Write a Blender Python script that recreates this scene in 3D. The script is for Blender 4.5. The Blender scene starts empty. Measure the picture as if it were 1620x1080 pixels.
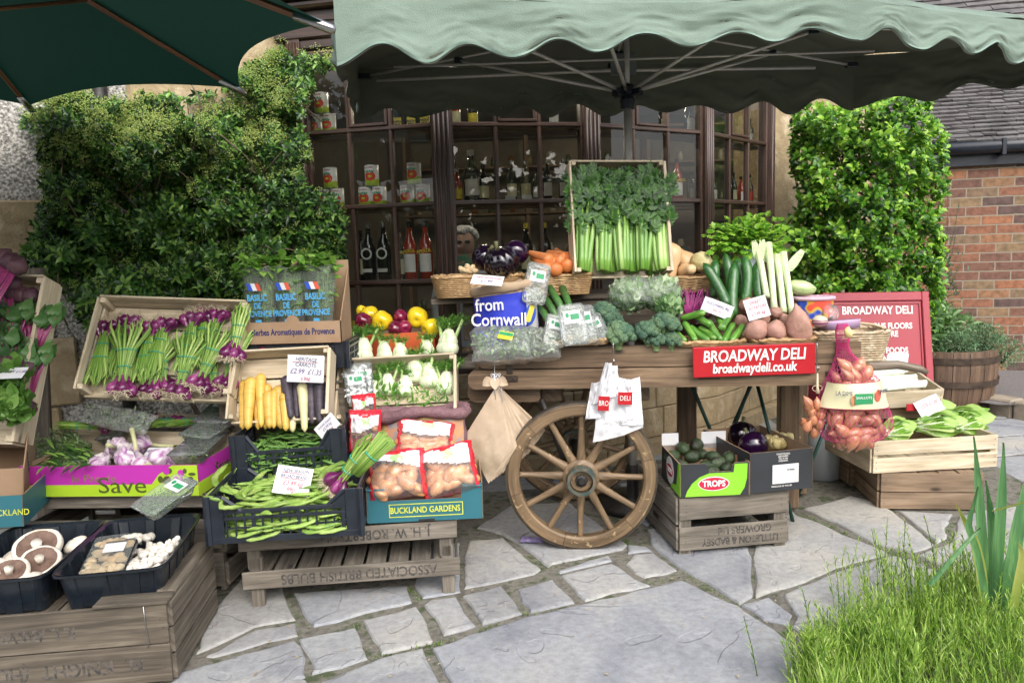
import bpy,math,random
import numpy as np
from mathutils import Vector,Matrix,noise,Euler
S = bpy.context.scene
COL = S.collection
# ------------------------------------------------------------------ camera, world, sun, exposure
F, CH = 1200.0, 1.25                       # focal length in photo pixels, camera height in metres
cam = bpy.data.objects.new("camera",bpy.data.cameras.new("camera"))
COL.objects.link(cam)
cam.data.sensor_width = 36.0
cam.data.lens = F/1620*36.0
cam.data.clip_start = 0.05
cam.data.clip_end = 500
cam.location = (0,0,CH)
RC = Matrix.Rotation(math.radians(90 - 7.0),3,'X') @ Matrix.Rotation(-0.033,3,'Z')
cam.rotation_euler = RC.to_euler()
cam.data.dof.use_dof = False
S.camera = cam
SUN_EL = math.radians(42)          # soft light from behind the camera
w = bpy.data.worlds.new("World"); S.world = w; w.use_nodes = True
nt = w.node_tree; bg = nt.nodes['Background']
sky = nt.nodes.new('ShaderNodeTexSky'); sky.sky_type = 'NISHITA'; sky.sun_disc = False
sky.sun_elevation = SUN_EL; sky.sun_rotation = math.radians(160)
sky.air_density = 1.0; sky.dust_density = 4.0; sky.ozone_density = 1.0
sat = nt.nodes.new('ShaderNodeHueSaturation'); sat.inputs['Saturation'].default_value = .45   # thin white cloud
nt.links.new(sky.outputs[0],sat.inputs['Color']); nt.links.new(sat.outputs[0],bg.inputs[0]); bg.inputs[1].default_value = 0.15
sd = bpy.data.lights.new("sun",'SUN'); sd.energy = .9; sd.angle = math.radians(80); sd.color = (1,.975,.94)
sun = bpy.data.objects.new("sun",sd); COL.objects.link(sun)
sun.rotation_euler = (math.radians(48),0,math.radians(14))
S.view_settings.view_transform = 'Standard'; S.view_settings.look = 'None'
S.view_settings.gamma = 1; S.view_settings.exposure = 1.12
S.render.engine = 'CYCLES'
S.render.resolution_x = 1024; S.render.resolution_y = 682
S.cycles.max_bounces = 8; S.cycles.transparent_max_bounces = 16; S.cycles.diffuse_bounces = 4
R = random.Random(7)
V = Vector
def ray(u,v): return RC @ V(((u - 810)/F,-(v - 540)/F,-1))
def P(u,v,Y):
    d = ray(u,v); t = Y/d.y
    return V((d.x*t,Y,CH + d.z*t))
def G(u,v,z=0.0):
    d = ray(u,v); t = (z - CH)/d.z
    return V((d.x*t,d.y*t,z))
def rad(a): return math.radians(a)
def TRS(loc,rx=0,ry=0,rz=0,s=1.0):
    m = Matrix.Translation(V(loc)) @ Euler((rad(rx),rad(ry),rad(rz)),'XYZ').to_matrix().to_4x4()
    return m @ Matrix.Diagonal((s,s,s,1)) if not hasattr(s,'__len__') else m @ Matrix.Diagonal((*s,1))
# ------------------------------------------------------------------ materials
MATS = {}
def nmat(name):
    m = bpy.data.materials.new(name); m.use_nodes = True
    t = m.node_tree
    return m,t,t.nodes['Principled BSDF'],t.nodes.new,t.links.new
def c4(c): return (c[0],c[1],c[2],1)
def ramp(t,stops):
    r = t.nodes.new('ShaderNodeValToRGB'); e = r.color_ramp.elements
    while len(e) < len(stops): e.new(0.5)
    for i,(p,c) in enumerate(stops): e[i].position = p; e[i].color = c4(c)
    return r
def mat(name,col,col2=None,rough=.5,scale=8,bump=0.0,bscale=None,met=0,coat=0,sss=0,rnd=.0,detail=4,
        stretch=(1,1,1),trans=0,spec=.5,sheen=0,thin=0,p0=.35,p1=.65,col3=None,p2=.9):
    """noise-mottled surface; col3 adds a third, rarer tone; thin = translucency for leaves; rnd = shade change per object"""
    if name in MATS: return MATS[name]
    m,t,b,N,L = nmat(name); MATS[name] = m
    col2 = col2 or tuple(x*.8 for x in col)
    tc = N('ShaderNodeTexCoord'); mp = N('ShaderNodeMapping'); mp.inputs['Scale'].default_value = stretch
    oi = N('ShaderNodeObjectInfo')
    va = N('ShaderNodeVectorMath'); va.operation = 'ADD'
    vs = N('ShaderNodeVectorMath'); vs.operation = 'SCALE'; vs.inputs[3].default_value = 13.0
    cr = N('ShaderNodeCombineXYZ')
    for i in range(3): L(oi.outputs['Random'],cr.inputs[i])
    L(cr.outputs[0],vs.inputs[0]); L(tc.outputs['Object'],mp.inputs[0]); L(mp.outputs[0],va.inputs[0]); L(vs.outputs[0],va.inputs[1])
    n = N('ShaderNodeTexNoise'); n.inputs['Scale'].default_value = scale; n.inputs['Detail'].default_value = detail
    n.inputs['Roughness'].default_value = .62
    L(va.outputs[0],n.inputs['Vector'])
    st = [(p0,col),(p1,col2)] + ([(p2,col3)] if col3 else [])
    if col3: st = [(p0,col),((p0 + p1)/2,col2),(p1,col3)]
    r = ramp(t,st)
    L(n.outputs[0],r.inputs[0]); out = r.outputs[0]
    if rnd:
        hs = N('ShaderNodeHueSaturation')
        mr = N('ShaderNodeMapRange'); mr.inputs[3].default_value = 1 - rnd; mr.inputs[4].default_value = 1 + rnd
        L(oi.outputs['Random'],mr.inputs[0]); L(mr.outputs[0],hs.inputs['Value']); L(out,hs.inputs['Color'])
        out = hs.outputs[0]
    L(out,b.inputs['Base Color'])
    b.inputs['Roughness'].default_value = rough; b.inputs['Metallic'].default_value = met
    b.inputs['Coat Weight'].default_value = coat; b.inputs['Coat Roughness'].default_value = .12
    b.inputs['Specular IOR Level'].default_value = spec
    if sss: b.inputs['Subsurface Weight'].default_value = sss; b.inputs['Subsurface Scale'].default_value = .01; b.inputs['Subsurface Radius'].default_value = (1,.6,.4)
    if sheen: b.inputs['Sheen Weight'].default_value = sheen
    if bump:
        n2 = N('ShaderNodeTexNoise'); n2.inputs['Scale'].default_value = bscale or scale*4; n2.inputs['Detail'].default_value = 5
        L(va.outputs[0],n2.inputs['Vector'])
        bm = N('ShaderNodeBump'); bm.inputs['Strength'].default_value = bump; bm.inputs['Distance'].default_value = .01
        L(n2.outputs[0],bm.inputs['Height']); L(bm.outputs[0],b.inputs['Normal'])
    if thin:
        tr = N('ShaderNodeBsdfTranslucent'); mx = N('ShaderNodeMixShader'); mx.inputs[0].default_value = thin
        hs2 = N('ShaderNodeHueSaturation'); hs2.inputs['Value'].default_value = 1.5; hs2.inputs['Saturation'].default_value = 1.1
        L(out,hs2.inputs['Color']); L(hs2.outputs[0],tr.inputs[0])
        L(b.outputs[0],mx.inputs[1]); L(tr.outputs[0],mx.inputs[2])
        L(mx.outputs[0],t.nodes['Material Output'].inputs[0])
    return m
def leafmat(name,stops,rough=.4,thin=.25,scale=3,spec=.5):
    """foliage: one colour per leaf (random per island) plus big light and dark clumps"""
    if name in MATS: return MATS[name]
    m,t,b,N,L = nmat(name); MATS[name] = m
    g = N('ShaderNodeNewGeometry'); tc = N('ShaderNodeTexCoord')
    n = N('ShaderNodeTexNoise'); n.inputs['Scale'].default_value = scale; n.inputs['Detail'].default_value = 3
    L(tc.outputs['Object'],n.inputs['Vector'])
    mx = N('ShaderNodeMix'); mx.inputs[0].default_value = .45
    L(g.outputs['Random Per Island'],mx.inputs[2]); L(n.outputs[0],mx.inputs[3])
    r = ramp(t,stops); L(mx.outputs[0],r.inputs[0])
    L(r.outputs[0],b.inputs['Base Color']); b.inputs['Roughness'].default_value = rough
    b.inputs['Specular IOR Level'].default_value = spec
    tr = N('ShaderNodeBsdfTranslucent'); ms = N('ShaderNodeMixShader'); ms.inputs[0].default_value = thin
    hs = N('ShaderNodeHueSaturation'); hs.inputs['Value'].default_value = 1.6
    L(r.outputs[0],hs.inputs['Color']); L(hs.outputs[0],tr.inputs[0])
    L(b.outputs[0],ms.inputs[1]); L(tr.outputs[0],ms.inputs[2]); L(ms.outputs[0],t.nodes['Material Output'].inputs[0])
    return m
def woodmat(name,a,b_,c,rough=.7,bump=.25,grain=1.0,coat=0,worn=None,knots=True,wsc=30):
    """plank wood; grain runs along U of the board's UVs"""
    if name in MATS: return MATS[name]
    m,t,b,N,L = nmat(name); MATS[name] = m
    uv = N('ShaderNodeUVMap'); mp = N('ShaderNodeMapping'); mp.inputs['Scale'].default_value = (2.2*grain,45*grain,1)
    L(uv.outputs[0],mp.inputs[0])
    ns = N('ShaderNodeTexNoise'); ns.inputs['Scale'].default_value = 1.0; ns.inputs['Detail'].default_value = 6; ns.inputs['Roughness'].default_value = .65
    ns.inputs['Distortion'].default_value = .9
    L(mp.outputs[0],ns.inputs['Vector'])
    r = ramp(t,[(.3,a),(.5,b_),(.72,c)]); L(ns.outputs[0],r.inputs[0])
    # blotches
    m2 = N('ShaderNodeMapping'); m2.inputs['Scale'].default_value = (3,9,1); L(uv.outputs[0],m2.inputs[0])
    n2 = N('ShaderNodeTexNoise'); n2.inputs['Scale'].default_value = 1.5; n2.inputs['Detail'].default_value = 3; L(m2.outputs[0],n2.inputs['Vector'])
    mr = N('ShaderNodeMapRange'); mr.inputs[1].default_value = .3; mr.inputs[2].default_value = .7; mr.inputs[3].default_value = .68; mr.inputs[4].default_value = 1.2
    L(n2.outputs[0],mr.inputs[0])
    g = N('ShaderNodeNewGeometry'); mr2 = N('ShaderNodeMapRange'); mr2.inputs[3].default_value = .85; mr2.inputs[4].default_value = 1.15
    L(g.outputs['Random Per Island'],mr2.inputs[0])
    mu = N('ShaderNodeMath'); mu.operation = 'MULTIPLY'; L(mr.outputs[0],mu.inputs[0]); L(mr2.outputs[0],mu.inputs[1])
    hs = N('ShaderNodeHueSaturation'); L(r.outputs[0],hs.inputs['Color']); L(mu.outputs[0],hs.inputs['Value'])
    out = hs.outputs[0]
    if knots:
        m3 = N('ShaderNodeMapping'); m3.inputs['Scale'].default_value = (5,12,1); L(uv.outputs[0],m3.inputs[0])
        vo = N('ShaderNodeTexVoronoi'); vo.inputs['Scale'].default_value = 1.0; L(m3.outputs[0],vo.inputs['Vector'])
        kr = ramp(t,[(.05,(1,1,1)),(.16,(0,0,0))]); L(vo.outputs[0],kr.inputs[0])
        sp = N('ShaderNodeSeparateColor'); L(vo.outputs['Color'],sp.inputs[0])
        gt = N('ShaderNodeMath'); gt.operation = 'GREATER_THAN'; gt.inputs[1].default_value = .72; L(sp.outputs[0],gt.inputs[0])
        ml = N('ShaderNodeMath'); ml.operation = 'MULTIPLY'; L(kr.outputs[0],ml.inputs[0]); L(gt.outputs[0],ml.inputs[1])
        mx = N('ShaderNodeMix'); mx.data_type = 'RGBA'; L(ml.outputs[0],mx.inputs[0]); L(out,mx.inputs[6]); mx.inputs[7].default_value = c4(tuple(x*.35 for x in a))
        out = mx.outputs[2]
    if worn:
        n3 = N('ShaderNodeTexNoise'); n3.inputs['Scale'].default_value = wsc; n3.inputs['Detail'].default_value = 7; n3.inputs['Distortion'].default_value = 1.5
        tc = N('ShaderNodeTexCoord'); L(tc.outputs['Object'],n3.inputs['Vector'])
        wr = ramp(t,[(.64,(0,0,0)),(.7,(.8,.8,.8))]); L(n3.outputs[0],wr.inputs[0])
        mx = N('ShaderNodeMix'); mx.data_type = 'RGBA'; L(wr.outputs[0],mx.inputs[0]); L(out,mx.inputs[6]); mx.inputs[7].default_value = c4(worn)
        out = mx.outputs[2]
    L(out,b.inputs['Base Color']); b.inputs['Roughness'].default_value = rough
    b.inputs['Coat Weight'].default_value = coat; b.inputs['Coat Roughness'].default_value = .25
    bm = N('ShaderNodeBump'); bm.inputs['Strength'].default_value = bump; bm.inputs['Distance'].default_value = .004
    L(ns.outputs[0],bm.inputs['Height']); L(bm.outputs[0],b.inputs['Normal'])
    return m
def glassmat(name,tint=(1,1,1),rough=.02,alpha=.12,boost=1.0,wob=0.0,milky=(.8,.85,.85)):
    """thin pane or film: see-through with a fresnel reflection; alpha = how milky"""
    if name in MATS: return MATS[name]
    m,t,b,N,L = nmat(name); MATS[name] = m
    t.nodes.remove(b)
    tr = N('ShaderNodeBsdfTransparent'); tr.inputs[0].default_value = c4(tint)
    gl = N('ShaderNodeBsdfGlossy'); gl.inputs['Roughness'].default_value = rough
    df = N('ShaderNodeBsdfDiffuse'); df.inputs[0].default_value = c4(milky)
    fr = N('ShaderNodeFresnel'); fr.inputs[0].default_value = 1.5
    mu = N('ShaderNodeMath'); mu.operation = 'MULTIPLY'; mu.use_clamp = True; mu.inputs[1].default_value = boost
    L(fr.outputs[0],mu.inputs[0])
    a = N('ShaderNodeMixShader'); a.inputs[0].default_value = alpha; L(tr.outputs[0],a.inputs[1]); L(df.outputs[0],a.inputs[2])
    c = N('ShaderNodeMixShader'); L(mu.outputs[0],c.inputs[0]); L(a.outputs[0],c.inputs[1]); L(gl.outputs[0],c.inputs[2])
    L(c.outputs[0],t.nodes['Material Output'].inputs[0])
    if wob:
        tc = N('ShaderNodeTexCoord'); n = N('ShaderNodeTexNoise'); n.inputs['Scale'].default_value = wob; n.inputs['Detail'].default_value = 2
        L(tc.outputs['Object'],n.inputs['Vector'])
        bm = N('ShaderNodeBump'); bm.inputs['Strength'].default_value = .6 if wob > 12 else .12; bm.inputs['Distance'].default_value = .01
        L(n.outputs[0],bm.inputs['Height']); L(bm.outputs[0],gl.inputs['Normal']); L(bm.outputs[0],fr.inputs['Normal'])
    return m
# ------------------------------------------------------------------ mesh building
class MB:
    def __init__(s):
        s.v = []; s.f = []; s.mi = []; s.sm = []; s.uv = []
    def add(s,verts,faces,mi=0,smooth=False,uvs=None):
        o = len(s.v); s.v += [tuple(p) for p in verts]
        for i,f in enumerate(faces):
            s.f.append(tuple(o + k for k in f)); s.mi.append(mi); s.sm.append(smooth)
            if uvs is not None: s.uv.append([uvs[k] for k in f])
            else: s.uv.append(None)
        return s
    def box(s,lo,hi,c=0.0,mi=0,M=None,jit=0.0):
        """chamfered board between corners lo and hi; grain UV along the longest side"""
        lo,hi = V(lo),V(hi); d = hi - lo; ax = max(range(3),key=lambda i: d[i])
        c = min(c,min(d)*.45)
        vs = []; fs = []
        ou,ov = R.random()*50,R.random()*50
        if c <= 0:
            for i in range(8):
                vs.append(V((hi.x if i & 1 else lo.x,hi.y if i & 2 else lo.y,hi.z if i & 4 else lo.z)))
            fs = [(0,2,3,1),(4,5,7,6),(0,1,5,4),(2,6,7,3),(0,4,6,2),(1,3,7,5)]
        else:
            idx = {}
            for i in range(8):
                sg = [(1 if i & (1 << k) else -1) for k in range(3)]
                for k in range(3):
                    p = [0,0,0]
                    for q in range(3):
                        e = hi[q] if sg[q] > 0 else lo[q]
                        p[q] = e if q == k else e - sg[q]*c
                    idx[(tuple(sg),k)] = len(vs); vs.append(V(p))
            for k in range(3):
                a,b_ = [q for q in range(3) if q != k]
                for sk in (-1,1):
                    ring = []
                    for (sa,sb) in ((-1,-1),(1,-1),(1,1),(-1,1)):
                        sg = [0,0,0]; sg[k] = sk; sg[a] = sa; sg[b_] = sb
                        ring.append(idx[(tuple(sg),k)])
                    if (sk > 0) != (k == 1): fs.append(tuple(ring))
                    else: fs.append(tuple(reversed(ring)))
            for k in range(3):      # edges along k
                a,b_ = [q for q in range(3) if q != k]
                for sa in (-1,1):
                    for sb in (-1,1):
                        s0 = [0,0,0]; s1 = [0,0,0]
                        s0[k] = -1; s1[k] = 1; s0[a] = s1[a] = sa; s0[b_] = s1[b_] = sb
                        s0,s1 = tuple(s0),tuple(s1)
                        f = [idx[(s0,a)],idx[(s1,a)],idx[(s1,b_)],idx[(s0,b_)]]
                        n = (vs[f[1]] - vs[f[0]]).cross(vs[f[2]] - vs[f[1]]); ctr = (lo + hi)/2
                        if n.dot((vs[f[0]] + vs[f[2]])/2 - ctr) < 0: f.reverse()
                        fs.append(tuple(f))
            for i in range(8):
                sg = tuple((1 if i & (1 << k) else -1) for k in range(3))
                f = [idx[(sg,k)] for k in range(3)]
                n = (vs[f[1]] - vs[f[0]]).cross(vs[f[2]] - vs[f[1]])
                if n.dot(vs[f[0]] - (lo + hi)/2) < 0: f.reverse()
                fs.append(tuple(f))
        o2 = [q for q in range(3) if q != ax]
        if jit:
            jv = [V((R.uniform(-jit,jit),)*3) for _ in vs]
        uvs = [(p[ax] + ou,p[o2[0]] + p[o2[1]] + ov) for p in vs]
        if M is not None: vs = [M @ p for p in vs]
        return s.add(vs,fs,mi,False,uvs)
    def tube(s,pts,rad_,n=8,mi=0,cap=True,smooth=True,flat=1.0,up=None):
        pts = [V(p) for p in pts]
        if not hasattr(rad_,'__len__'): rad_ = [rad_]*len(pts)
        vs = []; prev = None; uvs = []
        ou,ov = R.random()*9,R.random()*9; acc = 0
        for i,p in enumerate(pts):
            d = (pts[min(i + 1,len(pts) - 1)] - pts[max(i - 1,0)])
            if d.length < 1e-9: d = V((0,0,1))
            d.normalize()
            if prev is None:
                a = V(up) if up else (V((0,0,1)) if abs(d.z) < .9 else V((1,0,0)))
                x = a.cross(d).normalized()
            else:
                x = (prev - d*prev.dot(d))
                x = x.normalized() if x.length > 1e-6 else V((1,0,0))
            prev = x; y = d.cross(x)
            if i: acc += (pts[i] - pts[i - 1]).length
            for k in range(n):
                t = 2*math.pi*k/n
                vs.append(p + (x*math.cos(t) + y*math.sin(t)*flat)*rad_[i]); uvs.append((acc + ou,ov + k/n*6.28*rad_[i]))
        fs = []
        for i in range(len(pts) - 1):
            for k in range(n):
                a = i*n + k; b_ = i*n + (k + 1) % n
                fs.append((a,b_,b_ + n,a + n))
        if cap:
            fs.append(tuple(reversed(range(n)))); fs.append(tuple(range((len(pts) - 1)*n,len(pts)*n)))
        return s.add(vs,fs,mi,smooth,uvs)
    def lathe(s,prof,n=24,mi=0,M=None,smooth=True,fn=None,cap=False):
        """prof: (radius, z) list; fn(angle, i, r, z) -> (r, z) for lobes"""
        vs = []; uvs = []
        for i,(r,z) in enumerate(prof):
            for k in range(n):
                a = 2*math.pi*k/n
                rr,zz = fn(a,i,r,z) if fn else (r,z)
                p = V((rr*math.cos(a),rr*math.sin(a),zz)); vs.append(M @ p if M is not None else p)
                uvs.append((z,a*max(r,.01)))
        fs = [(i*n + k,i*n + (k + 1) % n,(i + 1)*n + (k + 1) % n,(i + 1)*n + k) for i in range(len(prof) - 1) for k in range(n)]
        if cap: fs.append(tuple(reversed(range(n)))); fs.append(tuple(range((len(prof) - 1)*n,len(prof)*n)))
        return s.add(vs,fs,mi,smooth,uvs)
    def grid(s,fn,nu,nv,mi=0,smooth=True,closed=False):
        vs = []; uvs = []
        for j in range(nv + 1):
            for i in range(nu + 1):
                vs.append(V(fn(i/nu,j/nv))); uvs.append((i/nu,j/nv))
        fs = [(j*(nu + 1) + i,j*(nu + 1) + i + 1,(j + 1)*(nu + 1) + i + 1,(j + 1)*(nu + 1) + i) for j in range(nv) for i in range(nu)]
        return s.add(vs,fs,mi,smooth,uvs)
    def prism(s,poly,t0,t1,mi=0,M=None,side_mi=None):
        """poly: 2D outline (CCW) in XY, extruded z t0..t1"""
        n = len(poly); vs = [V((x,y,t1)) for x,y in poly] + [V((x,y,t0)) for x,y in poly]
        uvs = [(x,y) for x,y in poly]*2
        if M is not None: vs = [M @ p for p in vs]
        s.add(vs,[tuple(range(n)),tuple(reversed(range(n,2*n)))],mi,False,uvs)
        return s.add(vs,[(i,i + n,(i + 1) % n + n,(i + 1) % n) for i in range(n)],mi if side_mi is None else side_mi,False,uvs)
    def leaf(s,base,d,up,L_,W,fold=.25,bend=.3,mi=0,n=4,pt=1.0,w0=.12,wave=0):
        """pointed leaf with a centre fold, curving along its length"""
        d = V(d).normalized(); up = V(up); up = (up - d*up.dot(d))
        up = up.normalized() if up.length > 1e-5 else V((0,0,1)).cross(d).normalized()
        x = d.cross(up); vs = []; base = V(base)
        for i in range(n + 1):
            t = i/n
            c = base + d*(L_*(t - bend*.15*t*t)) - up*(bend*L_*t*t*.6)
            wd = W*.5*(max(0,math.sin(math.pi*(t ** pt)*.97 + .03)) ** .8 + w0*(1 - t)) if t < 1 else 0.0001
            wv = (math.sin(t*9 + W*99)*wave*W) if wave else 0
            vs += [c - x*wd + up*(fold*wd + wv),c,c + x*wd + up*(fold*wd - wv)]
        fs = []
        for i in range(n):
            a = i*3
            fs += [(a,a + 1,a + 4,a + 3),(a + 1,a + 2,a + 5,a + 4)]
        return s.add(vs,fs,mi,True)
    def blob(s,c,r,nu=16,nv=10,mi=0,amp=.0,fr=2.0,M=None,seed=0,smooth=True):
        """noisy ellipsoid, radii r (3)"""
        if not hasattr(r,'__len__'): r = (r,r,r)
        c = V(c); vs = [];
        def pt_(th,ph):
            q = V((math.sin(th)*math.cos(ph),math.sin(th)*math.sin(ph),math.cos(th)))
            k = 1 + amp*noise.noise(q*fr + V((seed*3.1,seed,-seed)))
            p = V((q.x*r[0]*k,q.y*r[1]*k,q.z*r[2]*k))
            return (M @ p if M is not None else p) + c
        vs.append(pt_(0,0))
        for j in range(1,nv):
            for i in range(nu): vs.append(pt_(math.pi*j/nv,2*math.pi*i/nu))
        vs.append(pt_(math.pi,0)); fs = []
        for i in range(nu): fs.append((0,1 + i,1 + (i + 1) % nu))
        for j in range(nv - 2):
            for i in range(nu):
                a = 1 + j*nu + i; b_ = 1 + j*nu + (i + 1) % nu
                fs.append((a,a + nu,b_ + nu,b_))
        e = len(vs) - 1; o = 1 + (nv - 2)*nu
        for i in range(nu): fs.append((e,o + (i + 1) % nu,o + i))
        return s.add(vs,fs,mi,smooth)
    def mesh(s,name,mats):
        me = bpy.data.meshes.new(name)
        me.from_pydata(s.v,[],s.f)
        if not hasattr(mats,'__len__'): mats = [mats]
        for m in mats: me.materials.append(m)
        n = len(me.polygons)
        me.polygons.foreach_set('material_index',s.mi); me.polygons.foreach_set('use_smooth',s.sm)
        if any(u is not None for u in s.uv):
            lay = me.uv_layers.new(name='UVMap'); fl = []
            for f,u in zip(s.f,s.uv):
                if u is None: fl += [0.0,0.0]*len(f)
                else:
                    for q in u: fl += [q[0],q[1]]
            lay.data.foreach_set('uv',fl)
        me.update()
        return me
def link(name,data,parent=None,M=None,mod=None):
    o = bpy.data.objects.new(name,data); COL.objects.link(o)
    if parent is not None: o.parent = parent
    if M is not None: o.matrix_local = M if parent is not None else M
    return o
def tag(o,label,cat,group=None,kind=None):
    if label: o['label'] = label
    if cat: o['category'] = cat
    if group: o['group'] = group
    if kind: o['kind'] = kind
    return o
def thing(name,label,cat,M=None,group=None):
    o = bpy.data.objects.new(name,None); COL.objects.link(o); o.empty_display_size = .05
    if M is not None: o.matrix_world = M if isinstance(M,Matrix) else Matrix.Translation(V(M))
    return tag(o,label,cat,group)
def part(name,mb,mats,parent,M=None,label=None):
    o = link(name,mb.mesh(name,mats) if isinstance(mb,MB) else mb,parent)
    if M is not None: o.matrix_local = M
    if label: o['label'] = label
    return o
def single(name,mb,mats,label,cat,M=None,group=None):
    o = link(name,mb.mesh(name,mats) if isinstance(mb,MB) else mb)
    if M is not None: o.matrix_world = M if isinstance(M,Matrix) else Matrix.Translation(V(M))
    return tag(o,label,cat,group)
def struct(name,mb,mats,kind='structure'):
    o = link(name,mb.mesh(name,mats)); o['kind'] = kind; return o
KIDS = {}
def kids(o): return [c for c in bpy.data.objects if c.parent == o]
def dup(src,M,label=None,group=None,first=[None]):
    def rec(o,par):
        c = o.copy(); COL.objects.link(c); c.parent = par
        for ch in KIDS[o.name] if o.name in KIDS else KIDS.setdefault(o.name,kids(o)): rec(ch,c)
        return c
    c = rec(src,None); c.matrix_world = M if isinstance(M,Matrix) else Matrix.Translation(V(M))
    if label: c['label'] = label
    if group: c['group'] = group
    return c
class Proto:
    """first placing moves the built thing itself, later ones copy it"""
    def __init__(s,make): s.make = make; s.o = None
    def put(s,M,label,group=None):
        M = M if isinstance(M,Matrix) else Matrix.Translation(V(M))
        if s.o is None:
            s.o = s.make(); KIDS[s.o.name] = kids(s.o); s.o.matrix_world = M; s.o['label'] = label
            if group: s.o['group'] = group
            return s.o
        return dup(s.o,M,label,group)
def text(body,size,m,parent,M,name='lettering',ext=.0006,sx=1.0,bold=0.0,shear=0,align='CENTER',sp=1.0,label=None,line=1.0):
    cu = bpy.data.curves.new('txt','FONT'); cu.body = body; cu.size = size; cu.extrude = ext; cu.offset = bold; cu.shear = shear
    cu.align_x = align; cu.align_y = 'CENTER'; cu.space_character = sp; cu.resolution_u = 3; cu.space_line = line
    o = bpy.data.objects.new('txt',cu); COL.objects.link(o)
    dg = bpy.context.evaluated_depsgraph_get(); me = bpy.data.meshes.new_from_object(o.evaluated_get(dg))
    bpy.data.objects.remove(o); bpy.data.curves.remove(cu)
    me.materials.clear(); me.materials.append(m)
    q = link(name,me,parent); q.matrix_local = M @ Matrix.Diagonal((sx,1,1,1))
    if label: q['label'] = label
    return q
FRONT = Matrix.Rotation(rad(90),4,'X')          # text plane facing -Y
def frame(a,b,tilt=0,roll=0):
    """local frame: origin at point a, X towards b, Y into depth (raised by tilt), Z up"""
    a,b = V(a),V(b); x = (b - a).normalized(); y = V((0,0,1)).cross(x).normalized(); z = x.cross(y)
    m = Matrix((x,y,z)).transposed().to_4x4(); m.translation = a
    return m @ Matrix.Rotation(rad(tilt),4,'X') @ Matrix.Rotation(rad(roll),4,'Y'),(b - a).length
def ordn(i,n,side='left'):
    return ['first','second','third','fourth','fifth','sixth','seventh','eighth','ninth','tenth','eleventh','twelfth',
            'thirteenth','fourteenth','fifteenth','sixteenth'][i] + ' from the ' + side
# common materials
M_black = mat('black_iron',(.02,.02,.02),(.045,.04,.035),rough=.5,scale=30,met=.4)
M_weather = woodmat('weathered_wood',(.055,.045,.034),(.122,.1,.074),(.22,.188,.145),rough=.85,bump=.5)
M_weather2 = woodmat('grey_weathered_wood',(.085,.073,.058),(.18,.156,.125),(.3,.265,.218),rough=.85,bump=.5)
M_pale = woodmat('pale_crate_wood',(.42,.33,.21),(.6,.5,.35),(.74,.65,.5),rough=.75,bump=.15)
M_cart = woodmat('varnished_cart_wood',(.075,.047,.028),(.155,.1,.058),(.27,.185,.115),rough=.5,bump=.35,coat=.12)
M_wheelw = woodmat('worn_wheel_wood',(.1,.064,.034),(.185,.122,.066),(.29,.2,.115),rough=.5,bump=.2,worn=(.5,.36,.2),knots=False)
M_card = mat('cardboard',(.28,.18,.105),(.35,.235,.145),rough=.85,scale=6,bump=.05)
M_bplast = mat('black_plastic',(.012,.016,.024),(.02,.025,.035),rough=.32,scale=20)
M_nail = mat('rusty_nail',(.05,.03,.02),(.1,.05,.03),rough=.7,scale=50)
M_ink = mat('faded_black_ink',(.045,.042,.04),(.12,.105,.09),rough=.9,scale=60,p0=.4,p1=.6)
M_white = mat('white_paper',(.66,.66,.67),(.6,.61,.63),rough=.6,scale=5)
M_whiteink = mat('white_print',(.85,.83,.8),rough=.6)
M_clear = glassmat('clear_plastic',(.97,.99,.98),rough=.15,alpha=.13,boost=1.0,wob=25,milky=(.85,.9,.9))
M_film = glassmat('crinkled_film',(.98,1,.99),rough=.3,alpha=.1,boost=.75,wob=45,milky=(.9,.95,.92))
M_pink = mat('pink_ink',(.42,.02,.09),rough=.7)
M_purpleink = mat('purple_ink',(.1,.03,.2),rough=.7)
M_blueink = mat('dark_blue_ink',(.015,.02,.12),rough=.7)
M_green_lab = mat('green_print',(.03,.3,.12),rough=.5)
M_band = mat('green_rubber_band',(.03,.42,.3),rough=.4)
M_metal = mat('steel',(.5,.5,.5),(.4,.4,.42),rough=.25,met=1,scale=30)
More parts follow.
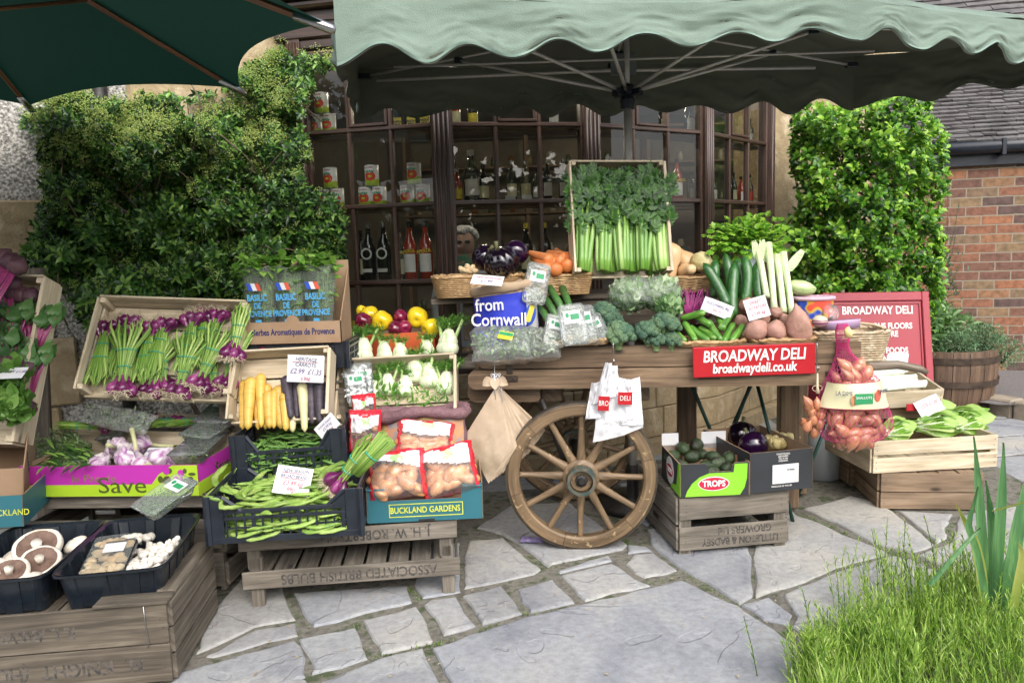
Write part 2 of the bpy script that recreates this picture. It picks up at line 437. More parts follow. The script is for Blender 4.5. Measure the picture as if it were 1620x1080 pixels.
# ================================================================== ground and paving
M_soil = mat('joint_earth',(.1,.092,.076),(.18,.168,.142),rough=.95,scale=15,bump=.8,col3=(.06,.075,.035))
mb = MB()
def gz(x,y): return -.005 + .006*noise.noise(V((x*2,y*2,0)))
mb.grid(lambda a,b: (-6 + 14*a,.3 + 12*b,gz(-6 + 14*a,.3 + 12*b)),60,60)
struct('mortar_bed',mb,M_soil)
M_lawn = mat('far_ground',(.12,.13,.1),(.16,.16,.14),rough=.95,scale=2)
mb = MB().add([(-80,-80,-.06),(80,-80,-.06),(80,80,-.06),(-80,80,-.06)],[(0,1,2,3)])
struct('ground',mb,M_lawn)
def stonemat():
    m,t,b,N,L = nmat('flagstone')
    g = N('ShaderNodeNewGeometry'); tc = N('ShaderNodeTexCoord')
    def nz(sc,det,dist=0,rg=.6):
        n = N('ShaderNodeTexNoise'); n.inputs['Scale'].default_value = sc; n.inputs['Detail'].default_value = det
        n.inputs['Distortion'].default_value = dist; n.inputs['Roughness'].default_value = rg; L(tc.outputs['Object'],n.inputs['Vector']); return n
    a = ramp(t,[(0,(.31,.325,.345)),(.3,(.39,.385,.365)),(.6,(.355,.355,.35)),(.85,(.315,.33,.355)),(1,(.41,.4,.38))]); L(g.outputs['Random Per Island'],a.inputs[0])
    n1 = nz(2.2,6,.6); r1 = ramp(t,[(.32,(.66,.67,.72)),(.5,(.98,.98,.99)),(.68,(1.18,1.13,1.03))]); L(n1.outputs[0],r1.inputs[0])
    mx = N('ShaderNodeMix'); mx.data_type = 'RGBA'; mx.blend_type = 'MULTIPLY'; mx.inputs[0].default_value = 1
    L(a.outputs[0],mx.inputs[6]); L(r1.outputs[0],mx.inputs[7])
    n2 = nz(38,8,0,.75); r2 = ramp(t,[(.3,(.72,.71,.7)),(.55,(1.0,1.0,1.0)),(.75,(1.15,1.15,1.14))]); L(n2.outputs[0],r2.inputs[0])
    m2 = N('ShaderNodeMix'); m2.data_type = 'RGBA'; m2.blend_type = 'MULTIPLY'; m2.inputs[0].default_value = 1
    L(mx.outputs[2],m2.inputs[6]); L(r2.outputs[0],m2.inputs[7])
    # stepped flaked layers
    n3 = nz(1.5,3,1.8); rs = ramp(t,[(.40,(0,0,0)),(.405,(.5,.5,.5)),(.58,(.5,.5,.5)),(.585,(1,1,1))]); L(n3.outputs[0],rs.inputs[0])
    mm = N('ShaderNodeMath'); mm.operation = 'MULTIPLY'; mm.inputs[1].default_value = .35; L(n2.outputs[0],mm.inputs[0])
    m4 = N('ShaderNodeMath'); m4.operation = 'MULTIPLY'; m4.inputs[1].default_value = .9; L(n1.outputs[0],m4.inputs[0])
    ad = N('ShaderNodeMath'); L(rs.outputs[0],ad.inputs[0]); L(mm.outputs[0],ad.inputs[1])
    ad2 = N('ShaderNodeMath'); L(ad.outputs[0],ad2.inputs[0]); L(m4.outputs[0],ad2.inputs[1])
    bm = N('ShaderNodeBump'); bm.inputs['Strength'].default_value = .8; bm.inputs['Distance'].default_value = .007
    L(ad2.outputs[0],bm.inputs['Height']); L(bm.outputs[0],b.inputs['Normal'])
    # white scuffs
    n5 = nz(9,7,1.2,.7); r5 = ramp(t,[(.66,(0,0,0)),(.72,(.6,.6,.6))]); L(n5.outputs[0],r5.inputs[0])
    m5 = N('ShaderNodeMix'); m5.data_type = 'RGBA'; L(r5.outputs[0],m5.inputs[0]); L(m2.outputs[2],m5.inputs[6]); m5.inputs[7].default_value = (.5,.49,.46,1)
    L(m5.outputs[2],b.inputs['Base Color']); b.inputs['Roughness'].default_value = .72
    b.inputs['Specular IOR Level'].default_value = .35
    return m
M_flag = stonemat()
def c7(*p): return [(300 + x/2.314,780 + y/2.314) for x,y in p]
def c6(*p): return [(1000 + x/2.613,780 + y/2.613) for x,y in p]
slabs = [
 c7((25,592),(40,470),(200,300),(330,300),(355,370),(388,465),(240,490)),
 c7((50,602),(240,497),(392,474),(403,520),(200,572),(80,603)),
 c7((-60,660),(100,612),(388,535),(428,600),(436,668),(300,730),(180,830),(-200,900)),
 c7((400,532),(470,515),(610,492),(640,560),(660,603),(560,640),(444,668),(436,600)),
 c7((372,368),(560,350),(802,335),(815,398),(640,440),(540,472),(450,490),(412,440)),
 c7((632,465),(832,412),(872,470),(897,543),(700,590),(668,535)),
 c7((852,408),(880,388),(978,378),(1010,430),(1048,485),(930,520),(905,470)),
 c7((1000,372),(1140,335),(1190,390),(1224,440),(1070,480),(1035,430)),
 c7((815,335),(860,200),(990,180),(994,362),(852,385)),
 c7((1004,352),(1002,220),(1022,172),(1150,162),(1220,222),(1288,280),(1268,298),(1130,328)),
 c7((1197,348),(1330,312),(1382,362),(1414,402),(1248,440),(1212,398)),
 c7((1356,300),(1545,256),(1640,312),(1690,338),(1620,355),(1445,396),(1398,350)),
 [(682,1026),(758,1000),(836,974),(918,955),(1000,934),(1080,915),(1168,958),(1230,996),(1290,1040),(1330,1120),(1150,1200),(760,1200),(712,1082)],
 [(503,1079),(602,1040),(670,1024),(686,1057),(700,1082),(738,1170),(480,1200)],
 [(330,1082),(420,1062),(488,1072),(494,1100),(450,1200),(250,1200)],
 c7((1050,125),(1180,40),(1390,30),(1500,110),(1605,188),(1590,205),(1330,262),(1308,270),(1210,190),(1140,148)),
 c7((1345,288),(1470,243),(1536,226),(1548,247),(1460,268),(1352,294)),
 c6((-20,212),(60,218),(92,238),(20,246),(-20,250)),
 c6((0,250),(90,244),(190,318),(130,338),(52,352),(10,330),(-25,290)),
 c6((78,215),(60,150),(300,120),(480,200),(492,245),(503,428),(438,456),(300,366),(196,310)),
 c6((500,300),(500,120),(650,60),(690,92),(800,132),(880,172),(1050,238),(1062,250),(850,310),(720,368),(560,413),(510,432)),
 c6((454,460),(566,430),(668,502),(648,543),(540,524)),
 c6((616,418),(720,373),(860,314),(1080,257),(1160,272),(1290,332),(1330,400),(1200,640),(900,700),(780,648),(660,552),(676,505)),
 c6((700,64),(900,12),(1020,40),(1086,78),(1256,214),(1160,246),(1000,208),(830,118)),
 c6((1096,72),(1326,84),(1302,140),(1300,186),(1266,210)),
 c6((1350,92),(1500,60),(1640,50),(1640,340),(1340,322),(1180,256),(1322,196)),
 c6((-60,-40),(120,-60),(300,20),(60,130),(-20,90)),
]
mb = MB()
def inpoly(x,y,poly):
    r = False; j = len(poly) - 1
    for i in range(len(poly)):
        if (poly[i][1] > y) != (poly[j][1] > y) and x < (poly[j][0] - poly[i][0])*(y - poly[i][1])/(poly[j][1] - poly[i][1]) + poly[i][0]: r = not r
        j = i
    return r
def add_slab(pts,z=0.0,shrink=0.004):
    # rough outline
    ring = []; n = len(pts)
    A = sum(pts[i].x*pts[(i + 1) % n].y - pts[(i + 1) % n].x*pts[i].y for i in range(n))
    if A < 0: pts = pts[::-1]
    c = sum(pts,V((0,0,0)))/n
    for i in range(n):
        a,b = pts[i],pts[(i + 1) % n]; L_ = (b - a).length; k = max(1,int(L_/.035))
        nr = V((b.y - a.y,a.x - b.x,0)); nr = nr.normalized() if nr.length > 0 else nr
        for q in range(k):
            t = q/k; p = a.lerp(b,t)
            w_ = noise.noise(V((p.x*9,p.y*9,3)))*.009 + noise.noise(V((p.x*34,p.y*34,8)))*.0055
            d = (c - p).normalized()
            ring.append(p + nr*w_ + d*shrink)
    m_ = len(ring)
    tilt = V((R.uniform(-.006,.006),R.uniform(-.006,.006),0))
    def zz(p): return z + (p - c).dot(tilt) + .003*noise.noise(V((p.x*3,p.y*3,5)))
    def inset(e,dz):
        out = []
        for i in range(m_):
            a,b = ring[(i - 2) % m_],ring[(i + 2) % m_]; nr = V((-(b.y - a.y),b.x - a.x,0))
            nr = nr.normalized() if nr.length > 0 else V((0,0,0))
            p = ring[i] + nr*e*(1 + .6*noise.noise(V((ring[i].x*20,ring[i].y*20,1)))); out.append(V((p.x,p.y,zz(p) + dz)))
        return out
    r0 = [V((p.x,p.y,-.03)) for p in ring]; r1 = inset(.001,-.008); r2 = inset(.006,-.002); r3 = inset(.016,0)
    o = r0 + r1 + r2 + r3; fs = []
    for l in range(3):
        for i in range(m_): fs.append((l*m_ + i,l*m_ + (i + 1) % m_,(l + 1)*m_ + (i + 1) % m_,(l + 1)*m_ + i))
    mb.add(o,fs + [tuple(range(3*m_,4*m_))],0,False)
W_slabs = []
for s_ in slabs:
    pts = [G(u,v) for u,v in s_]; W_slabs.append([(p.x,p.y) for p in pts]); add_slab(pts,.004)
# the rest of the path: irregular courses
Y = .4; row = 0
covered = [(-1.3,1.2),(-1.3,3.0),(.2,3.25),(.9,3.2),(1.6,3.7),(2.2,3.5),(2.3,2.0),(1.2,1.5),(0,1.2)]
while Y < 9:
    h_ = R.uniform(.32,.5); x = -4 + R.uniform(0,.4)
    while x < 6:
        w_ = R.uniform(.35,.8)
        poly = [V((x + .012,Y + .012 + R.uniform(-.02,.02),0)),V((x + w_ - .012,Y + .012 + R.uniform(-.02,.02),0)),V((x + w_ - .012 + R.uniform(-.04,.02),Y + h_ - .012,0)),V((x + .012 + R.uniform(-.02,.04),Y + h_ - .012,0))]
        poly = [V((p.x + .25*(p.y - 3)*.3,p.y + .12*p.x,0)) for p in poly]
        c = sum(poly,V((0,0,0)))/4
        test = [c] + [p.lerp(c,.12) for p in poly] + [(poly[i] + poly[(i + 1) % 4])/2 for i in range(4)]
        if not any(inpoly(p.x,p.y,covered) for p in test[:5]) and not any(inpoly(p.x,p.y,w2) for p in test for w2 in W_slabs): add_slab(poly)
        x += w_
    Y += h_
struct('paving',mb,M_flag)
# small broken pieces and moss in the joints
M_moss = leafmat('joint_moss',[(.2,(.05,.09,.015)),(.6,(.12,.2,.03)),(.9,(.2,.3,.06))],thin=.2)
mb = MB()
tr = [c7((1060,500),(1120,480)),c7((880,555),(960,535)),c7((610,480),(650,520)),c7((1215,440),(1310,440)),c7((1230,230),(1300,270)),c7((1320,270),(1450,230)),c7((1590,160),(1625,200)),
      c6((200,320),(330,400)),c6((330,400),(440,462)),c6((690,80),(1040,235)),c6((1040,240),(1320,330)),c6((570,425),(620,408)),c6((1290,190),(1340,180)),c6((1310,100),(1300,190)),c6((0,395),(60,375)),c6((60,372),(190,345)),c6((1320,335),(1420,330)),c7((380,480),(430,490)),c7((355,380),(400,470)),c7((660,600),(870,550)),c7((800,340),(850,400)),c7((1140,340),(1190,360))]
for a,b in tr:
    A_,B_ = G(*a),G(*b); n = int((B_ - A_).length*700)
    for i in range(n):
        p = A_.lerp(B_,R.random()) + V((R.gauss(0,.009),R.gauss(0,.009),-.012))
        h_ = R.uniform(.008,.022)
        mb.leaf(p,V((R.uniform(-1,1),R.uniform(-1,1),R.uniform(.4,1.5))),(0,0,1),h_,.004,n=2)
o = struct('joint_moss',mb,M_moss,'stuff')
M_dead = mat('dry_litter',(.45,.38,.26),(.3,.22,.13),rough=.8,scale=20)
mb = MB()
for i in range(90):
    u,v = R.uniform(300,1250),R.uniform(870,1078); p = G(u,v) + V((0,0,.012))
    s_ = R.uniform(.003,.009)
    mb.leaf(p,V((R.uniform(-1,1),R.uniform(-1,1),.1)),(0,0,1),s_*2,s_,n=2)
struct('leaf_litter',mb,M_dead,'stuff')
# ================================================================== house wall, bow window
M_render = mat('pebbledash',(.1,.098,.085),(.27,.26,.235),rough=.95,scale=70,bump=1.0,bscale=90,p0=.36,p1=.6,detail=8,col3=(.55,.53,.48))
M_sand = mat('sandstone',(.4,.31,.18),(.29,.22,.125),rough=.9,scale=5,bump=.6,bscale=60,detail=8,col3=(.5,.41,.27))
M_mullion = woodmat('brown_window_paint',(.03,.018,.013),(.055,.031,.022),(.095,.054,.038),rough=.38,bump=.1,coat=.15,knots=False)
wd = V((math.cos(rad(25)),math.sin(rad(25)),0)); wn = V((wd.y,-wd.x,0))
W0 = V((-1.17,4.42,0))
house = thing('stone_house','tan stone and rough grey rendered house wall behind the shrubs','house',W0)
MW = Matrix((wd, -wn, V((0, 0, 1)))).transposed().to_4x4()       # local x along wall, y into house
def hpart(name,mb,mats): return part(name,mb,mats,house,MW)
mb = MB(); mb.box((-3.2,0,-.03),(0,.3,3.4)); hpart('rendered_wall',mb,M_render)
mb = MB(); mb.box((3.42,.0,-.03),(4.6,.3,3.4)); hpart('side_wall',mb,M_sand)
mb = MB(); mb.box((0,-.02,2.95),(3.42,.3,3.6)); hpart('upper_wall',mb,M_render)
mb = MB()
z = -.02
k = 0
while z < 3.3:           # quoins at the window edge and the far left corner
    h_ = R.uniform(.26,.34)
    for x0,s in ((-.0,-1),):
        L_ = .55 if k % 2 else .3
        mb.box((-L_,-.022,z + .004),(-.01,.2,z + h_ - .004),.008)
    z += h_; k += 1
hpart('quoin',mb,M_sand)
mb = MB(); z = .1; k = 0
while z < 1.8:
    h_ = R.uniform(.3,.42); L_ = -1.2 if k % 2 else -1.3
    if z + h_ < 1.84: mb.box((-2.6,-.03,z + .004),(L_,.2,z + h_ - .004),.01)
    z += h_; k += 1
hpart('corner_stone',mb,M_sand)
mb = MB(); mb.box((-.86,-.03,1.86),(-.2,.1,2.34),.02); hpart('corner_stone',mb,M_sand)
mb = MB(); mb.tube([(-.98,-.05,0),(-.98,-.05,3.3)],.035,12); hpart('downpipe',mb,M_black)
BW = [V((-1.14,4.36,0)),V((-.34,4.19,0)),V((.47,4.36,0)),V((1.235,4.83,0)),V((1.86,5.53,0)),V((1.98,5.92,0))]
ZR = [.67,1.085,1.505,1.92,2.335]
bow = thing('bow_window','dark brown many-paned bow shop window behind the vegetable cart','window',V((.35,4.6,0)))
BI = Matrix.Translation(V((-.35,-4.6,0)))
def bpart(name,mb,mats,label=None): return part(name,mb,mats,bow,BI,label)
def seg(i):
    a,b = BW[i],BW[i + 1]; x = (b - a).normalized(); y = V((-x.y,x.x,0)); m = Matrix((x,y,V((0,0,1)))).transposed().to_4x4(); m.translation = a
    return m,(b - a).length
M_glass = glassmat('window_glass',(.82,.86,.84),rough=.0,alpha=.006,boost=1.35,wob=2.2)
for i in range(6):
    a = BW[i]; d0 = (BW[i] - BW[i - 1]) if i else (BW[1] - BW[0]); d1 = (BW[i + 1] - BW[i]) if i < 5 else d0
    x = (d0.normalized() + d1.normalized()).normalized(); y = V((-x.y,x.x,0)); m = Matrix((x,y,V((0,0,1)))).transposed().to_4x4(); m.translation = a
    mb = MB(); hw = .052 if i in (1,2) else .04
    mb.box((-hw,-.045,.62),(hw,.05,2.42),.006,M=m)
    for q in (-.7,-.25,.25,.7): mb.tube([m @ V((q*hw,-.046,.64)),m @ V((q*hw,-.046,2.4))],.0085,8)
    bpart('post',mb,M_mullion)
nb = [3,3,3,3,2]
for i in range(5):
    m,L_ = seg(i); n = nb[i]; mb = MB(); e = .045
    for k in range(1,n):
        x = e + (L_ - 2*e)*k/n
        mb.box((x - .011,-.02,.66),(x + .011,.02,2.4),.005,M=m)
    for z in ZR:
        mb.box((e,-.024,z - .012),(L_ - e,.018,z + .012),.005,M=m)
    for z in (.64,2.39): mb.box((e - .01,-.028,z - .025),(L_ - e + .01,.03,z + .025),.006,M=m)
    for x in (e,L_ - e): mb.box((x - .012,-.026,.66),(x + .012,.026,2.37),.004,M=m)
    if i < 4:     # opening light
        k = 1; x0 = e + (L_ - 2*e)*k/n + .012; x1 = e + (L_ - 2*e)*(k + 1)/n - .012
        for (p,q) in (((x0,-.03,1.934),(x0 + .016,.01,2.33)),((x1 - .016,-.03,1.934),(x1,.01,2.33)),((x0 + .016,-.03,1.934),(x1 - .016,.01,1.95)),((x0 + .016,-.03,2.31),(x1 - .016,.01,2.33))): mb.box(p,q,.003,M=m)
    bpart('sash',mb,M_mullion)
    mb = MB()
    zs = [.66] + ZR + [2.37]
    for k in range(n):
        for j in range(len(zs) - 1):
            x0 = e + (L_ - 2*e)*k/n + .01; x1 = e + (L_ - 2*e)*(k + 1)/n - .01
            tx,tz = R.gauss(0,.0016),R.gauss(0,.0016)
            mb.add([m @ V(p) for p in ((x0,-tx,zs[j] + .01),(x1,tx,zs[j] + .01),(x1,tx + tz,zs[j + 1] - .01),(x0,-tx + tz,zs[j + 1] - .01))],[(0,1,2,3)])
    bpart('pane',mb,M_glass)
def bowstrip(name,off0,off1,z0,z1,mats,c=.005):
    mb = MB(); pts = [BW[0] - V((.1,-.02,0))] + BW[1:5] + [BW[5] + V((.02,.2,0))]
    def offs(i,o):
        d0 = (pts[i] - pts[i - 1]).normalized() if i else (pts[1] - pts[0]).normalized(); d1 = (pts[i + 1] - pts[i]).normalized() if i < 5 else d0
        x = (d0 + d1).normalized(); nrm = V((x.y,-x.x,0)); return pts[i] + nrm*o/max(.5,d0.dot(x))
    vs = []; uvs = []; acc = 0
    for i in range(6):
        if i: acc += (pts[i] - pts[i - 1]).length
        for o,z in ((off0,z0),(off1 - c,z0),(off1,z0 + c),(off1,z1 - c),(off1 - c,z1),(off0,z1)):
            p = offs(i,o); vs.append((p.x,p.y,z)); uvs.append((acc,z + o))
    fs = [(i*6 + k,(i + 1)*6 + k,(i + 1)*6 + (k + 1) % 6,i*6 + (k + 1) % 6) for i in range(5) for k in range(6)]
    fs += [tuple(range(6)),tuple(reversed(range(30,36)))]
    mb.add(vs,fs,0,False,uvs); bpart(name,mb,mats)
bowstrip('sill',-.1,.07,.575,.613,M_mullion)
bowstrip('fascia',-.05,.045,2.42,2.56,M_mullion)
bowstrip('cornice',-.05,.1,2.562,2.60,M_mullion,.012)
bowstrip('cornice',-.05,.15,2.602,2.66,M_mullion,.02)
bowstrip('signboard',-.05,.08,2.662,3.05,M_mullion)
bowstrip('cornice',-.05,.2,3.052,3.12,M_mullion,.02)
mb = MB(); m, L_ = seg(0)          # raised panel moulding on the signboard
mb.tube([m @ V(p) for p in ((0,-.085,2.74),(.7,-.085,2.74),(.7,-.085,2.98),(0,-.085,2.98),(-.05,-.085,2.93),(-.05,-.085,2.79),(0,-.085,2.74))],.012,8)
bpart('panel_moulding',mb,M_mullion)
# stone plinth: coursed blocks that follow the bow
mb = MB(); prev = 0
for z0,z1,off in ((-.02,.09,.16),(.09,.27,.10),(.27,.43,.10),(.43,.573,.075)):
    for i in range(5):
        m,L_ = seg(i); x = -.03;
        while x < L_:
            w_ = R.uniform(.28,.5)
            if L_ - x - w_ < .15: w_ = L_ - x + .02
            mb.box((x + .002,-off,z0 + .002),(x + w_ - .002,.02,z1 - .002),.006,M=m); x += w_
bpart('stone_plinth',mb,M_sand)
# dark vent grille low in the plinth
mb = MB(); m,L_ = seg(3)
for k in range(6): mb.box((.5,-.118,.36 + k*.02),(.64,-.108,.372 + k*.02),0,M=m)
bpart('vent_grille',mb,M_black)
# shop interior
M_dark = mat('shop_interior_paint',(.16,.14,.11),(.24,.21,.165),rough=.8,scale=2)
M_floor = mat('shop_floor_boards',(.05,.035,.02),(.08,.055,.03),rough=.6)
room = MB()
room.add([(-2.4,8.2,-.0),(5.0,8.2,0),(5.0,8.2,2.75),(-2.4,8.2,2.75)],[(0,1,2,3)])
room.add([(-1.3,4.7,0),(-2.4,8.2,0),(-2.4,8.2,2.75),(-1.3,4.7,2.75)],[(0,1,2,3)])
room.add([(2.1,6.1,0),(5.0,8.2,0),(5.0,8.2,2.75),(2.1,6.1,2.75)],[(0,3,2,1)])
room.add([(-1.4,4.3,2.5),(-.34,4.2,2.5),(.47,4.37,2.5),(1.235,4.84,2.5),(1.86,5.54,2.5),(2.2,6,2.5),(5.0,8.2,2.5),(-2.4,8.2,2.5)],[(0,7,6,5,4,3,2,1)])
room.add([(-1.4,4.42,.3),(-.34,4.25,.3),(.47,4.42,.3),(1.2,4.9,.3),(1.82,5.6,.3),(2.2,6,.3),(5.0,8.2,.3),(-2.4,8.2,.3)],[(0,1,2,3,4,5,6,7)],1)
struct('shop_room',room,[M_dark,M_floor])
# window display shelves (one board per level and bay)
M_shelf = woodmat('display_shelf_wood',(.1,.06,.035),(.16,.1,.06),(.22,.15,.09),rough=.6)
for lv,z in ((0,1.085),(1,1.505),(2,1.92),(3,.67)):
    root = thing('display_shelf','%s display shelf just inside the bow window' % ['second lowest','second highest','highest','lowest'][lv],'shelf',V((.3,4.7,z - .02)))
    for i in range(4):
        m,L_ = seg(i); mb = MB(); mb.box((.02,.04,z - .03),(L_ - .02,.17 if lv != 3 else .4,z - .008),.003,M=m)
        part('board',mb,M_shelf,root,Matrix.Translation(V((-.3,-4.7,-z + .02))))
# ================================================================== shrubs
def quick_leaves(mb,items,mi=0):
    """items: (base, dir, up, length, width); three-quad folded leaves, fast"""
    for b,d,up,L_,W in items:
        d = d.normalized(); up = (up - d*up.dot(d))
        if up.length < 1e-4: continue
        up.normalize(); x = d.cross(up)
        m1 = b + d*L_*.3 + up*L_*.03; m2 = b + d*L_*.68 - up*L_*.0; tip = b + d*L_ - up*L_*.12
        f = up*W*.16
        o = len(mb.v)
        mb.v += [tuple(b),tuple(m1 - x*W*.42 + f),tuple(m1),tuple(m1 + x*W*.42 + f),tuple(m2 - x*W*.4 + f),tuple(m2),tuple(m2 + x*W*.4 + f),tuple(tip)]
        for q in ((0,2,1),(0,3,2),(1,2,5,4),(2,3,6,5),(4,5,7),(5,6,7)):
            mb.f.append(tuple(o + k for k in q)); mb.mi.append(mi); mb.sm.append(True); mb.uv.append(None)
def rdir():
    while True:
        v = V((R.uniform(-1,1),R.uniform(-1,1),R.uniform(-1,1)))
        if .05 < v.length < 1: return v.normalized()
def octa(mb,c,r,mi=0):
    o = len(mb.v)
    mb.v += [(c.x + r,c.y,c.z),(c.x,c.y + r,c.z),(c.x - r,c.y,c.z),(c.x,c.y - r,c.z),(c.x,c.y,c.z + r),(c.x,c.y,c.z - r)]
    for q in ((0,1,4),(1,2,4),(2,3,4),(3,0,4),(1,0,5),(2,1,5),(3,2,5),(0,3,5)):
        mb.f.append(tuple(o + k for k in q)); mb.mi.append(mi); mb.sm.append(True); mb.uv.append(None)
M_bark = mat('shrub_bark',(.09,.065,.04),(.14,.11,.07),rough=.9,scale=30,bump=.5)
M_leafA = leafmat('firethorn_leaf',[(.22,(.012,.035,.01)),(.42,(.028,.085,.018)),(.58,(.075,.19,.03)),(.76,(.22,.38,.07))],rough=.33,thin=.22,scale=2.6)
M_bud = leafmat('flower_bud',[(.2,(.2,.3,.06)),(.6,(.36,.45,.11)),(.9,(.5,.56,.2))],rough=.6,thin=.15,scale=5)
def wallY(x): return 4.42 + (x + 1.17)*math.tan(rad(25))
polyA = [(28,190),(70,160),(130,150),(200,160),(260,150),(340,150),(400,100),(440,70),(480,85),(530,88),(528,105),(490,120),(482,150),(478,210),(488,250),(480,290),
         (520,310),(545,350),(545,390),(535,440),(480,500),(400,520),(300,520),(160,530),(120,480),(90,450),(25,425),(30,400),(60,350),(70,300),(60,250),(75,215),(30,200)]
gaps = [(300,165,24),(355,158,18)]
shr = thing('firethorn_shrub','large dark green flowering shrub trained on the wall left of the window','shrub',V((-1.75,3.75,0)))
SI = Matrix.Translation(-V((-1.75,3.75,0)))
mb = MB(); bud = MB(); stems = MB(); items = []
anch = []
n = 0
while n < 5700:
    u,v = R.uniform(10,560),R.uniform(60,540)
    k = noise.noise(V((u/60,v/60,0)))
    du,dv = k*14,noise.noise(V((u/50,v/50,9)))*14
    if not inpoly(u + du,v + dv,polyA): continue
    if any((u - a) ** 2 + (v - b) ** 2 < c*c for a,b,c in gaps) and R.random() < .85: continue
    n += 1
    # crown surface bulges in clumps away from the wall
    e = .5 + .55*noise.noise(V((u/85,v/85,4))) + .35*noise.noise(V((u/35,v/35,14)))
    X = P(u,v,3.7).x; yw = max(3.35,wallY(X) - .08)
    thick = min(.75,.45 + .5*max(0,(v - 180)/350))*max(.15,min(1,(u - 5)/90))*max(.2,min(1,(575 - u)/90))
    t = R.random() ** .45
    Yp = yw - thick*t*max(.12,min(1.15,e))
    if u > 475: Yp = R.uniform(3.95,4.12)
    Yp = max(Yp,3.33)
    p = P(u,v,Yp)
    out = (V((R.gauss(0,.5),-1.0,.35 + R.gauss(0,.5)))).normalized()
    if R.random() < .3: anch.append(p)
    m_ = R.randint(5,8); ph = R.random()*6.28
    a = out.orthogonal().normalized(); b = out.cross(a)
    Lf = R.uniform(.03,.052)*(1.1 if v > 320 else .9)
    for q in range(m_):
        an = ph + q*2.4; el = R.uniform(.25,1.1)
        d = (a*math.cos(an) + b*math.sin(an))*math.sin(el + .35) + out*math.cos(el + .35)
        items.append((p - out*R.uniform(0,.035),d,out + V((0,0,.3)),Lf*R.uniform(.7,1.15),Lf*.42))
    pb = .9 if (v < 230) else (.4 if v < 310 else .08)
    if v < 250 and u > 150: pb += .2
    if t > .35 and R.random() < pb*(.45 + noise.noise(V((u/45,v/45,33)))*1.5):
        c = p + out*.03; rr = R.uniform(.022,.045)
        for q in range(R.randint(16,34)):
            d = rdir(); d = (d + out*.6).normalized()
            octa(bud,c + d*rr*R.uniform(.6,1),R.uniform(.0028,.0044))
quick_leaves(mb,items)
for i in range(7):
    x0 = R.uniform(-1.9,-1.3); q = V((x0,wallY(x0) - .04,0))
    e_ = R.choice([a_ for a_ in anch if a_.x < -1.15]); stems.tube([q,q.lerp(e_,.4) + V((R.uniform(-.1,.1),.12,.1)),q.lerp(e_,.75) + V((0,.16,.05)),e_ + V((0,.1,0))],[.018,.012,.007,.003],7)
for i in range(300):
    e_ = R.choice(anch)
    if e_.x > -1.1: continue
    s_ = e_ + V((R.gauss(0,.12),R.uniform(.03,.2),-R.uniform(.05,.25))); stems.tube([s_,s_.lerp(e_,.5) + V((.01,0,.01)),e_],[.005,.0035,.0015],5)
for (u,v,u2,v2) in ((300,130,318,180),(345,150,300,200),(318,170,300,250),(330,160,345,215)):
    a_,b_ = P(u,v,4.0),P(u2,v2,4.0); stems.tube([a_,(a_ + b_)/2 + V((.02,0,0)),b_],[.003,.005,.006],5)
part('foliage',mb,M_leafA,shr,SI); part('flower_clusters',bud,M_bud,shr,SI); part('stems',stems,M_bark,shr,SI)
M_leafB = leafmat('euonymus_leaf',[(.2,(.01,.042,.008)),(.4,(.05,.16,.014)),(.58,(.15,.35,.028)),(.78,(.36,.56,.07))],rough=.35,thin=.3,scale=3)
polyB = [(1250,200),(1262,165),(1330,172),(1400,150),(1440,150),(1478,160),(1486,200),(1497,215),(1492,255),(1500,300),(1492,350),(1500,400),(1488,450),(1500,500),(1490,560),(1420,600),(1240,600),(1245,480),(1250,400),(1240,360),(1262,330),(1255,260)]
shr = thing('euonymus_shrub','tall bright yellow-green clipped shrub right of the window','shrub',V((2.4,5.4,0)))
SI = Matrix.Translation(-V((2.4,5.4,0)))
items = []; mb = MB(); stems = MB(); n = 0; anch = []
while n < 3300:
    u,v = R.uniform(1225,1515),R.uniform(100,610)
    du = noise.noise(V((u/40,v/40,2)))*12
    if not inpoly(u + du,v + du*.6,polyB): continue
    n += 1
    hx = (u - 1375)/125; rim = math.sqrt(max(0,1 - min(1,hx*hx)))
    e = .75 + .5*noise.noise(V((u/42,v/36,7))) + .25*noise.noise(V((u/18,v/18,3)))
    t = R.random() ** .4
    Yp = 5.65 - (.12 + .5*rim)*t*e
    p = P(u,v,Yp); out = V((hx*.8 + R.gauss(0,.35),-1,.5 + R.gauss(0,.4))).normalized()
    if R.random() < .2: anch.append(p)
    a = out.orthogonal().normalized(); b = out.cross(a); ph = R.random()*6.28; Lf = R.uniform(.04,.06)
    for q in range(R.randint(4,7)):
        an = ph + q*2.1; el = R.uniform(.2,1.0); d = (a*math.cos(an) + b*math.sin(an))*math.sin(el + .3) + out*math.cos(el + .3)
        items.append((p - out*R.uniform(0,.04),d,out + V((0,0,.4)),Lf,Lf*.62))
quick_leaves(mb,items)
for i in range(120):
    e_ = R.choice(anch); s_ = V((2.4 + R.uniform(-.3,.3),5.6,max(.05,e_.z - R.uniform(.1,.6)))); stems.tube([s_,s_.lerp(e_,.6),e_],[.009,.006,.002],5)
part('foliage',mb,M_leafB,shr,SI); part('stems',stems,M_bark,shr,SI)
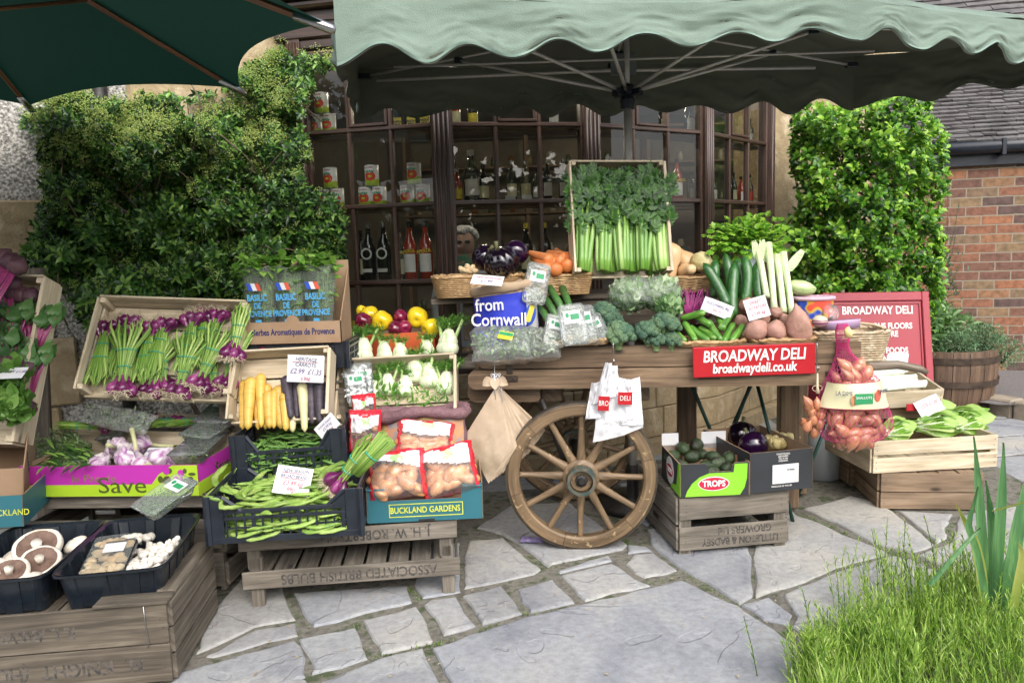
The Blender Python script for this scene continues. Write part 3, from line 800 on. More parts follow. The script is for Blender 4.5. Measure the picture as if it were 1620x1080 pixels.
# climbing plant at right edge of that shrub
M_leafC = leafmat('dull_leaf',[(.2,(.012,.03,.012)),(.5,(.035,.08,.03)),(.8,(.11,.17,.07))],rough=.5,thin=.2)
cl = thing('wall_plant','small dark leafy plant with thin yellow sprigs against the brick wall','plant',V((3.35,5.9,0)))
mb = MB(); items = []; st = MB()
for i in range(620):
    u,v = R.gauss(1487,15),R.uniform(395,560)
    p = P(u,v,R.uniform(5.6,5.9)); items.append((p,rdir() + V((0,-.4,.2)),V((0,-.5,1)),R.uniform(.03,.05),R.uniform(.012,.02)))
for u0,v0,u1,v1 in ((1490,430,1518,320),(1488,450,1500,290),(1492,440,1512,370),(1500,460,1525,395)):
    a_,b_ = P(u0,v0,5.8),P(u1,v1,5.75); st.tube([a_,(a_ + b_)/2 + V((.02,0,.02)),b_],.0025,5)
    for q in range(10): p = a_.lerp(b_,.3 + q*.07); items.append((p,rdir(),V((0,0,1)),.02,.008))
quick_leaves(mb,items)
part('foliage',mb,M_leafC,cl,Matrix.Translation(-V((3.35,5.9,0)))); part('sprigs',st,M_leafC,cl,Matrix.Translation(-V((3.35,5.9,0))))
# ================================================================== grass bed in the foreground
M_grass = leafmat('long_grass',[(.16,(.22,.19,.09)),(.24,(.06,.12,.02)),(.4,(.17,.32,.04)),(.58,(.33,.5,.075)),(.74,(.52,.65,.2)),(.86,(.52,.5,.26))],rough=.5,thin=.35,scale=2)
bed = [(1255,1110),(1285,1075),(1325,1040),(1385,1008),(1430,980),(1475,958),(1540,935),(1640,925),(1700,1000),(1700,1250),(1240,1250)]
M_bedsoil = mat('bed_soil',(.03,.022,.015),(.06,.045,.03),rough=1,scale=20,bump=.8)
mb = MB(); pts = [G(u,v) for u,v in bed]; c = sum(pts,V((0,0,0)))/len(pts)
mb.add([V((p.x,p.y,.012)) for p in pts] + [V((c.x,c.y,.05))],[(i,(i + 1) % len(pts),len(pts)) for i in range(len(pts))],0,True)
mb.f = [f[::-1] for f in mb.f]
struct('flower_bed_soil',mb,M_bedsoil)
mb = MB(); n = 0
while n < 10500:
    u,v = R.uniform(1200,1700),R.uniform(910,1250)
    if not inpoly(u,v,bed): continue
    n += 1; p = G(u,v); p.z = .01
    edge = min(1,max(.25,(v - 915)/120)) if u > 1300 else .5
    h_ = R.uniform(.03,.15)*(.55 + .45*edge)*(1 + .4*noise.noise(V((p.x*6,p.y*6,0)))); w_ = R.uniform(.0013,.0034)
    ln = V((R.gauss(.0,.32),R.gauss(0,.32),1)).normalized(); side = V((R.uniform(-1,1),R.uniform(-1,1),0)).normalized()
    b1 = p + ln*h_*.5; b2 = p + ln*h_ + side*h_*R.uniform(0,.3) - V((0,0,h_*.05)); x = ln.cross(side)*w_
    o = len(mb.v); mb.v += [tuple(p - x*.7),tuple(p + x*.7),tuple(b1 + x),tuple(b1 - x),tuple(b2)]
    for q in ((0,1,2,3),(3,2,4)): mb.f.append(tuple(o + k for k in q)); mb.mi.append(0); mb.sm.append(True); mb.uv.append(None)
# lavender-like sprigs with side leaves
for i in range(760):
    u,v = R.choice([(R.gauss(1440,60),R.gauss(975,30)),(R.gauss(1560,70),R.gauss(985,40)),(R.gauss(1350,36),R.gauss(1050,20)),(R.gauss(1290,16),R.gauss(1082,9)),(R.uniform(1400,1650),R.uniform(1000,1150))])
    p = G(u,v); h_ = R.uniform(.11,.235)*(.8 if u < 1380 else 1); d = V((R.gauss(-.03,.16),R.gauss(0,.14),1)).normalized()
    q2 = p + d*h_; a = d.orthogonal().normalized(); b_ = d.cross(a)
    mb.tube([p,p + d*h_*.5 + V((.003,0,0)),q2],[.0016,.0014,.0008],4,cap=False)
    k = 7 + int(h_*50)
    for q in range(k):
        t = .15 + .8*q/k; an = q*2.4
        quick_leaves(mb,[(p.lerp(q2,t),(a*math.cos(an) + b_*math.sin(an))*.6 + d,d,R.uniform(.018,.034),.0036)])
o = struct('grass',mb,M_grass,'stuff')
# leek-like plant in front of the paving
M_blade = mat('blue_green_blade',(.07,.17,.07),(.11,.26,.1),rough=.42,scale=9,stretch=(9,9,.35),thin=.25,col3=(.2,.38,.14),p0=.3,p1=.7)
M_blade2 = mat('yellowing_blade',(.3,.4,.08),(.5,.5,.16),rough=.5,scale=4,thin=.3)
lk = thing('iris_plant','clump of broad upright blue-green blades growing in the grass','plant',G(1575,985))
def blade(pts,w,mi=None):
    mb = MB(); pts = [P(u,v,y) for u,v,y in pts]
    sub = []
    for i in range(len(pts) - 1):
        for q in range(4): sub.append(pts[i].lerp(pts[i + 1],q/4))
    sub.append(pts[-1]); n = len(sub)
    sm = [sub[0]] + [(sub[i - 1] + sub[i]*2 + sub[i + 1])/4 for i in range(1,n - 1)] + [sub[-1]]
    vs = []
    for i,p in enumerate(sm):
        t = i/(n - 1); ww = w*(1 - .15*t)*(1 if t < .55 else max(.03,1 - ((t - .55)/.45) ** 1.8))
        vs += [p + V((-ww/2,-.002,0)),p + V((0,.006,0)),p + V((ww/2,-.002,0))]
    fs = []
    for i in range(n - 1): a = i*3; fs += [(a,a + 1,a + 4,a + 3),(a + 1,a + 2,a + 5,a + 4)]
    mb.add(vs,fs,0,True); return mb
LKI = Matrix.Translation(-G(1575,985))
for pts,w,m_ in [
    ([(1562,985,2.28),(1556,880,2.28),(1548,780,2.28),(1541,690,2.27)],.034,M_blade),
    ([(1576,985,2.3),(1578,880,2.3),(1584,790,2.3),(1588,700,2.3)],.04,M_blade),
    ([(1590,985,2.25),(1600,900,2.22),(1612,820,2.2),(1640,700,2.2)],.05,M_blade),
    ([(1566,985,2.32),(1568,920,2.32),(1572,850,2.33),(1560,760,2.33)],.045,M_blade),
    ([(1585,985,2.26),(1586,940,2.26),(1595,900,2.26),(1600,850,2.25)],.05,M_blade),
    ([(1556,960,2.25),(1552,900,2.25),(1540,850,2.24),(1512,797,2.23)],.035,M_blade2),
    ([(1560,950,2.22),(1545,870,2.22),(1530,830,2.22),(1548,770,2.2)],.024,M_blade),
    ([(1470,925,2.15),(1500,890,2.15),(1535,850,2.16),(1552,835,2.17)],.022,M_blade),
    ([(1572,808,2.1),(1600,800,2.05),(1640,788,2.0)],.013,M_blade2),
    ([(1600,985,2.2),(1608,930,2.18),(1618,880,2.15),(1612,858,2.14)],.03,M_blade2)]:
    part('blade',blade(pts,w),m_,lk,LKI)
# ================================================================== trees and houses across the street (seen only as reflections)
M_far = leafmat('far_tree_leaf',[(.2,(.012,.03,.01)),(.6,(.04,.08,.02)),(.9,(.09,.15,.04))],thin=.1,scale=.4)
mb = MB()
for i in range(9000):
    x = R.uniform(-26,24); k = noise.noise(V((x/4,0,0)))
    top = (6.0 if x > -6 else 3.3) + 2*k; z = R.uniform(0,top); y = -13 + R.uniform(-2,2)
    quick_leaves(mb,[(V((x,y,z)),rdir(),rdir(),R.uniform(.4,.7),R.uniform(.25,.5))])
struct('far_trees',mb,M_far,'stuff')
# ================================================================== brick outbuilding
def brickmat():
    m,t,b,N,L = nmat('brickwork'); uv = N('ShaderNodeUVMap')
    br = N('ShaderNodeTexBrick'); br.inputs['Scale'].default_value = 1; br.inputs['Brick Width'].default_value = .235; br.inputs['Row Height'].default_value = .076
    br.inputs['Mortar Size'].default_value = .006; br.inputs['Mortar Smooth'].default_value = .3; br.inputs['Bias'].default_value = -.1
    br.inputs['Color1'].default_value = (0,0,0,1); br.inputs['Color2'].default_value = (1,1,1,1); br.inputs['Mortar'].default_value = (.5,.5,.5,1)
    nz = N('ShaderNodeTexNoise'); nz.inputs['Scale'].default_value = 14; nz.inputs['Detail'].default_value = 5; L(uv.outputs[0],nz.inputs[0])
    ad = N('ShaderNodeVectorMath'); ad.operation = 'ADD'; sc = N('ShaderNodeVectorMath'); sc.operation = 'SCALE'; sc.inputs[3].default_value = .012
    L(nz.outputs['Color'],sc.inputs[0]); L(uv.outputs[0],ad.inputs[0]); L(sc.outputs[0],ad.inputs[1]); L(ad.outputs[0],br.inputs['Vector'])
    r = ramp(t,[(0,(.11,.07,.06)),(.3,(.21,.095,.06)),(.6,(.3,.125,.065)),(.8,(.23,.155,.085)),(1,(.15,.095,.075))]); L(br.outputs['Color'],r.inputs[0])
    n2 = N('ShaderNodeTexNoise'); n2.inputs['Scale'].default_value = 22; n2.inputs['Detail'].default_value = 8; L(uv.outputs[0],n2.inputs[0])
    r2 = ramp(t,[(.3,(.6,.6,.6)),(.6,(1.1,1.1,1.1))]); L(n2.outputs[0],r2.inputs[0])
    mm = N('ShaderNodeMix'); mm.data_type = 'RGBA'; mm.blend_type = 'MULTIPLY'; mm.inputs[0].default_value = 1; L(r.outputs[0],mm.inputs[6]); L(r2.outputs[0],mm.inputs[7])
    mx = N('ShaderNodeMix'); mx.data_type = 'RGBA'; L(br.outputs['Fac'],mx.inputs[0]); L(mm.outputs[2],mx.inputs[6]); mx.inputs[7].default_value = (.27,.235,.18,1)
    L(mx.outputs[2],b.inputs['Base Color']); b.inputs['Roughness'].default_value = .9
    iv = N('ShaderNodeMath'); iv.operation = 'SUBTRACT'; iv.inputs[0].default_value = 1; L(br.outputs['Fac'],iv.inputs[1])
    a2 = N('ShaderNodeMath'); L(iv.outputs[0],a2.inputs[0]); L(n2.outputs[0],a2.inputs[1])
    bm = N('ShaderNodeBump'); bm.inputs['Strength'].default_value = .7; bm.inputs['Distance'].default_value = .008; L(a2.outputs[0],bm.inputs['Height']); L(bm.outputs[0],b.inputs['Normal'])
    return m
M_brick = brickmat()
M_slate = mat('stone_roof_tile',(.085,.08,.08),(.14,.132,.13),rough=.9,scale=3,bump=.5,bscale=40,col3=(.085,.075,.075),detail=6)
M_lead = mat('lead_flashing',(.2,.22,.25),(.27,.29,.32),rough=.5,scale=8)
ob = thing('brick_outbuilding','low red brick building with grey stone tile roof and black gutter at the right','building',V((3.4,6.45,0)))
x = (V((4.9,5.98,0)) - V((3.2,6.4,0))).normalized(); y = V((-x.y,x.x,0))
MO = Matrix((x,y,V((0,0,1)))).transposed().to_4x4()
mb = MB(); mb.add([(-1,0,-.05),(2.6,0,-.05),(2.6,0,1.86),(-1,0,1.86)],[(0,1,2,3)],0,False,[(0,0),(3.6,0),(3.6,1.91),(0,1.91)])
mb.add([(2.6,0,-.05),(2.6,3,-.05),(2.6,3,1.86),(2.6,0,1.86)],[(0,1,2,3)],0,False,[(0,0),(3,0),(3,1.91),(0,1.91)])
part('brick_wall',mb,M_brick,ob,MO)
mb = MB(); mb.box((-1,-.05,1.79),(2.7,.02,1.90),.004); part('fascia',mb,M_bplast,ob,MO)
mb = MB(); mb.tube([(-1,-.1,1.935),(2.75,-.1,1.935)],.055,14)
for q in range(4): mb.box((-.2 + q*.8,-.165,1.86),(-.17 + q*.8,-.03,1.99),.003)
mb.tube([(.98,-.1,1.935),(1.03,-.1,1.935)],.06,14); part('gutter',mb,M_bplast,ob,MO)
def tiles(name,org,W_,Ln,slope,rows,tw,parent,M):
    mb = MB(); c,s = math.cos(rad(slope)),math.sin(rad(slope)); st = Ln/rows
    for r_ in range(rows):
        xx = -R.uniform(0,tw)
        while xx < W_:
            w_ = tw*R.uniform(.7,1.3); d = r_*st; th = R.uniform(.012,.022); j = R.uniform(-.012,.012); l2 = st*1.6
            lo = (d + j); hi = d + l2; k0 = .016 + R.uniform(0,.006)
            vs = []
            for (px_,dd,hh) in ((xx,lo,k0 + th),(xx + w_ - .004,lo + R.uniform(-.006,.006),k0 + th),(xx + w_ - .004,hi,th*.2),(xx,hi,th*.2),(xx,lo,k0),(xx + w_ - .004,lo,k0),(xx + w_ - .004,hi,0),(xx,hi,0)):
                vs.append(V(org) + V((px_,dd*c - hh*s,dd*s + hh*c)))
            mb.add(vs,[(0,1,2,3),(4,5,1,0),(5,6,2,1),(7,4,0,3)]); xx += w_
    part(name,mb,M_slate,parent,M)
tiles('roof',(-1,-.12,1.965),3.8,1.6,33,21,.13,ob,MO)
mb = MB(); mb.box((-1,1.18,2.78),(2.8,1.24,2.95),.004); part('flashing',mb,M_lead,ob,MO)
mb = MB(); mb.box((-1,1.24,0),(2.8,1.5,3.1)); part('upper_wall',mb,M_sand,ob,MO)
hb = thing('far_house','taller house roof of grey stone tiles showing above the canopy','house',V((5,9,0)))
mb = MB(); mb.box((0,0,0),(7,2,3.2)); part('wall',mb,M_sand,hb,Matrix.Rotation(rad(-14),4,'Z'))
tiles('roof',(-.2,-.25,3.1),7.4,3.2,42,26,.2,hb,Matrix.Rotation(rad(-14),4,'Z'))
# kerb and strip behind the barrel
M_asph = mat('path_tarmac',(.13,.12,.12),(.19,.175,.17),rough=.9,scale=60,bump=.4)
mb = MB(); mb.add([G(1440,620,.1),G(1580,640,.1),G(2000,640,.1),G(2000,560,.1),G(1440,560,.1)],[(0,1,2,3,4)])
struct('tarmac_path',mb,M_asph)
mb = MB(); m_,L_ = frame(G(1480,640,0),G(1640,668,0)); xx = 0
while xx < 2.6:
    w_ = R.uniform(.5,.8); mb.box((xx,0,-.02),(xx + w_ - .008,.16,.118),.012,M=m_); xx += w_
struct('kerb',mb,mat('kerb_stone',(.24,.2,.15),(.34,.29,.22),rough=.9,scale=9,bump=.6,detail=7))
# ================================================================== barrel planter
M_barrel = woodmat('barrel_oak',(.07,.04,.024),(.135,.082,.05),(.21,.14,.095),rough=.6,bump=.4)
bp = V((3.1,5.42,.05)); bl = thing('barrel_planter','half barrel planter with rusty hoops overflowing with sage and thyme','planter',bp)
mb = MB(); Rb = [.25,.275,.29,.295,.29]; n = 20
for k in range(n):
    a0,a1 = 2*math.pi*k/n + .006,2*math.pi*(k + 1)/n - .006; vs = []; uvs = []
    for i,rr in enumerate(Rb):
        z = i*.10 - .0
        for a in (a0,(a0 + a1)/2,a1): vs.append((rr*math.cos(a),rr*math.sin(a),z)); uvs.append((z + k*3.3,a*.3))
    for i,a in enumerate((a0,a1)): vs.append(((Rb[-1] - .025)*math.cos(a),(Rb[-1] - .025)*math.sin(a),.40)); uvs.append((k*3.3,0))
    fs = [(i*3 + j,i*3 + j + 1,i*3 + j + 4,i*3 + j + 3) for i in range(4) for j in range(2)] + [(12,13,15 + 0),(13,14,16),(13,16,15)]
    mb.add(vs,fs,0,False,uvs)
part('stave',mb,M_barrel,bl)
mb = MB()
for z,r0 in ((.05,.267),(.2,.293),(.345,.298)): mb.lathe([(r0 - .01,z - .014),(r0 + .005,z - .02),(r0 + .008,z + .02),(r0 - .01,z + .014)],40,smooth=False)
part('hoop',mb,mat('rusty_hoop',(.05,.035,.028),(.1,.07,.05),rough=.6,scale=20,met=.5),bl)
mb = MB(); mb.lathe([(0.001,.36),(.27,.36)],24); part('soil',mb,M_bedsoil,bl)
M_sage = leafmat('sage_leaf',[(.2,(.07,.16,.05)),(.5,(.18,.32,.12)),(.8,(.36,.5,.26))],rough=.6,thin=.25,scale=6)
M_thyme = leafmat('thyme_leaf',[(.2,(.04,.1,.04)),(.5,(.13,.25,.12)),(.85,(.28,.42,.22))],rough=.6,thin=.2,scale=6)
def cushion(name,m_,label,cat,blobs,n,L0,L1,wr,seed=0,mound=True):
    mb = MB(); it = []
    t_ = thing(name,label,cat,blobs[0][0])
    tot = sum(b[1] ** 2 for b in blobs)
    for c,r_,fl in blobs:
        c = V(c)
        for i in range(int(n*r_*r_/tot)):
            d = rdir(); d.y -= .25; d.z += .2; d.normalize(); q = c + V((d.x,d.y,d.z*fl))*r_*R.uniform(.6,1.02)*(1 + .25*noise.noise((c + d)*6))
            L_ = R.uniform(L0,L1); it.append((q,d + rdir()*.9,V((0,0,1)) + rdir()*.4,L_,L_*wr))
    quick_leaves(mb,it); I = Matrix.Translation(-V(blobs[0][0]))
    part('foliage',mb,m_,t_,I)
    st = MB()
    for c,r_,fl in blobs:
        for i in range(14): d = rdir(); d.z = abs(d.z)*fl; st.tube([V(c) - V((0,0,r_*.6)),V(c) + d*r_*.5,V(c) + d*r_*.92],[.004,.003,.0015],4)
    part('stems',st,M_bark,t_,I); return t_
cushion('sage_plant',M_sage,'soft grey-green sage plant at the back of the barrel planter','plant',[(bp + V((-.02,.1,.5)),.19,.9),(bp + V((-.2,.02,.45)),.17,.9),(bp + V((.14,.12,.5)),.15,.8),(bp + V((-.27,-.05,.36)),.12,1)],900,.05,.085,.45)
cushion('thyme_plant',M_thyme,'fine leaved thyme mound trailing over the right rim of the barrel','plant',[(bp + V((.2,-.08,.42)),.18,.75),(bp + V((.02,-.16,.42)),.15,.7),(bp + V((.36,-.12,.36)),.14,.8),(bp + V((.3,.02,.46)),.14,.7)],5200,.012,.024,.4)
bl.location.z = 0; bl.scale = (1.2,1.2,1.12)
# ================================================================== red A-board sign
M_redsign = mat('faded_red_paint',(.33,.035,.055),(.37,.045,.065),rough=.45,scale=3)
M_redsign2 = mat('dark_red_moulding',(.33,.025,.04),(.36,.03,.05),rough=.4,scale=3)
a_,b_ = P(1306,609,4.24),P(1482,607,4.22); m_,L_ = frame(a_,b_); m_ = m_ @ Matrix.Rotation(rad(-12),4,'X')
sg = thing('pavement_sign','faded red A-board sign with white lettering leaning behind the cart','sign',m_)
H_ = (P(1457,462,4.3) - b_).length
mb = MB(); mb.box((.0,0,-.3),(L_ - .02,.02,H_),.003); part('board',mb,M_redsign,sg)
mb = MB()
for lo,hi in (((0,-.014,-.3),(.042,0,H_)),((L_ - .062,-.014,-.3),(L_ - .02,0,H_)),((.042,-.014,H_ - .05),(L_ - .062,0,H_))): mb.box(lo,hi,.004)
part('frame',mb,M_redsign,sg)
mb = MB()
for lo,hi in (((.048,-.006,-.2),(.056,0,H_ - .06)),((L_ - .076,-.006,-.2),(L_ - .068,0,H_ - .06)),((.056,-.006,H_ - .068),(L_ - .076,0,H_ - .06))): mb.box(lo,hi,0)
part('moulding',mb,M_redsign2,sg)
cx = L_*.5 + .0
for tx,zz,sz in (('BROADWAY DELI',H_ - .105,.063),('2 LUXURIOUS FLOORS',H_ - .195,.047),('TO EXPLORE',H_ - .24,.047),('DELICIOUS FOODS',H_ - .335,.047),('& WINE',H_ - .38,.047),('& HAMPERS',H_ - .475,.047)):
    text(tx,sz,M_whiteink,sg,Matrix.Translation((cx,-.003,zz)) @ FRONT,bold=.0016,sx=.8)
mb = MB(); mb.box((0.02,.35,-.3),(L_ - .04,.365,H_ - .1),.003,M=Matrix.Rotation(rad(14),4,'X')); part('back_board',mb,M_redsign,sg)
# ================================================================== green parasol, top left
M_para = mat('dark_green_canvas',(.006,.035,.026),(.008,.045,.033),rough=.85,scale=300,thin=.12)
M_pwood = woodmat('parasol_rib_wood',(.12,.05,.025),(.2,.09,.045),(.28,.14,.07),rough=.5,knots=False)
pc = V((-1.96,2.29,0)); Rp = 1.42
pr_ = thing('green_parasol','dark green canvas parasol with wooden ribs overhead at the left','parasol',pc)
tipz,apz = 1.99,2.52
mb = MB(); vs = []; ang0 = 11
tips = [V((Rp*math.cos(rad(ang0 + 45*k)),Rp*math.sin(rad(ang0 + 45*k)),tipz)) for k in range(8)]
ap = V((0,0,apz))
for k in range(8):
    a,b = tips[k],tips[(k + 1) % 8]; n = 12
    def fn(u_,v_,a=a,b=b):
        e = a.lerp(b,u_); mid = 4*u_*(1 - u_)
        e = e + (ap - e)*.075*mid*1.0
        p = ap.lerp(e,v_); p.z += -.03*mid*math.sin(math.pi*v_*.9); return p
    mb.grid(fn,n,10)
part('canvas',mb,M_para,pr_)
for k in range(8):
    mb = MB(); a = tips[k] - V((0,0,.012)); c0 = ap - V((0,0,.03)); d = (a - c0)
    mb.tube([c0 + d*.04,c0 + d*.93],.012,4,smooth=False); rb = part('rib',mb,M_pwood,pr_)
    mb = MB(); mb.tube([c0 + d*.93,c0 + d*1.012,c0 + d*1.02],[.0165,.0165,.009],10); part('rib_tip',mb,M_metal,rb)
    mb = MB(); mb.tube([V((0,0,1.95)),c0 + d*.55],.008,6); part('strut',mb,M_pwood,pr_)
mb = MB(); mb.tube([(0,0,0),(0,0,apz)],.022,14); part('pole',mb,M_pwood,pr_)
mb = MB(); mb.lathe([(.001,0),(.25,0),(.25,.06),(.05,.09),(.04,.3),(.001,.3)],24); part('base',mb,M_black,pr_)
# ================================================================== sage green market canopy over the cart
def canvasmat(name,ca,cb,cc,thin):
    m = mat(name,ca,cb,rough=.9,scale=2.2,col3=cc,bump=.35,bscale=260,thin=thin,detail=7,p0=.36,p1=.7); return m
M_canv = canvasmat('sage_green_canvas',(.15,.205,.165),(.185,.245,.2),(.12,.165,.13),.03)
M_tape = mat('canvas_binding',(.19,.28,.23),(.23,.32,.27),rough=.85,scale=30)
pole = V((.56,3.55,0))
cn = thing('market_canopy','sage green canvas canopy with scalloped valance standing over the cart','canopy',pole)
CI = Matrix.Translation(-pole)
CV = [V((-.60,2.85,0)),V((1.29,2.85,0)),V((2.62,3.42,0)),V((1.80,4.02,0)),V((-.72,3.93,0))]
folds = [2.17,2.10,2.13,2.17,2.17]
bots = [1.95,1.98,1.94,1.925,1.945]
cen = V((.56,3.5,2.58))
mb = MB()
for i in range(5):
    a,b = CV[i],CV[(i + 1) % 5]; fa,fb = folds[i],folds[(i + 1) % 5]; L_ = (b - a).length; nd = V((b.y - a.y,a.x - b.x,0)).normalized()
    def fold(u_,a=a,b=b,fa=fa,fb=fb,L_=L_):
        p = a.lerp(b,u_); p.z = fa + (fb - fa)*u_ + .012*noise.noise(V((p.x*3,p.y*3,3))) - .02*4*u_*(1 - u_); return p
    def roof(u_,v_,fold=fold):
        e = fold(u_); p = cen.lerp(e,v_); p.z += -.05*math.sin(math.pi*v_) + .012*noise.noise(V((p.x*5,p.y*5,1))); return p
    mb.grid(roof,30,14)
    ns = max(1,round(L_/.3))
    def val(u_,v_,a=a,fold=fold,nd=nd,L_=L_,i=i,ns=ns):
        e = fold(u_); s_ = u_*L_
        zb = bots[i] + (bots[(i + 1) % 5] - bots[i])*u_ - (.026 + .018*noise.noise(V((s_*1.7,i,5))))*math.cos(2*math.pi*ns*(u_ + .05*noise.noise(V((s_*1.9,i,2)))*min(1,9*u_*(1 - u_)))) + .012*noise.noise(V((s_*4,i,0)))
        z = e.z + (zb - e.z)*v_
        wv = (.035*noise.noise(V((s_*2.4,v_*1.2,i*7.0))) + .022*noise.noise(V((s_*7 + v_*3,v_*2.5,i*3.0))) + .012*abs(noise.noise(V((s_*11 - v_*6,v_*4,i)))) + .014*abs(noise.noise(V((s_*5 + v_*8,v_*2 - s_*3,i + .5)))) + .005*noise.noise(V((s_*19 + v_*5,v_*9,i))))*(v_ ** .7)*min(1,14*u_*(1 - u_))
        return V((e.x,e.y,z)) + nd*(wv + .012*v_*min(1,14*u_*(1 - u_)))
    mb.grid(val,int(L_*80),20)
    cn_mb = MB(); pts = [val(q/120,1.0) + nd*.002 for q in range(121)]; pt2 = [val(q/120,.955) + nd*.003 for q in range(121)]
    cn_mb.add(pts + pt2,[(q,q + 1,q + 122,q + 121) for q in range(120)],0,True); part('valance_binding',cn_mb,M_tape,cn,CI)
part('canvas',mb,M_canv,cn,CI)
shade_mb = MB(); shade_mb.v = [((x - .56)*.997 + .56,(y - 3.5)*.994 + 3.5,z - .004) for x,y,z in mb.v]; shade_mb.f = mb.f; shade_mb.mi = mb.mi; shade_mb.sm = mb.sm; shade_mb.uv = mb.uv  # added inner copy of the canvas, coloured darker so the underside looks shaded
part('shaded_underside',shade_mb,mat('dark_underside_shade',(.095,.105,.08),(.12,.132,.1),rough=.95,scale=3),cn,CI)
M_alu = mat('dull_aluminium',(.45,.44,.41),(.55,.53,.5),rough=.45,met=.4,scale=20)
mb = MB(); mb.tube([(0,0,.02),(0,0,1.9)],.0195,16); part('pole',mb,M_alu,cn)
mb = MB(); mb.tube([(0,0,1.85),(0,0,2.32)],.012,12); part('inner_pole',mb,M_alu,cn)
mb = MB(); mb.lathe([(.001,1.86),(.032,1.86),(.034,1.9),(.026,1.915),(.026,1.94),(.034,1.945),(.03,1.965),(.001,1.965)],16,smooth=False)
for k in range(8): a = k*math.pi/4; mb.box((-.03,-.008,-.014),(.03,.008,.014),.003,M=TRS((.04*math.cos(a),.04*math.sin(a),1.93),rz=45*k))
part('hub',mb,M_bplast,cn)
mb = MB(); mb.lathe([(.001,2.2),(.03,2.2),(.03,2.25),(.001,2.25)],16,smooth=False); part('top_hub',mb,M_bplast,cn)
mb = MB(); mb.box((-.06,.1,2.03),(.06,.108,2.13),.03); part('tensioner',mb,mat('grey_plastic',(.2,.22,.23),rough=.5),cn)
mb = MB(); mb.lathe([(.001,0),(.19,0),(.19,.03),(.03,.05),(.026,.2),(.001,.2)],20); part('base',mb,M_black,cn)
T = V((0,0,2.225)); Hh = V((0,0,1.93))
ends = [V((-.58,2.90,2.12)),V((-.68,3.86,2.11)),V((1.74,3.92,2.10)),V((1.8,3.25,2.085)),V((1.2,2.92,2.08)),V((.3,2.9,2.1)),V((.55,3.9,2.13))]
for e in ends:
    e = e - pole; mb = MB(); mb.tube([T,e],.0065,8); arm = part('arm',mb,M_alu,cn)
    k = .62; q = T.lerp(e,k) - V((0,0,.012)); mb = MB(); mb.tube([Hh,q],.0085,8); part('strut',mb,M_alu,cn)
    mb = MB(); mb.box((-.022,-.01,-.016),(.022,.01,.016),.004,M=TRS(q)); part('bracket',mb,M_bplast,cn); mb = MB(); mb.box((-.03,-.015,-.012),(.03,.015,.012),.004,M=TRS(e)); part('end_cap',mb,M_bplast,cn)
mb = MB(); mb.tube([V((-.62,3.84,2.085)) - pole,V((.5,3.86,2.10)) - pole,V((1.55,3.9,2.09)) - pole],.009,8); part('rail',mb,M_alu,cn)
mb = MB(); mb.tube([V((-.5,3.6,2.09)) - pole,V((1.7,3.6,2.09)) - pole],.006,8); part('rail',mb,M_alu,cn)
# ================================================================== the cart
A0,B0 = P(757,585,3.12),P(1320,574,2.97)
B0.z = A0.z
CM, CL = frame(A0, B0)            # x along the front, y back, z=0 at the seam between the two front boards
cart = thing('market_cart','varnished wooden market barrow with spoked wheels and produce heaped on top','cart',CM)
BD = .72
mb = MB()
def lboard(mb,x0,x1,y0,y1,z0,z1,rl=.03,n=6):
    """front board with rounded left end corners"""
    pl = [(x1,z0),(x1,z1)]
    pl += [(x0 + rl - rl*math.sin(t*math.pi/2/n),z1 - rl + rl*math.cos(t*math.pi/2/n)) for t in range(n + 1)]
    pl += [(x0 + rl - rl*math.cos(t*math.pi/2/n),z0 + rl - rl*math.sin(t*math.pi/2/n)) for t in range(n + 1)]
    Mx = Matrix(((1,0,0,0),(0,0,1,0),(0,1,0,0),(0,0,0,1)))
    mb.prism(pl,y0,y1,M=Mx)
lboard(mb,0,CL + .1,0,.032,.003,.088); part('top_rail',mb,M_cart,cart)
mb = MB(); lboard(mb,-.045,CL + .14,-.004,.05,-.083,-.002,.035); part('side_beam',mb,M_cart,cart)
mb = MB(); lboard(mb,-.06,.25,.06,.16,-.15,-.06,.04); part('bearer',mb,M_cart,cart)
mb = MB(); lboard(mb,-.0,CL + .1,BD - .03,BD,.003,.088); lboard(mb,-.045,CL + .14,BD - .05,BD - .03,-.083,-.002,.035); part('back_rail',mb,M_cart,cart)
mb = MB()
for k in range(10): mb.box((-.0 + k*.143,.05,.0),(.138 + k*.143,BD - .05,.02),.003)
part('floorboards',mb,M_cart,cart)
mb = MB(); mb.box((-.02,.04,-.02),(.005,BD - .03,.13),.008); part('end_board',mb,M_cart,cart)
mb = MB(); mb.box((CL + .05,.04,-.02),(CL + .075,BD - .03,.09),.008); part('end_board',mb,M_cart,cart)
mb = MB()          # slatted end rack behind the left end
for k in range(9): mb.box((-.11,.1 + k*.065,-.012),(-.02,.135 + k*.065,.012),.006)
part('end_slats',mb,M_weather2,cart)
for x in (.13,.52*CL/1.41 + .42,CL + .015):
    mb = MB(); mb.box((x - .013,-.007,-.02),(x + .013,-.001,.065),.002); mb.box((x - .05,-.0105,-.052),(x + .035,-.0045,-.026),.002)
    for p in ((x,.05),(x,.02),(x - .035,-.039),(x + .02,-.039)): mb.lathe([(.001,.009),(.006,.008),(.0065,.0)],6,M=Matrix.Translation((p[0],-.008,p[1])) @ Matrix.Rotation(rad(90),4,'X'),smooth=False)
    part('iron_strap',mb,mat('old_iron',(.06,.045,.035),(.11,.085,.07),rough=.5,met=.6,scale=30),cart)
mb = MB()                              # curved handle on the right
hp = [CM.inverted() @ P(u,v,y) for u,v,y in ((1320,592,3.02),(1375,579,3.05),(1420,577,3.08),(1455,583,3.1),(1466,589,3.1))]
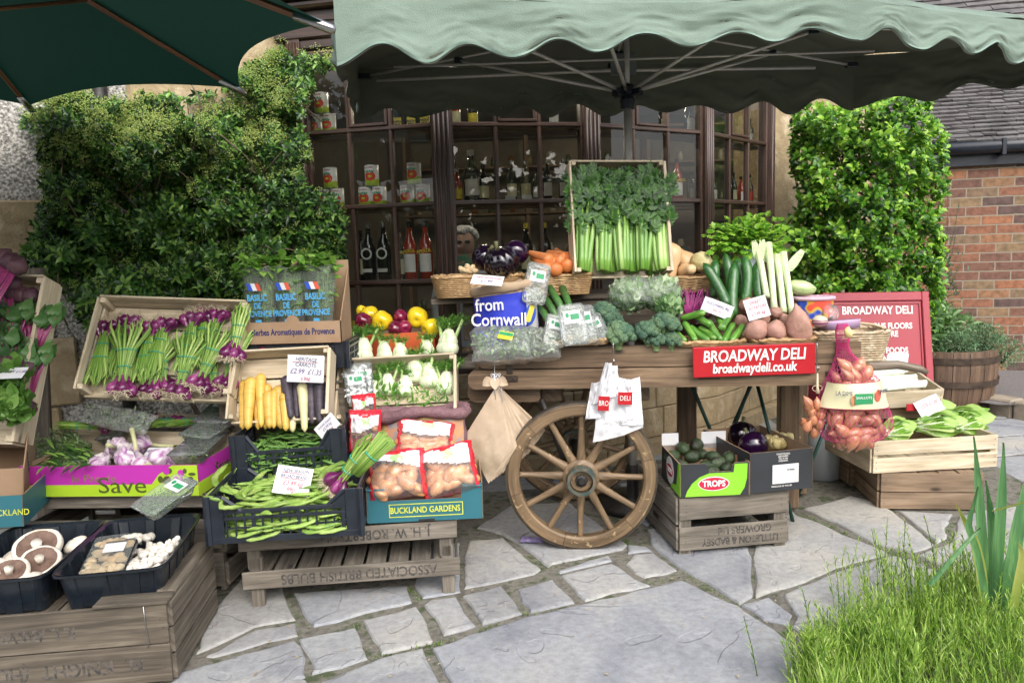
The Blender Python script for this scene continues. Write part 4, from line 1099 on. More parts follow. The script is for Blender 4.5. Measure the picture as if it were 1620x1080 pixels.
mb.tube(hp,[.026,.024,.021,.019,.012],12,flat=.85); part('handle',mb,woodmat('greyed_handle',(.1,.075,.05),(.19,.15,.11),(.3,.25,.19),rough=.6),cart)
for x,y in ((CL - .06,.42),(CL + .03,BD - .1),(.93,BD - .1)):
    mb = MB(); g = CM @ V((x,y,0)); mb.box((x - .045,y,-g.z + .01 if x > 1 else -.5),(x + .045,y + .07,-.083),.005); part('leg',mb,M_cart,cart)
mb = MB(); mb.box((.25,.1,-.16),(.34,BD - .1,-.085),.005); mb.box((.62,.1,-.16),(.71,BD - .1,-.085),.005); part('cross_beam',mb,M_cart,cart)
def wheel(cpos,parent,rimr=.305,label=None):
    w_ = link('wheel',None,parent); w_.empty_display_size = .05; w_.matrix_local = cpos
    if label: w_['label'] = label
    def lat(mb,prof,n): mb.lathe([(r_,-y_) for r_,y_ in prof],n,M=Matrix.Rotation(rad(90),4,'X'),smooth=False)
    # felloes: six curved wooden segments
    mb = MB(); ns = 6
    for s_ in range(ns):
        n = 10; vs = []; uvs = [];
        for k in range(n + 1):
            a = 2*math.pi*(s_ + .003 + .994*k/n)/ns + .3
            for (rr,yy) in ((rimr,-.021),(rimr - .006,-.027),(rimr - .042,-.027),(rimr - .05,-.02),(rimr - .05,.02),(rimr - .042,.027),(rimr - .006,.027),(rimr,.021)):
                vs.append((rr*math.cos(a),yy,rr*math.sin(a))); uvs.append((a*rimr + s_*5,rr + yy))
        fs = [(k*8 + j,(k + 1)*8 + j,(k + 1)*8 + (j + 1) % 8,k*8 + (j + 1) % 8) for k in range(n) for j in range(8)]
        fs += [tuple(range(8)),tuple(reversed(range(n*8,n*8 + 8)))]
        mb.add(vs,fs,0,False,uvs)
    part('rim',mb,M_wheelw,w_)
    mb = MB(); lat(mb,[(rimr,-.024),(rimr + .006,-.023),(rimr + .006,.023),(rimr,.024)],72); part('iron_tyre',mb,mat('worn_iron',(.07,.06,.05),(.13,.11,.09),rough=.5,met=.6,scale=30),w_)
    for k in range(12):
        a = 2*math.pi*k/12 + math.pi/2 + .02; d = V((math.cos(a),0,math.sin(a))); mb = MB()
        pts = [d*.05,d*.075,d*.12,d*.2,d*.243,d*.262]; mb.tube(pts,[.019,.02,.0155,.0125,.0125,.016],10,flat=.85,up=(0,1,0)); part('spoke',mb,M_wheelw,w_)
    mb = MB(); lat(mb,[(.001,-.062),(.043,-.062),(.045,-.06),(.05,-.055),(.06,-.035),(.074,-.025),(.074,.03),(.055,.05),(.04,.09),(.001,.09)],36); part('hub',mb,M_wheelw,w_)
    mb = MB(); lat(mb,[(.046,-.09),(.058,-.09),(.062,-.052),(.054,-.052)],36); lat(mb,[(.046,-.09),(.05,-.06)],36); part('hub_band',mb,mat('worn_green_paint',(.03,.06,.055),(.07,.085,.07),rough=.5,scale=30,col3=(.15,.11,.07)),w_)
    mb = MB(); lat(mb,[(.001,-.088),(.011,-.088),(.014,-.084),(.014,-.074),(.026,-.07),(.026,-.062)],8); part('axle_nut',mb,M_black,w_)
    return w_
wc = G(921,864); wpos = V((wc.x,3.035,.311))
wheel(CM.inverted() @ (TRS(wpos,rz=-4,ry=3)),cart)
wheel(CM.inverted() @ (TRS(V((wpos.x + .02,wpos.y + .62,.311)),rz=-4,ry=17)),cart,label='far wheel in shade under the cart')
mb = MB(); iv = CM.inverted(); mb.tube([iv @ wpos,iv @ V((wpos.x + .02,wpos.y + .62,.311))],.018,10); part('axle',mb,M_black,cart)
mb = MB(); iv = CM.inverted()
for dx in (-.05,.05): mb.tube([iv @ (wpos + V((dx,.09,0))),iv @ V((wpos.x + dx*3,wpos.y + .09,.62))],.012,8)
part('axle_bracket',mb,M_black,cart)
# red sign fixed to the cart
a_,b_ = P(1097,598,2.985),P(1291,596,2.945)
mS,LS = frame(P(1097,598,2.985),P(1290,591,2.95));
sb = thing('cart_sign','bright red sign board with raised white lettering on the cart front','sign',mS)
M_red = mat('glossy_red_paint',(.4,.012,.02),(.44,.016,.024),rough=.25,scale=4,coat=.3)
hs_ = (P(1097,598,2.985) - P(1100,550,2.985)).length
mb = MB(); mb.box((0,-.0,0),(LS,.018,hs_),.003); part('board',mb,M_red,sb)
text('BROADWAY DELI',.064,M_whiteink,sb,Matrix.Translation((LS*.5,-.002,hs_*.67)) @ FRONT,ext=.0015,bold=.0011,sx=.80,shear=.12,sp=.97)
text('broadwaydeli.co.uk',.052,M_whiteink,sb,Matrix.Translation((LS*.5,-.002,hs_*.27)) @ FRONT,ext=.0015,bold=.0012,sx=.80,shear=.12)
# raised plank shelf at the back of the cart, on blocks
SY = 3.46
sa,sb_ = P(684,470,SY),P(1078,452,SY + .05); sb_.z = sa.z = 1.035; sa.x = -.36; sb_.x = .98
mK,LK = frame(sa,sb_)
sh = thing('plank_shelf','weathered raised plank shelf along the back of the cart','shelf',mK)
mb = MB(); mb.box((0,-.06,-.025),(LK,.08,-.002),.003); mb.box((.0,.085,-.025),(LK,.3,-.002),.003); part('plank',mb,M_weather,sh)
for x in (.14,LK - .1):
    mb = MB(); mb.box((x,0,-.2),(x + .05,.28,-.026),.003); part('leg',mb,M_weather,sh)
for x in (.04,): mb = MB(); mb.box((x,.2,-1.0),(x + .06,.26,-.026),.003); part('leg',mb,M_weather,sh)
mb = MB(); mb.box((.55,-.045,-.16),(LK,-.02,-.03),.003); part('riser',mb,M_weather,sh)
# trestle with thin green legs under the right half of the cart
M_gm = mat('dark_green_metal',(.015,.05,.04),(.02,.065,.05),rough=.4,met=.2)
tt = thing('folding_trestle','thin dark green metal folding legs standing under the cart','trestle',G(1170,700))
TI = Matrix.Translation(-G(1170,700))
for (u,v,y,u2,v2,y2) in ((1092,603,3.35,1128,690,3.45),(1192,600,3.35,1152,690,3.55),(1196,600,3.34,1222,700,3.3),(1241,600,3.45,1250,700,3.5),(1190,600,3.6,1160,680,3.7),(1320,640,3.4,1286,725,3.42)):
    a_,b_ = P(u,v,y),P(u2,v2,y2); d = b_ - a_; b_ = a_ + d*((a_.z)/(a_.z - b_.z)); mb = MB(); mb.tube([a_,b_],.0085,8); part('leg',mb,M_gm,tt,TI)
# ================================================================== placing helpers
def on(M,u,v,h=0.0):
    """world point where a photo ray meets the plane z=h of a crate's local frame"""
    o = V((0,0,CH)); d = ray(u,v); n = (M.to_3x3() @ V((0,0,1))).normalized(); p = M @ V((0,0,h))
    return o + d*((p - o).dot(n)/d.dot(n))
def along(a,b,up=(0,0,1),at=0.5):
    """matrix whose X runs a->b, origin at a + at*(b-a)"""
    a,b = V(a),V(b); x = (b - a).normalized(); u = V(up); y = u.cross(x)
    y = y.normalized() if y.length > 1e-4 else V((0,1,0)); z = x.cross(y)
    m = Matrix((x,y,z)).transposed().to_4x4(); m.translation = a.lerp(b,at); return m
def rank(lst,i,k=0): return sorted(range(len(lst)),key=lambda q: lst[q][k]).index(i)
def rot(M,rx=0,ry=0,rz=0,s=1.0): return M @ TRS((0,0,0),rx,ry,rz,s)
def at(p,rx=0,ry=0,rz=0,s=1.0): return TRS(p,rx,ry,rz,s)
def rel(M,p,rx=0,ry=0,rz=0,s=1.0): return M @ TRS(p,rx,ry,rz,s)
# ================================================================== containers (origin = front left bottom corner)
def slat_crate(name,label,M,W,D,Hh,m,fb=None,sb=None,post=.022,th=.009,floor_z=.012,nfl=6,group=None,wob=0.0,fl_y=True,backh=None,cat='crate'):
    t = thing(name,label,cat,M,group)
    fb = fb or [(0,Hh*.46),(Hh*.52,Hh)]; sb = sb or fb
    j = lambda: R.uniform(-wob,wob)
    for (z0,z1) in fb:
        mb = MB(); mb.box((-.002,-th,z0 + j()),(W + .002,0,z1 + j()),.0015)
        for x in (post*.5,W - post*.5):
            for zz in ((z0 + z1)/2 - .012,(z0 + z1)/2 + .014): mb.lathe([(.0022,0),(.0022,.0008),(.0001,.0009)],7,mi=1,M=Matrix.Translation((x + R.uniform(-.004,.004),-th,zz)) @ Matrix.Rotation(rad(90),4,'X'))
        part('front_board',mb,[m,M_nail],t)
    for (z0,z1) in (backh or fb):
        mb = MB(); mb.box((-.002,D,z0),(W + .002,D + th,z1),.0015); part('back_board',mb,m,t)
    for x0,x1 in ((-th,-.0),(W,W + th)):
        for (z0,z1) in sb:
            mb = MB(); mb.box((x0 - .002,.0005,z0 + .001 + j()),(x1 - .002 if x0 < 0 else x1 + .002,D - .0005,z1 - .001),.0015); part('end_board',mb,m,t)
    for x in (.001,W - post - .001):
        for y in (.001,D - post - .001):
            mb = MB(); mb.box((x,y,.0),(x + post,y + post,max(b[1] for b in sb) - .004),.0015); part('corner_post',mb,m,t)
    mb = MB()
    if fl_y:
        for k in range(nfl): w_ = W/nfl; mb.box((k*w_ + .003,.0,floor_z - .008),((k + 1)*w_ - .005,D,floor_z),.001)
    else:
        for k in range(nfl): w_ = D/nfl; mb.box((0,k*w_ + .003,floor_z - .008),(W,(k + 1)*w_ - .005,floor_z),.001)
    part('floor',mb,m,t)
    return t
def plastic_crate(name,label,M,W,D,Hh,dip=.05,group=None):
    t = thing(name,label,'crate',M,group); b = .008
    def wall(p0,dx,dy,L_,nm,dipped):
        mb = MB(); x = V((dx,dy,0)); y = V((-dy,dx,0)); m_ = Matrix((x,y,V((0,0,1)))).transposed().to_4x4(); m_.translation = V(p0)
        top = Hh - (dip if dipped else 0)
        c = .2*L_
        if dipped:     # raised corners sloping down to a low front rim
            for s0,s1 in ((0,c),(L_,L_ - c)):
                k = 1 if s0 == 0 else -1
                mb.box((min(s0,s0 + k*.05),0,0),(max(s0,s0 + k*.05),b,Hh),.002,M=m_)
                a_,b_ = V((s0 + k*.05,b/2,Hh - .006)),V((s1 + k*.01,b/2,top - .006)); mb.tube([m_ @ a_,m_ @ b_],.0075,4,smooth=False)
                mb.add([m_ @ q for q in (V((s0 + k*.05,b/2,top - .02)),V((s1,b/2,top - .012)),a_)],[(0,1,2)])
            mb.box((c*.9,-.002,top - .014),(L_ - c*.9,b + .002,top),.002,M=m_)
        else:
            mb.box((0,0,0),(.03,b,Hh),.002,M=m_); mb.box((L_ - .03,0,0),(L_,b,Hh),.002,M=m_)
            mb.box((.03,-.002,Hh - .014),(L_ - .03,b + .002,Hh),.002,M=m_)
        mb.box((.0,-.001,0),(L_,b + .001,.022),.002,M=m_)
        mb.box((.05,-.001,top - .035),(L_ - .05,b + .001,top - .025),.001,M=m_)
        n = max(4,int(L_/.028))
        for k in range(1,n):
            xx = L_*k/n; wd_ = .0028 if k % 5 else .006
            mb.box((xx - wd_,.001,.02),(xx + wd_,b - .001,top - .012),0,M=m_)
        nz_ = max(2,int((top - .04)/.03))
        for k in range(1,nz_): zz = .022 + (top - .055)*k/nz_; mb.box((.03,.0015,zz - .0025),(L_ - .03,b - .0015,zz + .0025),0,M=m_)
        part(nm,mb,M_bplast,t)
    wall((0,0,0),1,0,W,'front_wall',True); wall((W,D,0),-1,0,W,'back_wall',True)
    wall((W,0,0),0,1,D,'end_wall',False); wall((0,D,0),0,-1,D,'end_wall',False)
    mb = MB(); mb.box((.004,.004,0),(W - .004,D - .004,.004)); part('base',mb,M_bplast,t)
    for x,y in ((0,0),(W,0),(0,D),(W,D)):
        mb = MB(); mb.tube([(x,y,0),(x,y,Hh)],.012,6,smooth=False); part('corner_post',mb,M_bplast,t)
    return t
def carton(name,label,M,W,D,Hh,mats,backh=None,leftb=None,rightb=None,fronth=None,notch=None,group=None,lean=.0):
    """open cardboard box; mats = (outside, inside)"""
    t = thing(name,label,'box',M,group); th = .004
    fh = fronth or Hh; bh = backh or Hh
    def panel(nm, q):       # q: four local points outer face, CCW seen from outside
        a,b_,c,d = [V(p) for p in q]; n = (b_ - a).cross(d - a).normalized()*-th
        mb = MB(); n1,n2 = 8,1
        vs = [a,b_,c,d,a + n,b_ + n,c + n,d + n]
        mb.add(vs,[(0,1,2,3)],0,False,[(0,0),((b_ - a).length,0),((b_ - a).length,(c - b_).length),(0,(d - a).length)])
        mb.add(vs,[(7,6,5,4),(3,2,6,7),(0,3,7,4),(2,1,5,6)],1); return part(nm,mb,list(mats),t)
    if notch:
        x0,x1,nd = notch; mb = MB()
        pl = [(0,0),(W,0),(W,fh),(x1 + .012,fh),(x1,fh - .012),(x1 - .004,fh - nd),(x0 + .004,fh - nd),(x0,fh - .012),(x0 - .012,fh),(0,fh)]
        Mx = Matrix(((1,0,0,0),(0,0,-1,0),(0,1,0,0),(0,0,0,1)))
        mb.prism(pl,-th,0,0,M=Mx,side_mi=1); mb.mi[1] = 1; part('front_panel',mb,list(mats),t)
    else: panel('front_panel',[(0,0,0),(W,0,0),(W,0,fh),(0,0,fh)])
    panel('back_panel',[(W,D,0),(0,D,0),(0,D,bh),(W,D,bh)])
    panel('side_panel',[(W,0,0),(W,D,0),(W,D,rightb or bh),(W,0,fh)])
    panel('side_panel',[(0,D,0),(0,0,0),(0,0,fh),(0,D,leftb or bh)])
    mb = MB(); mb.box((.004,.004,.001),(W - .004,D - .004,.006)); part('base',mb,mats[1],t)
    return t
def patch(nm,m,parent,poly,M):
    """thin printed label"""
    mb = MB(); mb.prism(poly,0,.0008,M=M); return part(nm,mb,m,parent)
def rr(w,h,r=.01,cx=0,cy=0,n=4):
    o = []
    for (sx,sy,a0) in ((1,1,0),(-1,1,90),(-1,-1,180),(1,-1,270)):
        for k in range(n + 1):
            a = rad(a0 + 90*k/n); o.append((cx + sx*(w/2 - r) + r*math.cos(a),cy + sy*(h/2 - r) + r*math.sin(a)))
    return o
def ell(w,h,n=24,cx=0,cy=0): return [(cx + w/2*math.cos(2*math.pi*k/n),cy + h/2*math.sin(2*math.pi*k/n)) for k in range(n)]
def card(label,M,w,h,lines,group='handwritten price cards',bend=.0):
    """hand-written price card standing in the X-Z plane of M"""
    t = thing('price_card',label,'price card',M,group)
    mb = MB(); mb.grid(lambda a,b: ((a - .5)*w,bend*(2*a - 1) ** 2,(b - .5)*h),8,2); mb.grid(lambda a,b: ((.5 - a)*w,bend*(2*a - 1) ** 2 + .0008,(b - .5)*h),8,2)
    part('card',mb,M_white,t)
    for i,(tx,sz,m,z,ul) in enumerate(lines):
        text(tx,sz*h,m,t,Matrix.Translation((R.uniform(-.03,.03)*w,-.0008,z*h)) @ FRONT @ Matrix.Rotation(rad(R.uniform(-4,4)),4,'Z'),ext=.0002,shear=.25,sx=.85)
        if ul: mb = MB(); mb.box((-w*.36,-.0013,(z - sz*.52)*h),(w*.34,-.0006,(z - sz*.52)*h + .0016)); part('underline',mb,M_pink,t)
    return t
# wicker basket: woven rods round a rounded rectangle
M_wick = mat('wicker',(.45,.29,.13),(.3,.18,.08),rough=.6,scale=25,col3=(.58,.4,.2),bump=.2)
M_wickw = mat('pale_wicker',(.55,.45,.3),(.38,.28,.17),rough=.6,scale=25,col3=(.68,.58,.42))
def basket(label,M,W,D,Hh,flare=.14,m=None,rows=11,group='wicker baskets on the cart'):
    t = thing('wicker_basket',label,'basket',M,group); m = m or M_wick
    def ring(sc,z,ph,amp,n=84):
        pts = []
        for k in range(n + 1):
            a = 2*math.pi*k/n; c,s = math.cos(a),math.sin(a); e = .32
            x = W/2*abs(c) ** e*(1 if c > 0 else -1); y = D/2*abs(s) ** e*(1 if s > 0 else -1)
            o = amp*(1 if (k + ph) % 2 else -1); f = sc + o/W*2
            pts.append(V((x*f,y*f,z)))
        return pts
    mb = MB()
    for r_ in range(rows):
        f = r_/(rows - 1); mb.tube(ring(1 - flare + flare*f,.006 + (Hh - .012)*f,r_,.0028),Hh/rows*.5,5,cap=False)
    part('weave',mb,m,t)
    mb = MB(); p1 = ring(1.01,Hh,0,0,60)
    mb.tube([p + V((math.cos(i*1.3)*.003,math.sin(i*1.3)*.003,.004*math.sin(i*1.6))) for i,p in enumerate(p1)],.0065,6,cap=False)
    mb.tube([p*1.0 + V((0,0,.004*math.cos(i*1.6))) for i,p in enumerate(p1)],.005,6,cap=False); part('rim',mb,m,t)
    mb = MB(); mb.prism([(p.x,p.y) for p in ring(1 - flare - .02,0,0,0,40)[:-1]],.002,.008); part('base',mb,m,t)
    return t
# clear punnet with a label
def punnet(label,M,W,L_,Hh,content,n,label_at=(.0,.25),lw=.6,group='clear plastic herb punnets',seed=0,cm=None):
    t = thing('herb_punnet',label,'punnet',M,group)
    mb = MB(); prof = [(.84,0),(.86,.004),(.97,Hh - .004),(1.0,Hh),(1.06,Hh),(1.06,Hh + .002)]
    vs = []; n_ = 0
    for f,z in prof:
        q = rr(W*f,L_*(f if f < 1 else 1 + (f - 1)*W/L_),min(W,L_)*.18,n=4); n_ = len(q); vs += [V((x,y,z)) for x,y in q]
    fs = [(i*n_ + k,i*n_ + (k + 1) % n_,(i + 1)*n_ + (k + 1) % n_,(i + 1)*n_ + k) for i in range(len(prof) - 1) for k in range(n_)]
    fs.append(tuple(reversed(range(n_)))); mb.add(vs,fs,0,True); part('tray',mb,M_clear,t)
    mb = MB(); q0 = rr(W*1.05,L_*1.03,min(W,L_)*.18,n=4); q1 = rr(W*.9,L_*.93,min(W,L_)*.16,n=4)
    vs = [V((x,y,Hh + .0025)) for x,y in q0] + [V((x,y,Hh + .0085)) for x,y in q1]
    mb.add(vs,[(k,(k + 1) % n_,n_ + (k + 1) % n_,n_ + k) for k in range(n_)] + [tuple(range(n_,2*n_))],0,False); part('lid',mb,M_clear,t)
    mb = MB(); it = []
    for k in range(n):
        x,y = R.uniform(-.4,.4)*W,R.uniform(-.43,.43)*L_; it.append((V((x,y,R.uniform(.2,.85)*Hh)),V((R.uniform(-1,1),R.uniform(-1,1),R.uniform(-.2,.5))),V((0,0,1)),R.uniform(*content[0]),content[1]))
    quick_leaves(mb,it); part('herbs',mb,cm or M_herb,t)
    lx,ly = label_at[0]*W,label_at[1]*L_; w_ = W*lw
    patch('label',M_white,t,rr(w_,w_*.78,.003,lx,ly),Matrix.Translation((0,0,Hh + .009)))
    patch('label_print',M_green_lab,t,rr(w_*.52,w_*.34,.001,lx + w_*.16,ly + .0),Matrix.Translation((0,0,Hh + .0101)))
    patch('label_emblem',M_green_lab,t,ell(w_*.22,w_*.3,14,lx - w_*.28,ly + w_*.12),Matrix.Translation((0,0,Hh + .0101)))
    return t
M_herb = leafmat('packed_herb',[(.2,(.04,.09,.03)),(.5,(.12,.22,.08)),(.85,(.26,.36,.16))],thin=.2,scale=20)
M_sprout = leafmat('grey_green_sprout',[(.2,(.12,.16,.1)),(.5,(.25,.31,.19)),(.85,(.42,.48,.33))],thin=.2,scale=20)
# ================================================================== vegetables: one maker per kind
M_ongr = leafmat('onion_leaf',[(.15,(.1,.23,.03)),(.4,(.22,.4,.06)),(.7,(.42,.58,.15)),(.9,(.62,.68,.3))],rough=.4,thin=.2,scale=10)
M_onbulb = mat('purple_onion_skin',(.06,.004,.038),(.125,.01,.075),rough=.22,scale=18,col3=(.3,.07,.2),coat=.25,rnd=.3,stretch=(1,.3,1))
M_root = mat('dry_roots',(.58,.48,.32),(.74,.65,.48),rough=.8)
def mk_onion_bunch(nl=26,nb=6,spread=.45,L_=.22,bulbr=.0185,roots=80,seed=0,neck=.05):
    def mk():
        t = thing('spring_onion_bunch','x','onions')
        mb = MB()
        for k in range(nl):
            a = k*2.4; r_ = math.sqrt((k + .5)/nl); x0,z0 = r_*.021*math.cos(a),.022 + r_*.014*math.sin(a)
            x1,z1 = x0*(1 + spread*2.5),.022 + (z0 - .022)*(1 + spread*1.2); l_ = L_*R.uniform(.8,1.08)
            pts = [(x0*.8,.0,z0),(x0*.9,neck,z0),(x0 + (x1 - x0)*.35,neck + (l_ - neck)*.45,z0 + .3*(z1 - z0)),(x1*R.uniform(.9,1.5),l_*.92,z1),(x1*1.25 + R.uniform(-.01,.01),l_ + .01,max(.004,z1 - .004))]
            mb.tube(pts,[.0038,.004,.0062,.005,.0008],5,flat=.45,cap=False)
        part('leaves',mb,M_ongr,t)
        for k in range(nb):
            a = math.pi*(k + .5)/nb; mb = MB(); x = -.036*math.cos(a)*(1 if nb > 4 else .7); z = .016 + .018*math.sin(a)*(k % 2)
            s = R.uniform(.85,1.2)*bulbr; y = -.02 + R.uniform(-.012,.006)
            prof = [(.001,-1.15),(.45,-1.02),(.82,-.68),(1.0,-.15),(.95,.35),(.62,.85),(.32,1.35),(.2,2.2)]
            mb.lathe([(r_*s,z_*s) for r_,z_ in prof],14,M=Matrix.Translation((x,y,z)) @ Matrix.Rotation(rad(-90),4,'X') @ Matrix.Rotation(rad(-x*700),4,'Y'))
            part('bulb',mb,M_onbulb,t)
        mb = MB()
        for k in range(roots):
            x = R.uniform(-.042,.042); p = V((x,-.034,R.uniform(.008,.045))); d = V((R.uniform(-1,1),-R.uniform(.3,1),R.uniform(-.1,1.1))).normalized()*R.uniform(.015,.04)
            mb.tube([p,p + d*.5 + V((R.uniform(-.006,.006),0,R.uniform(-.004,.006))),p + d + V((R.uniform(-.012,.012),0,R.uniform(-.006,.004)))],[.0013,.0011,.0006],3,cap=False)
        part('roots',mb,M_root,t)
        for y,rx,rz in ((neck + .002,.0225,.019),(neck + (L_ - neck)*.38,.0235 + spread*.018,.021)):
            mb = MB(); mb.tube([(rx*math.cos(a),y + .001*math.sin(a*2),.022 + rz*math.sin(a)) for a in [2*math.pi*q/20 for q in range(21)]],.0018,5,cap=False); part('rubber_band',mb,M_band,t)
        return t
    return Proto(mk)
bunchA = mk_onion_bunch(30,6,.75,.21)
bunchB = mk_onion_bunch(34,6,.3,.2)
bunchC = mk_onion_bunch(22,6,.2,.19,bulbr=.023,roots=110)
def simple(name,cat,build,mats):
    def mk():
        mb = MB(); build(mb); return single(name,mb,mats,'x',cat)
    return Proto(mk)
def multi(name,cat,build):
    def mk():
        t = thing(name,'x',cat); build(t); return t
    return Proto(mk)
def carrot(L_,r0,seed,bend=.0,tip=.18):
    def b(mb):
        n = 14; pts = []; rs = []
        for i in range(n + 1):
            t = i/n; r_ = r0*(1 - (1 - tip)*t ** 1.15)*(1 + .06*noise.noise(V((t*7,seed,0))))*(min(1,(t + .02)*12) ** .4)*(1 if t < .93 else max(.15,1 - ((t - .93)/.07) ** 2*.9))
            pts.append((t*L_,bend*math.sin(t*3)*L_*.1 + .002*noise.noise(V((t*5,seed,4))),.0)); rs.append(r_)
        mb.tube(pts,rs,14)
    return b
M_ycar = mat('yellow_carrot',(.56,.34,.06),(.64,.42,.09),rough=.45,scale=6,stretch=(6,1,1),rnd=.12,bump=.06,bscale=30,col3=(.55,.28,.03))
M_pcar = mat('black_carrot',(.03,.022,.035),(.075,.06,.08),rough=.5,scale=9,stretch=(6,1,1),rnd=.2,bump=.3)
M_wcar = mat('cream_carrot',(.68,.6,.3),(.75,.68,.42),rough=.45,scale=6,stretch=(6,1,1),rnd=.1)
M_ocar = mat('orange_carrot',(.5,.13,.03),(.6,.19,.05),rough=.45,scale=7,stretch=(6,1,1),rnd=.1,bump=.25,bscale=30,col3=(.5,.2,.1))
ycar = simple('yellow_carrot','carrot',carrot(.2,.0215,1,tip=.5),M_ycar); pcar = simple('black_carrot','carrot',carrot(.19,.022,5,tip=.5),M_pcar); wcar = simple('cream_carrot','carrot',carrot(.2,.019,9,tip=.5),M_wcar); ocar = simple('orange_carrot','carrot',carrot(.17,.021,12,tip=.4),M_ocar)
def pod(L_,w,bumps,seed,curve):
    def b(mb):
        n = 18; pts = []; rs = []
        for i in range(n + 1):
            t = i/n; a = (t - .5); y = curve*(a*a - .25)*L_*2 + .004*noise.noise(V((t*4,seed,1))); z = .004*math.sin(t*6 + seed)
            pts.append((a*L_,y,z)); e = min(1,t*9,(1 - t)*6); rs.append(w*(e ** .6 + .02)*(1 + .13*math.cos(2*math.pi*t*bumps)))
        mb.tube(pts,rs,9,flat=.6)
        mb.tube([pts[0],V(pts[0]) + V((-.012,.002,.002))],[.002,.001],5)
    return b
M_bbean = mat('broad_bean_skin',(.15,.27,.045),(.24,.38,.075),rough=.4,scale=12,rnd=.18,col3=(.33,.44,.12),sss=.05,bump=.08)
M_rbean = mat('pea_pod_skin',(.09,.2,.04),(.16,.31,.07),rough=.4,scale=12,rnd=.16,sss=.05)
bbean = [simple('broad_bean_pod','bean pod',pod(.2,.0108,5,k,c),M_bbean) for k,c in ((1,.25),(2,-.35),(3,.55),(4,.1))]
rbean = [simple('pea_pod','bean pod',pod(.1,.0072,6,k + 7,c),M_rbean) for k,c in ((1,.25),(2,-.3),(3,.5))]
M_potato = mat('potato_skin',(.52,.36,.17),(.62,.45,.24),rough=.5,scale=14,rnd=.12,bump=.15,col3=(.42,.27,.13),coat=.15)
M_ypot = mat('pale_potato_skin',(.62,.5,.2),(.72,.6,.3),rough=.4,scale=14,rnd=.1,bump=.1,coat=.15)
M_pinkpot = mat('bag_potato_skin',(.62,.24,.08),(.72,.33,.13),rough=.35,scale=10,rnd=.12,col3=(.58,.25,.12),coat=.3)
def tuber(rx,ry,rz,seed,amp=.22,nu=16,nv=12):
    return lambda mb: mb.blob((0,0,0),(rx,ry,rz),nu,nv,amp=amp,fr=1.4,seed=seed)
ypot = [simple('small_potato','potato',tuber(.026,.019,.018,s),M_ypot) for s in (1,2,3)]
def avob(mb): mb.blob((0,0,0),(.052,.036,.035),20,14,amp=.08,fr=1.2,seed=3)
M_avo = mat('avocado_skin',(.018,.035,.014),(.035,.06,.022),rough=.42,scale=18,bump=.5,bscale=160,rnd=.25,col3=(.02,.016,.014))
avo = simple('avocado','avocado',avob,M_avo)
M_pep = mat('yellow_pepper_skin',(.75,.5,.01),(.8,.58,.02),rough=.15,scale=3,coat=.5,rnd=.05)
M_rpep = mat('red_pepper_skin',(.13,.008,.03),(.22,.012,.05),rough=.15,scale=4,coat=.5,rnd=.2)
M_stalk = mat('green_stalk',(.1,.22,.03),(.18,.32,.06),rough=.5,scale=20)
def pepperb(m):
    def b(t):
        mb = MB(); s = .047
        prof = [(.05,-.72),(.3,-.86),(.6,-.82),(.85,-.55),(.98,-.1),(1.0,.3),(.9,.62),(.62,.8),(.32,.78),(.12,.66),(.03,.62)]
        mb.lathe([(r_*s,z*s) for r_,z in prof],32,fn=lambda a,i,r_,z: (r_*(1 + .10*abs(math.cos(1.5*a)) ** .7 - .07 + .03*math.sin(a)),z - .1*s*(1 - abs(math.cos(1.5*a)))*(1 if i in (5,6,7) else 0)))
        part('flesh',mb,m,t)
        mb = MB(); mb.tube([(0,0,.6*s),(0,0,.85*s),(.006,0,1.15*s)],[.007,.005,.006],8); mb.lathe([(.012,.62*s),(.006,.72*s),(.001,.73*s)],10); part('stalk',mb,M_stalk,t)
    return b
pep = multi('yellow_pepper','pepper',pepperb(M_pep)); rpep = multi('red_pepper','pepper',pepperb(M_rpep))
M_egg = mat('aubergine_skin',(.005,.002,.007),(.009,.003,.014),rough=.14,scale=3,coat=.6)
M_egg2 = mat('purple_aubergine_skin',(.01,.002,.015),(.02,.004,.03),rough=.12,scale=3,coat=.6)
def aubb(m,ribs,am):
    def b(t):
        mb = MB(); s = .068
        prof = [(.02,-.8),(.3,-.83),(.62,-.72),(.9,-.42),(1.0,0),(.93,.4),(.68,.7),(.4,.84),(.2,.86),(.02,.85)]
        mb.lathe([(r_*s,z*s) for r_,z in prof],48,fn=lambda a,i,r_,z: (r_*(1 - am*abs(math.sin(ribs*a/2)) ** 4*(1 if i < 9 else 0)),z)); part('flesh',mb,m,t)
        mb = MB()
        for k in range(5): mb.leaf((0,0,.87*s),(math.cos(k*1.26),math.sin(k*1.26),-.25),(0,0,1),.036,.022,bend=.25)
        mb.tube([(0,0,.84*s),(.002,0,1.0*s),(.006,.002,1.25*s)],[.009,.007,.009],8); part('calyx',mb,mat('aubergine_calyx',(.1,.1,.04),(.16,.15,.07),rough=.6),t)
    return b
aub1 = multi('round_aubergine','aubergine',aubb(M_egg,9,.09)); aub2 = multi('round_aubergine','aubergine',aubb(M_egg2,3,.02))
M_cuc = mat('cucumber_skin',(.012,.06,.014),(.03,.12,.025),rough=.3,scale=12,stretch=(3,9,9),coat=.25,rnd=.2,col3=(.09,.2,.05),bump=.15,p0=.3,p1=.75)
M_cou = mat('courgette_skin',(.05,.17,.02),(.1,.27,.035),rough=.3,scale=14,stretch=(1,7,7),coat=.2,rnd=.2,col3=(.22,.38,.08))
